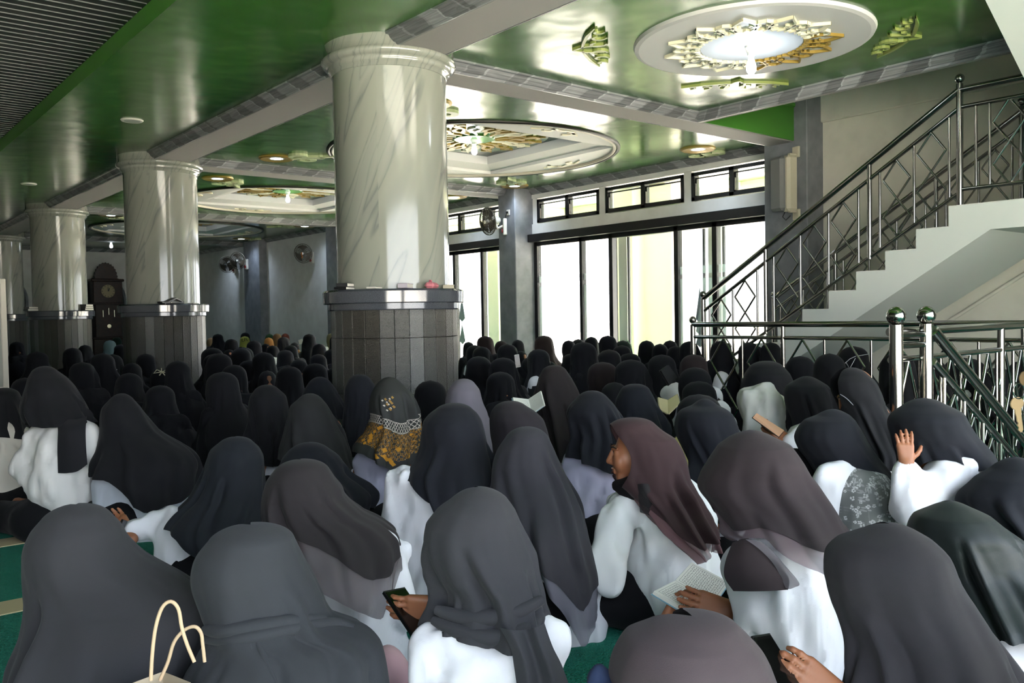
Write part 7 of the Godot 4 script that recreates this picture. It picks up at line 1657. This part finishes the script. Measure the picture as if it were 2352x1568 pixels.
	{"key": "f30", "label": "person in a slate-black headscarf flaring over the left arm, white sleeve out", "base": [1.439, 0.000, -3.594], "lead": [0.015, 0.000, 0.123], "yaw": 0.123, "bow": 1, "h": 0.634, "phi": 0.691, "dome": 0.022, "rings": [[0.627, -0.006, -0.004, 0.067, 0.071], [0.597, -0.010, -0.006, 0.099, 0.105], [0.560, -0.010, -0.005, 0.116, 0.123], [0.504, -0.016, -0.007, 0.126, 0.133], [0.450, -0.032, -0.002, 0.139, 0.142], [0.401, -0.056, 0.016, 0.156, 0.158], [0.353, -0.093, 0.030, 0.186, 0.178], [0.305, -0.119, 0.048, 0.202, 0.195], [0.255, -0.122, 0.070, 0.190, 0.204], [0.165, -0.105, 0.089, 0.153, 0.168], [-0.085, -0.105, 0.089, 0.153, 0.168]], "hem": [0.126, 0.136, 0.146, 0.156, 0.166, 0.176, 0.185, 0.192, 0.196, 0.212, 0.248, 0.281, 0.301, 0.311, 0.312, 0.297, 0.248, 0.201, 0.200, 0.210, 0.210, 0.210, 0.210, 0.210, 0.210, 0.210, 0.210, 0.210, 0.210, 0.210, 0.187, 0.142], "face": -2.386, "open": 0.600, "seed": 201, "fold": 1.000, "col": Color(0.135, 0.145, 0.165), "near": true, "blouse": [[-0.258, 0.297, -0.135, 0.052, -0.387, 0.271, -0.176, 0.042], [-0.210, 0.249, -0.093, 0.110, -0.201, -0.110, -0.071, 0.132]], "hands": [[[-0.411, 0.276, -0.170], [-0.143, 0.400, -0.768], [-0.550, 0.600, 0.194], -1.000, 0.400, 0.100, 0.300, 0.950]]},
	{"key": "f31", "label": "person in a long black headscarf spreading wide, with a pale sleeve under its corner", "base": [1.348, 0.000, -4.973], "lead": [0.012, 0.000, 0.123], "yaw": 0.096, "bow": 1, "h": 0.744, "phi": 0.691, "dome": 0.033, "rings": [[0.726, -0.000, 0.001, 0.060, 0.064], [0.683, -0.002, 0.002, 0.096, 0.102], [0.623, 0.010, 0.014, 0.121, 0.128], [0.553, 0.026, 0.046, 0.151, 0.144], [0.509, 0.040, 0.086, 0.188, 0.158], [0.451, 0.058, 0.143, 0.243, 0.179], [0.399, 0.058, 0.176, 0.272, 0.196], [0.332, 0.052, 0.190, 0.281, 0.205], [0.238, 0.069, 0.208, 0.249, 0.205], [0.157, 0.084, 0.224, 0.180, 0.195], [0.088, 0.060, 0.206, 0.116, 0.165], [-0.162, 0.060, 0.206, 0.116, 0.165]], "hem": [0.254, 0.241, 0.224, 0.211, 0.199, 0.186, 0.176, 0.168, 0.205, 0.291, 0.339, 0.344, 0.346, 0.345, 0.342, 0.335, 0.323, 0.302, 0.278, 0.268, 0.268, 0.268, 0.268, 0.268, 0.268, 0.268, 0.268, 0.268, 0.268, 0.268, 0.266, 0.261], "face": -2.358, "open": 0.600, "seed": 202, "fold": 1.000, "col": Color(0.105, 0.105, 0.118), "near": false, "blouse": [[-0.091, 0.303, 0.099, 0.083, -0.087, 0.125, 0.148, 0.096], [0.098, 0.313, 0.099, 0.190, 0.096, -0.042, 0.112, 0.213]], "bcol": Color(0.720, 0.740, 0.780)},
	{"key": "f32", "label": "person in a black headscarf with a wide scarf end hanging down a white shirt back", "base": [1.030, 0.000, -5.242], "lead": [-0.009, 0.000, 0.123], "yaw": -0.072, "bow": 1, "h": 0.900, "phi": 0.691, "dome": 0.028, "rings": [[0.887, 0.001, 0.002, 0.062, 0.065], [0.849, 0.011, 0.011, 0.095, 0.100], [0.801, 0.021, 0.022, 0.120, 0.127], [0.753, 0.025, 0.029, 0.142, 0.136], [0.707, 0.027, 0.045, 0.163, 0.144], [0.661, 0.036, 0.075, 0.167, 0.159], [0.616, 0.050, 0.113, 0.160, 0.171], [0.566, 0.058, 0.146, 0.146, 0.157], [0.316, 0.058, 0.146, 0.146, 0.157]], "hem": [0.609, 0.606, 0.606, 0.608, 0.609, 0.608, 0.606, 0.604, 0.602, 0.602, 0.607, 0.616, 0.623, 0.623, 0.616, 0.604, 0.590, 0.587, 0.599, 0.607, 0.607, 0.607, 0.607, 0.607, 0.607, 0.607, 0.607, 0.607, 0.607, 0.607, 0.608, 0.610], "face": -2.190, "open": 0.600, "seed": 203, "fold": 1.000, "col": Color(0.105, 0.105, 0.118), "near": false, "blouse": [[0.059, 0.459, 0.132, 0.169, 0.053, 0.271, 0.134, 0.188], [-0.026, 0.519, 0.059, 0.070, 0.155, 0.527, 0.209, 0.070], [-0.050, 0.510, 0.053, 0.065, -0.117, 0.377, 0.055, 0.056], [-0.117, 0.377, 0.055, 0.056, -0.078, 0.337, 0.140, 0.046], [0.161, 0.516, 0.227, 0.061, 0.177, 0.405, 0.297, 0.051]], "sheets": [["scarf_end", Color(0.130, 0.130, 0.145), 1.000, [[[0.013, 0.643, 0.177], [0.044, 0.641, 0.243], [0.094, 0.640, 0.284], [0.141, 0.652, 0.283]], [[0.001, 0.595, 0.274], [0.028, 0.597, 0.329], [0.075, 0.596, 0.361], [0.113, 0.593, 0.366]], [[-0.010, 0.497, 0.301], [0.024, 0.499, 0.355], [0.067, 0.497, 0.384], [0.105, 0.499, 0.396]], [[-0.014, 0.372, 0.315], [0.020, 0.374, 0.363], [0.060, 0.382, 0.396], [0.105, 0.415, 0.412]]]]], "bcol": Color(0.880, 0.870, 0.860)},
	{"key": "f33", "label": "person in a black headscarf over a cream shirt beside the carpet edge", "base": [0.911, 0.000, -5.725], "lead": [-0.013, 0.000, 0.123], "yaw": -0.105, "bow": 1, "h": 0.763, "phi": 0.691, "dome": 0.038, "rings": [[0.740, -0.002, -0.000, 0.082, 0.087], [0.677, -0.005, -0.000, 0.108, 0.115], [0.602, -0.004, 0.007, 0.128, 0.136], [0.504, -0.007, 0.039, 0.142, 0.151], [0.408, -0.013, 0.073, 0.143, 0.154], [0.158, -0.013, 0.073, 0.143, 0.154]], "hem": [0.475, 0.482, 0.489, 0.495, 0.502, 0.509, 0.513, 0.515, 0.517, 0.518, 0.518, 0.518, 0.517, 0.514, 0.510, 0.506, 0.502, 0.501, 0.503, 0.504, 0.504, 0.504, 0.504, 0.504, 0.504, 0.504, 0.504, 0.504, 0.504, 0.504, 0.496, 0.480], "face": -2.157, "open": 0.600, "seed": 204, "fold": 1.000, "col": Color(0.105, 0.105, 0.118), "near": false, "blouse": [[-0.016, 0.458, 0.065, 0.130, -0.029, 0.183, 0.065, 0.150], [-0.092, 0.484, 0.001, 0.065, 0.052, 0.481, 0.120, 0.065]], "bcol": Color(0.800, 0.780, 0.740)},
]
const ADORN := [
	[108, "mask_string", Color(0.850, 0.850, 0.860), 0.0022, [[[6.801, 0.692, -3.815], [6.834, 0.728, -3.790], [6.871, 0.749, -3.760], [6.954, 0.765, -3.692]], [[6.807, 0.699, -3.811], [6.831, 0.647, -3.789], [6.871, 0.734, -3.760]]]],
	[15, "white_bow", Color(0.850, 0.820, 0.700), 0.0050, [[[2.727, 0.655, -8.648], [2.688, 0.673, -8.681], [2.664, 0.639, -8.700], [2.703, 0.647, -8.667], [2.727, 0.655, -8.648], [2.766, 0.671, -8.616], [2.788, 0.636, -8.597], [2.746, 0.646, -8.632], [2.727, 0.655, -8.648]], [[2.723, 0.646, -8.651], [2.706, 0.617, -8.664]], [[2.730, 0.646, -8.646], [2.751, 0.612, -8.626]], [[2.724, 0.689, -8.652], [2.723, 0.655, -8.651]]]],
	[9, "white_dot", Color(0.850, 0.850, 0.860), 0.0060, [[[2.481, 0.646, -9.798], [2.485, 0.639, -9.795]], [[2.534, 0.644, -9.754], [2.539, 0.637, -9.751]], [[2.591, 0.643, -9.707], [2.595, 0.636, -9.704]], [[2.503, 0.562, -9.777], [2.507, 0.555, -9.773]], [[2.553, 0.561, -9.736], [2.557, 0.554, -9.732]], [[2.522, 0.479, -9.758], [2.526, 0.472, -9.754]]]],
	[30, "cap_lettering", Color(0.180, 0.220, 0.120), 0.0060, [[[7.769, 0.706, -18.980], [7.767, 0.647, -18.979], [7.797, 0.646, -18.954]], [[7.815, 0.725, -18.942], [7.813, 0.656, -18.941]], [[7.838, 0.724, -18.923], [7.858, 0.654, -18.903]]]],
	[84, "pale_edge", Color(0.550, 0.680, 0.550), 0.0060, [[[7.796, 0.820, -7.219], [7.827, 0.755, -7.191], [7.841, 0.686, -7.177]]]],
]
const HELD := [
	{"kind": "phone", "label": "black smartphone held by the person in the charcoal headscarf", "cat": "phone", "base": [1.207, 0.382, -1.898], "quad": [[-0.042, 0.048, -0.056], [0.033, 0.039, -0.072], [0.042, -0.049, 0.056], [-0.033, -0.038, 0.072]], "th": 0.009},
	{"kind": "phone", "label": "dark smartphone held up in front of the mauve brown headscarf", "cat": "phone", "base": [1.482, 0.445, -0.979], "quad": [[-0.020, 0.050, -0.045], [0.042, 0.040, -0.045], [0.024, -0.044, 0.047], [-0.045, -0.046, 0.043]], "th": 0.009},
	{"kind": "phone", "label": "small dark phone in the hand of the white sleeve beside the carpet", "cat": "phone", "base": [1.001, 0.316, -3.722], "quad": [[-0.023, -0.009, 0.021], [-0.001, 0.027, 0.011], [0.023, 0.012, -0.020], [0.001, -0.030, -0.011]], "th": 0.008},
	{"kind": "phone", "label": "white-framed phone held up among the people before the doors", "cat": "phone", "base": [4.426, 0.780, -5.283], "quad": [[-0.019, 0.047, -0.017], [0.011, 0.054, 0.007], [0.019, -0.047, 0.017], [-0.011, -0.054, -0.007]], "th": 0.010, "pale": true},
	{"kind": "book", "label": "open printed prayer book held by the person in the purplish brown headscarf", "cat": "book", "base": [2.094, 0.264, -1.712], "quad": [[-0.087, 0.028, -0.047], [0.017, 0.037, -0.052], [0.087, -0.028, 0.047], [-0.018, -0.037, 0.052]], "th": 0.014, "mate": [[2.111, 0.301, -1.764], [2.210, 0.339, -1.775], [2.277, 0.280, -1.677], [2.181, 0.236, -1.664]]},
	{"kind": "book", "label": "open white book showing over the brown-black headscarf", "cat": "book", "base": [2.971, 0.664, -3.511], "quad": [[-0.033, 0.044, -0.039], [0.070, 0.027, -0.031], [0.030, -0.044, 0.043], [-0.066, -0.028, 0.027]], "th": 0.008, "mate": [[3.041, 0.692, -3.542], [3.081, 0.737, -3.486], [3.041, 0.668, -3.412], [3.001, 0.620, -3.469]]},
	{"kind": "book", "label": "small open book with cream pages held by the white-sleeved reader", "cat": "book", "base": [3.741, 0.582, -2.510], "quad": [[-0.068, 0.041, -0.039], [-0.006, 0.048, -0.066], [0.080, -0.039, 0.036], [-0.006, -0.050, 0.069]], "th": 0.012, "page": Color(0.80, 0.62, 0.50)},
	{"kind": "book", "label": "dark covered book raised in one hand in front of the doors", "cat": "book", "base": [4.832, 0.700, -4.067], "quad": [[-0.064, 0.032, -0.022], [0.019, 0.066, -0.019], [0.065, -0.023, 0.022], [-0.020, -0.075, 0.019]], "th": 0.016, "page": Color(0.05, 0.05, 0.06)},
	{"kind": "book", "label": "open cream book on a lap below the raised dark book", "cat": "book", "base": [4.303, 0.549, -3.671], "quad": [[-0.015, 0.050, -0.031], [0.109, 0.021, -0.057], [-0.008, -0.053, 0.044], [-0.086, -0.018, 0.043]], "th": 0.008, "mate": [[4.412, 0.570, -3.728], [4.446, 0.611, -3.675], [4.377, 0.562, -3.600], [4.295, 0.496, -3.626]], "page": Color(0.78, 0.74, 0.58)},
	{"kind": "book", "label": "open yellow-green book behind the brown headscarf in profile", "cat": "book", "base": [3.041, 0.530, -2.491], "quad": [[-0.056, 0.045, -0.016], [0.009, 0.061, -0.027], [0.046, -0.028, 0.006], [0.001, -0.078, 0.037]], "th": 0.010, "page": Color(0.50, 0.48, 0.28)},
	{"kind": "book", "label": "white sheet of paper held up in the last rows by the blank wall", "cat": "paper", "base": [7.730, 0.683, -15.939], "quad": [[-0.039, 0.031, -0.034], [0.022, 0.056, 0.016], [0.039, -0.031, 0.034], [-0.022, -0.056, -0.016]], "th": 0.003},
]
const BAG_AT := Vector3(0.510, 0.0, -1.821)
const BAG_CORDS := [[[0.520, 0.435, -1.774], [0.524, 0.488, -1.773], [0.531, 0.540, -1.770], [0.542, 0.579, -1.762], [0.556, 0.591, -1.751], [0.567, 0.576, -1.741], [0.571, 0.539, -1.736], [0.578, 0.505, -1.729], [0.588, 0.470, -1.719]], [[0.559, 0.401, -1.845], [0.573, 0.439, -1.835], [0.584, 0.480, -1.827], [0.601, 0.504, -1.815], [0.618, 0.512, -1.800], [0.628, 0.499, -1.792], [0.630, 0.474, -1.789], [0.632, 0.438, -1.786]]]
const PINK := [Vector3(1.218, 0.000, -2.021)]

func thin(c: Color) -> StandardMaterial3D:
	var m := mat(c, 0.85)
	m.transparency = BaseMaterial3D.TRANSPARENCY_ALPHA
	m.cull_mode = BaseMaterial3D.CULL_DISABLED
	return m

func widened(rings: Array, d: float) -> Array:
	var out := []
	for r in rings: out.append([r[0], r[1], r[2], float(r[3]) + d, float(r[4]) + d])
	return out

func features(o: Node3D, c: Vector3, bs: Basis, s: float) -> void:
	for q in [-1.0, 1.0]:
		var e := c + bs * (Vector3(q * 0.031, 0.001, -0.0835) * s)
		var b := MB.new(); b.ball(e, Vector3(0.011, 0.0055, 0.007) * s, 14, 8, bs); var ey := part("eye", b, mat(Color(0.80, 0.76, 0.72), 0.25), o)
		b = MB.new(); b.ball(c + bs * (Vector3(q * 0.031, 0.0005, -0.0885) * s), Vector3(0.0055, 0.0055, 0.0028) * s, 12, 8, bs); part("iris", b, mat(Color(0.06, 0.035, 0.025), 0.2), ey)
		b = MB.new(); b.tube(PackedVector3Array([c + bs * (Vector3(q * 0.018, 0.006, -0.0895) * s), c + bs * (Vector3(q * 0.031, 0.0085, -0.0905) * s), c + bs * (Vector3(q * 0.045, 0.003, -0.080) * s)]), 0.0016, 6); part("eyelash", b, mat(Color(0.05, 0.035, 0.03), 0.6), ey)
		b = MB.new(); b.tube(PackedVector3Array([c + bs * (Vector3(q * 0.014, 0.023, -0.0965) * s), c + bs * (Vector3(q * 0.032, 0.028, -0.0925) * s), c + bs * (Vector3(q * 0.052, 0.022, -0.079) * s)]), [0.0028, 0.003, 0.0012], 6); part("eyebrow", b, mat(Color(0.10, 0.065, 0.05), 0.8), o)
	var b := MB.new(); b.tube(PackedVector3Array([c + bs * (Vector3(-0.02, -0.066, -0.0875) * s), c + bs * (Vector3(-0.008, -0.0625, -0.0955) * s), c + bs * (Vector3(0.008, -0.0625, -0.0955) * s), c + bs * (Vector3(0.02, -0.066, -0.0875) * s)]), [0.001, 0.0036, 0.0036, 0.001], 8)
	b.tube(PackedVector3Array([c + bs * (Vector3(-0.018, -0.0725, -0.087) * s), c + bs * (Vector3(0, -0.0755, -0.0955) * s), c + bs * (Vector3(0.018, -0.0725, -0.087) * s)]), [0.001, 0.0046, 0.001], 8)
	part("lips", b, mat(Color(0.50, 0.26, 0.22), 0.4), o)

func batik() -> StandardMaterial3D:
	# dark voile printed with a white lattice band, small gold figures and gold diamonds
	if M.has("batik"): return M.batik
	var w := 768; var h := 512
	var im := Image.create(w, h, false, Image.FORMAT_RGB8)
	im.fill(Color(0.17, 0.175, 0.17))
	var r := RandomNumberGenerator.new(); r.seed = 9
	var gold := Color(0.66, 0.45, 0.10); var pale := Color(0.78, 0.74, 0.70)
	for y in range(290, 340):
		for x in w:
			var a := absf(fposmod(x, 24) - 12.0) * 2.0
			var yy := fposmod(y - 290, 25)
			if absf(yy - a) < 3.0 or absf(25 - yy - a) < 3.0 or y < 293 or y > 336: im.set_pixel(x, y, pale)
	for y in range(342, 455):
		for x in w:
			var k := sin(x * 0.62 + sin(y * 0.31) * 2.0) * sin(y * 0.58 + sin(x * 0.27) * 2.0)
			if k > 0.12: im.set_pixel(x, y, gold if k > 0.3 or (x / 7 + y / 9) % 3 else pale)
	for k in 60:
		var cx := r.randi_range(8, w - 8); var cy := r.randi_range(350, 470)
		diamond(im, cx, cy, r.randi_range(7, 12), Color(0.76, 0.52, 0.12))
	for q in [[0.22, 150], [0.24, 175], [0.26, 200], [0.22, 205], [0.245, 225], [0.27, 170], [0.23, 185]]:
		diamond(im, int(q[0] * w), int(q[1]), 9, Color(0.62, 0.47, 0.22))
		diamond(im, int(q[0] * w) + 16, int(q[1]) + 12, 6, pale)
	var m := mat(Color.WHITE, 0.8)
	im.generate_mipmaps(); m.albedo_texture = ImageTexture.create_from_image(im)
	M.batik = m
	return m

func diamond(im: Image, cx: int, cy: int, r: int, c: Color) -> void:
	for y in range(-r, r + 1):
		for x in range(-r, r + 1):
			if absi(x) + absi(y) <= r and cx + x >= 0 and cx + x < im.get_width() and cy + y >= 0 and cy + y < im.get_height(): im.set_pixel(cx + x, cy + y, c)

func floral() -> StandardMaterial3D:
	var w := 512
	var im := Image.create(w, w, false, Image.FORMAT_RGB8)
	im.fill(Color(0.44, 0.45, 0.44))
	var r := RandomNumberGenerator.new(); r.seed = 4
	for k in 150:
		var cx := r.randi() % w; var cy := r.randi() % w
		var rr := r.randf_range(5, 10)
		for p in 5:
			var a := TAU * p / 5.0 + r.randf()
			for y in range(-7, 8):
				for x in range(-7, 8):
					if x * x + y * y < rr * rr * 0.3: im.set_pixel(posmod(cx + x + int(cos(a) * rr), w), posmod(cy + y + int(sin(a) * rr), w), Color(0.86, 0.86, 0.86))
		for j in 14: im.set_pixel(posmod(cx + int(j * 1.4), w), posmod(cy + int(6 * sin(j * 0.4)) + 12, w), Color(0.60, 0.61, 0.60))
	im.generate_mipmaps()
	var m := mat(Color.WHITE, 0.85); m.albedo_texture = ImageTexture.create_from_image(im)
	return world_tri(m, 3.2)

func extras(o: Node3D, hs: Node3D, q: Dictionary) -> void:
	for e in q.get("rolls", []):
		var b := MB.new()
		var c := Curve3D.new()
		for p in e[3]: c.add_point(v3(p))
		var pv := PackedVector3Array(); var rs := []
		for k in 25:
			var f: float = k / 24.0 * (e[3].size() - 1)
			var i := mini(int(f), e[3].size() - 2)
			pv.append(v3(e[3][i]).cubic_interpolate(v3(e[3][i + 1]), v3(e[3][maxi(i - 1, 0)]), v3(e[3][mini(i + 2, e[3].size() - 1)]), f - i))
			rs.append(float(e[2]) * (0.35 + 0.65 * pow(sin(PI * clampf(k / 24.0, 0.02, 0.98)), 0.4)))
		b.tube(pv, rs, 12); part(e[0], b, cloth(e[1], 0.85, 0.3), hs)
	for e in q.get("sheets", []):
		var c: Color = e[1]; c.a = e[2]
		var net := []
		for rw in e[3]:
			var nr := []
			for w in rw: nr.append(v3(w))
			net.append(nr)
		part(e[0], sheet(net, 8), thin(c) if e[2] < 0.99 else cloth(e[1], 0.85, 0.3), hs)
	for e in q.get("lumps", []):
		part(e[0], capsules(e[2], 0.011, 0.014), floral() if e[1] is String else cloth(e[1], 0.8, 0.1), o)

func page_tex() -> StandardMaterial3D:
	# page of flowing script in a ruled frame
	if M.has("page"): return M.page
	var w := 256; var h := 360
	var im := Image.create(w, h, false, Image.FORMAT_RGB8)
	im.fill(Color(0.86, 0.86, 0.83))
	var r := RandomNumberGenerator.new(); r.seed = 12
	var ink := Color(0.13, 0.13, 0.14)
	for k in 4:
		im.fill_rect(Rect2i(18, 18, w - 36, 2), ink); im.fill_rect(Rect2i(18, h - 20, w - 36, 2), ink); im.fill_rect(Rect2i(18, 18, 2, h - 36), ink); im.fill_rect(Rect2i(w - 20, 18, 2, h - 36), ink)
	for row in 15:
		var y0 := 38 + row * 20
		var x := w - 28.0
		while x > 30:
			var L := r.randf_range(10, 26)
			var ph := r.randf() * TAU
			for j in int(L * 2):
				var xx := x - j * 0.5
				var yy := y0 + sin(ph + j * 0.22) * 3.0 + (4.0 * sin(PI * j / (L * 2)) if r.randf() < 0.9 else 0.0)
				if xx > 26:
					im.set_pixel(int(xx), int(yy), ink); im.set_pixel(int(xx), int(yy) + 1, ink)
			for j in 3:
				var dx := int(x - r.randf() * L); var dy := y0 + r.randi_range(-7, 9)
				if dx > 26: im.fill_rect(Rect2i(dx, dy, 2, 2), ink)
			if r.randf() < 0.5: im.fill_rect(Rect2i(int(x - L * 0.3), y0 - 8, 2, 9), ink)
			x -= L + r.randf_range(2, 6)
	im.generate_mipmaps()
	M.page = mat(Color.WHITE, 0.7); M.page.albedo_texture = ImageTexture.create_from_image(im)
	return M.page

func plate(b: MB, p: Array, th: float, face := Vector3.UP) -> void:
	# slab of thickness th whose top face is the four corners p
	var n := ((p[1] - p[0]) as Vector3).cross(p[3] - p[0]).normalized()
	if n.dot(face) < 0: n = -n
	var l := []
	for q in p: l.append((q as Vector3) - n * th)
	var up: bool = ((p[1] - p[0]) as Vector3).cross(p[2] - p[0]).dot(n) > 0
	if up: b.quad(p[0], p[1], p[2], p[3]); b.quad(l[3], l[2], l[1], l[0])
	else: b.quad(p[3], p[2], p[1], p[0], Vector2(0, 1), Vector2(1, 1), Vector2(1, 0), Vector2(0, 0)); b.quad(l[0], l[1], l[2], l[3])
	for k in 4:
		var j := (k + 1) % 4
		if up: b.quad(l[k], l[j], p[j], p[k])
		else: b.quad(p[k], p[j], l[j], l[k])

func build_held() -> void:
	for t in HELD:
		var o := thing(str(t.cat), t.label, t.cat, v3(t.base))
		var p := []
		for c in t.quad: p.append(v3(c))
		var mid: Vector3 = (p[0] + p[1] + p[2] + p[3]) / 4
		var n: Vector3 = (p[1] - p[0]).cross(p[3] - p[0]).normalized()
		var look := Vector3.UP
		if t.kind == "phone": look = Vector3(0, 1.15, 0) - v3(t.base)
		if n.dot(look) < 0: n = -n
		if t.kind == "phone":
			var b := MB.new(); plate(b, p, t.th, look); part("case", b, mat(Color(0.04, 0.04, 0.045) if not t.has("pale") else Color(0.8, 0.78, 0.74), 0.35), o)
			b = MB.new()
			var s := []
			for c in p: s.append(mid + (c - mid) * 0.93 + n * 0.0008)
			plate(b, s, 0.0006, look); part("screen", b, mat(Color(0.05, 0.052, 0.045), 0.06), o)
		else:
			var col: Color = t.get("page", Color(0.85, 0.85, 0.82))
			var sides := [p]
			if t.has("mate"):
				var m := []
				for c in t.mate: m.append(v3(c) - v3(t.base))
				sides.append(m)
			for s in sides:
				var mm: Vector3 = (s[0] + s[1] + s[2] + s[3]) / 4
				var b := MB.new(); plate(b, s, t.th)
				var pg := part("pages", b, mat(col, 0.8), o)
				if not t.has("page"):
					var q := []
					var nn: Vector3 = (s[1] - s[0]).cross(s[3] - s[0]).normalized()
					if nn.y < 0: nn = -nn
					for c in s: q.append(mm + (c - mm) * 0.97 + nn * 0.0012)
					b = MB.new(); plate(b, q, 0.001); part("printed_page", b, page_tex(), pg)
				var cv := []
				for c in s: cv.append(mm + (c - mm) * 1.04 - (n * (float(t.th) + 0.0015)))
				b = MB.new(); plate(b, cv, 0.002); part("cover", b, mat(Color(0.45, 0.62, 0.70) if not t.has("page") else Color(0.10, 0.09, 0.09), 0.5), o)
	# paper bag with cord handles, on the floor by the front
	var bag := thing("paper_bag", "white paper carrier bag with two twisted cord handles on the carpet", "bag", BAG_AT, 0.25)
	var b := MB.new()
	var w := 0.085; var d := 0.05; var h := 0.40
	for s in [[Vector3(-w, 0, d), Vector3(w, 0, d)], [Vector3(w, 0, d), Vector3(w, 0, -d)], [Vector3(w, 0, -d), Vector3(-w, 0, -d)], [Vector3(-w, 0, -d), Vector3(-w, 0, d)]]:
		b.quad(s[0], s[1], s[1] + Vector3(0, h, 0), s[0] + Vector3(0, h, 0))
		b.quad(s[1] * 0.985, s[0] * 0.985, s[0] * 0.985 + Vector3(0, h, 0), s[1] * 0.985 + Vector3(0, h, 0))
	b.quad(Vector3(-w, 0.002, -d), Vector3(w, 0.002, -d), Vector3(w, 0.002, d), Vector3(-w, 0.002, d))
	part("paper", b, mat(Color(0.72, 0.66, 0.56), 0.8), bag)
	for k in 2:
		b = MB.new()
		var pv := PackedVector3Array()
		for c in BAG_CORDS[k]: pv.append(bag.transform.affine_inverse() * v3(c))
		var sm := PackedVector3Array()
		for j in 33:
			var f := j / 32.0 * (pv.size() - 1)
			var i := mini(int(f), pv.size() - 2)
			sm.append(pv[i].cubic_interpolate(pv[i + 1], pv[maxi(i - 1, 0)], pv[mini(i + 2, pv.size() - 1)], f - i))
		b.tube(sm, 0.0038, 8); part("cord_handle", b, mat(Color(0.74, 0.64, 0.52), 0.9), bag)
	# pink cloth on the floor between two of the front figures
	var pk := thing("pink_cloth", "pale pink bundle of cloth standing between the two grey headscarves", "cloth", PINK[0])
	part("folds", capsules([[0.0, 0.21, 0.0, 0.04, 0.015, 0.08, 0.0, 0.055], [0.01, 0.15, 0.03, 0.035, 0.04, 0.06, 0.03, 0.05]], 0.01, 0.012), cloth(Color(0.78, 0.64, 0.67), 0.85), pk)
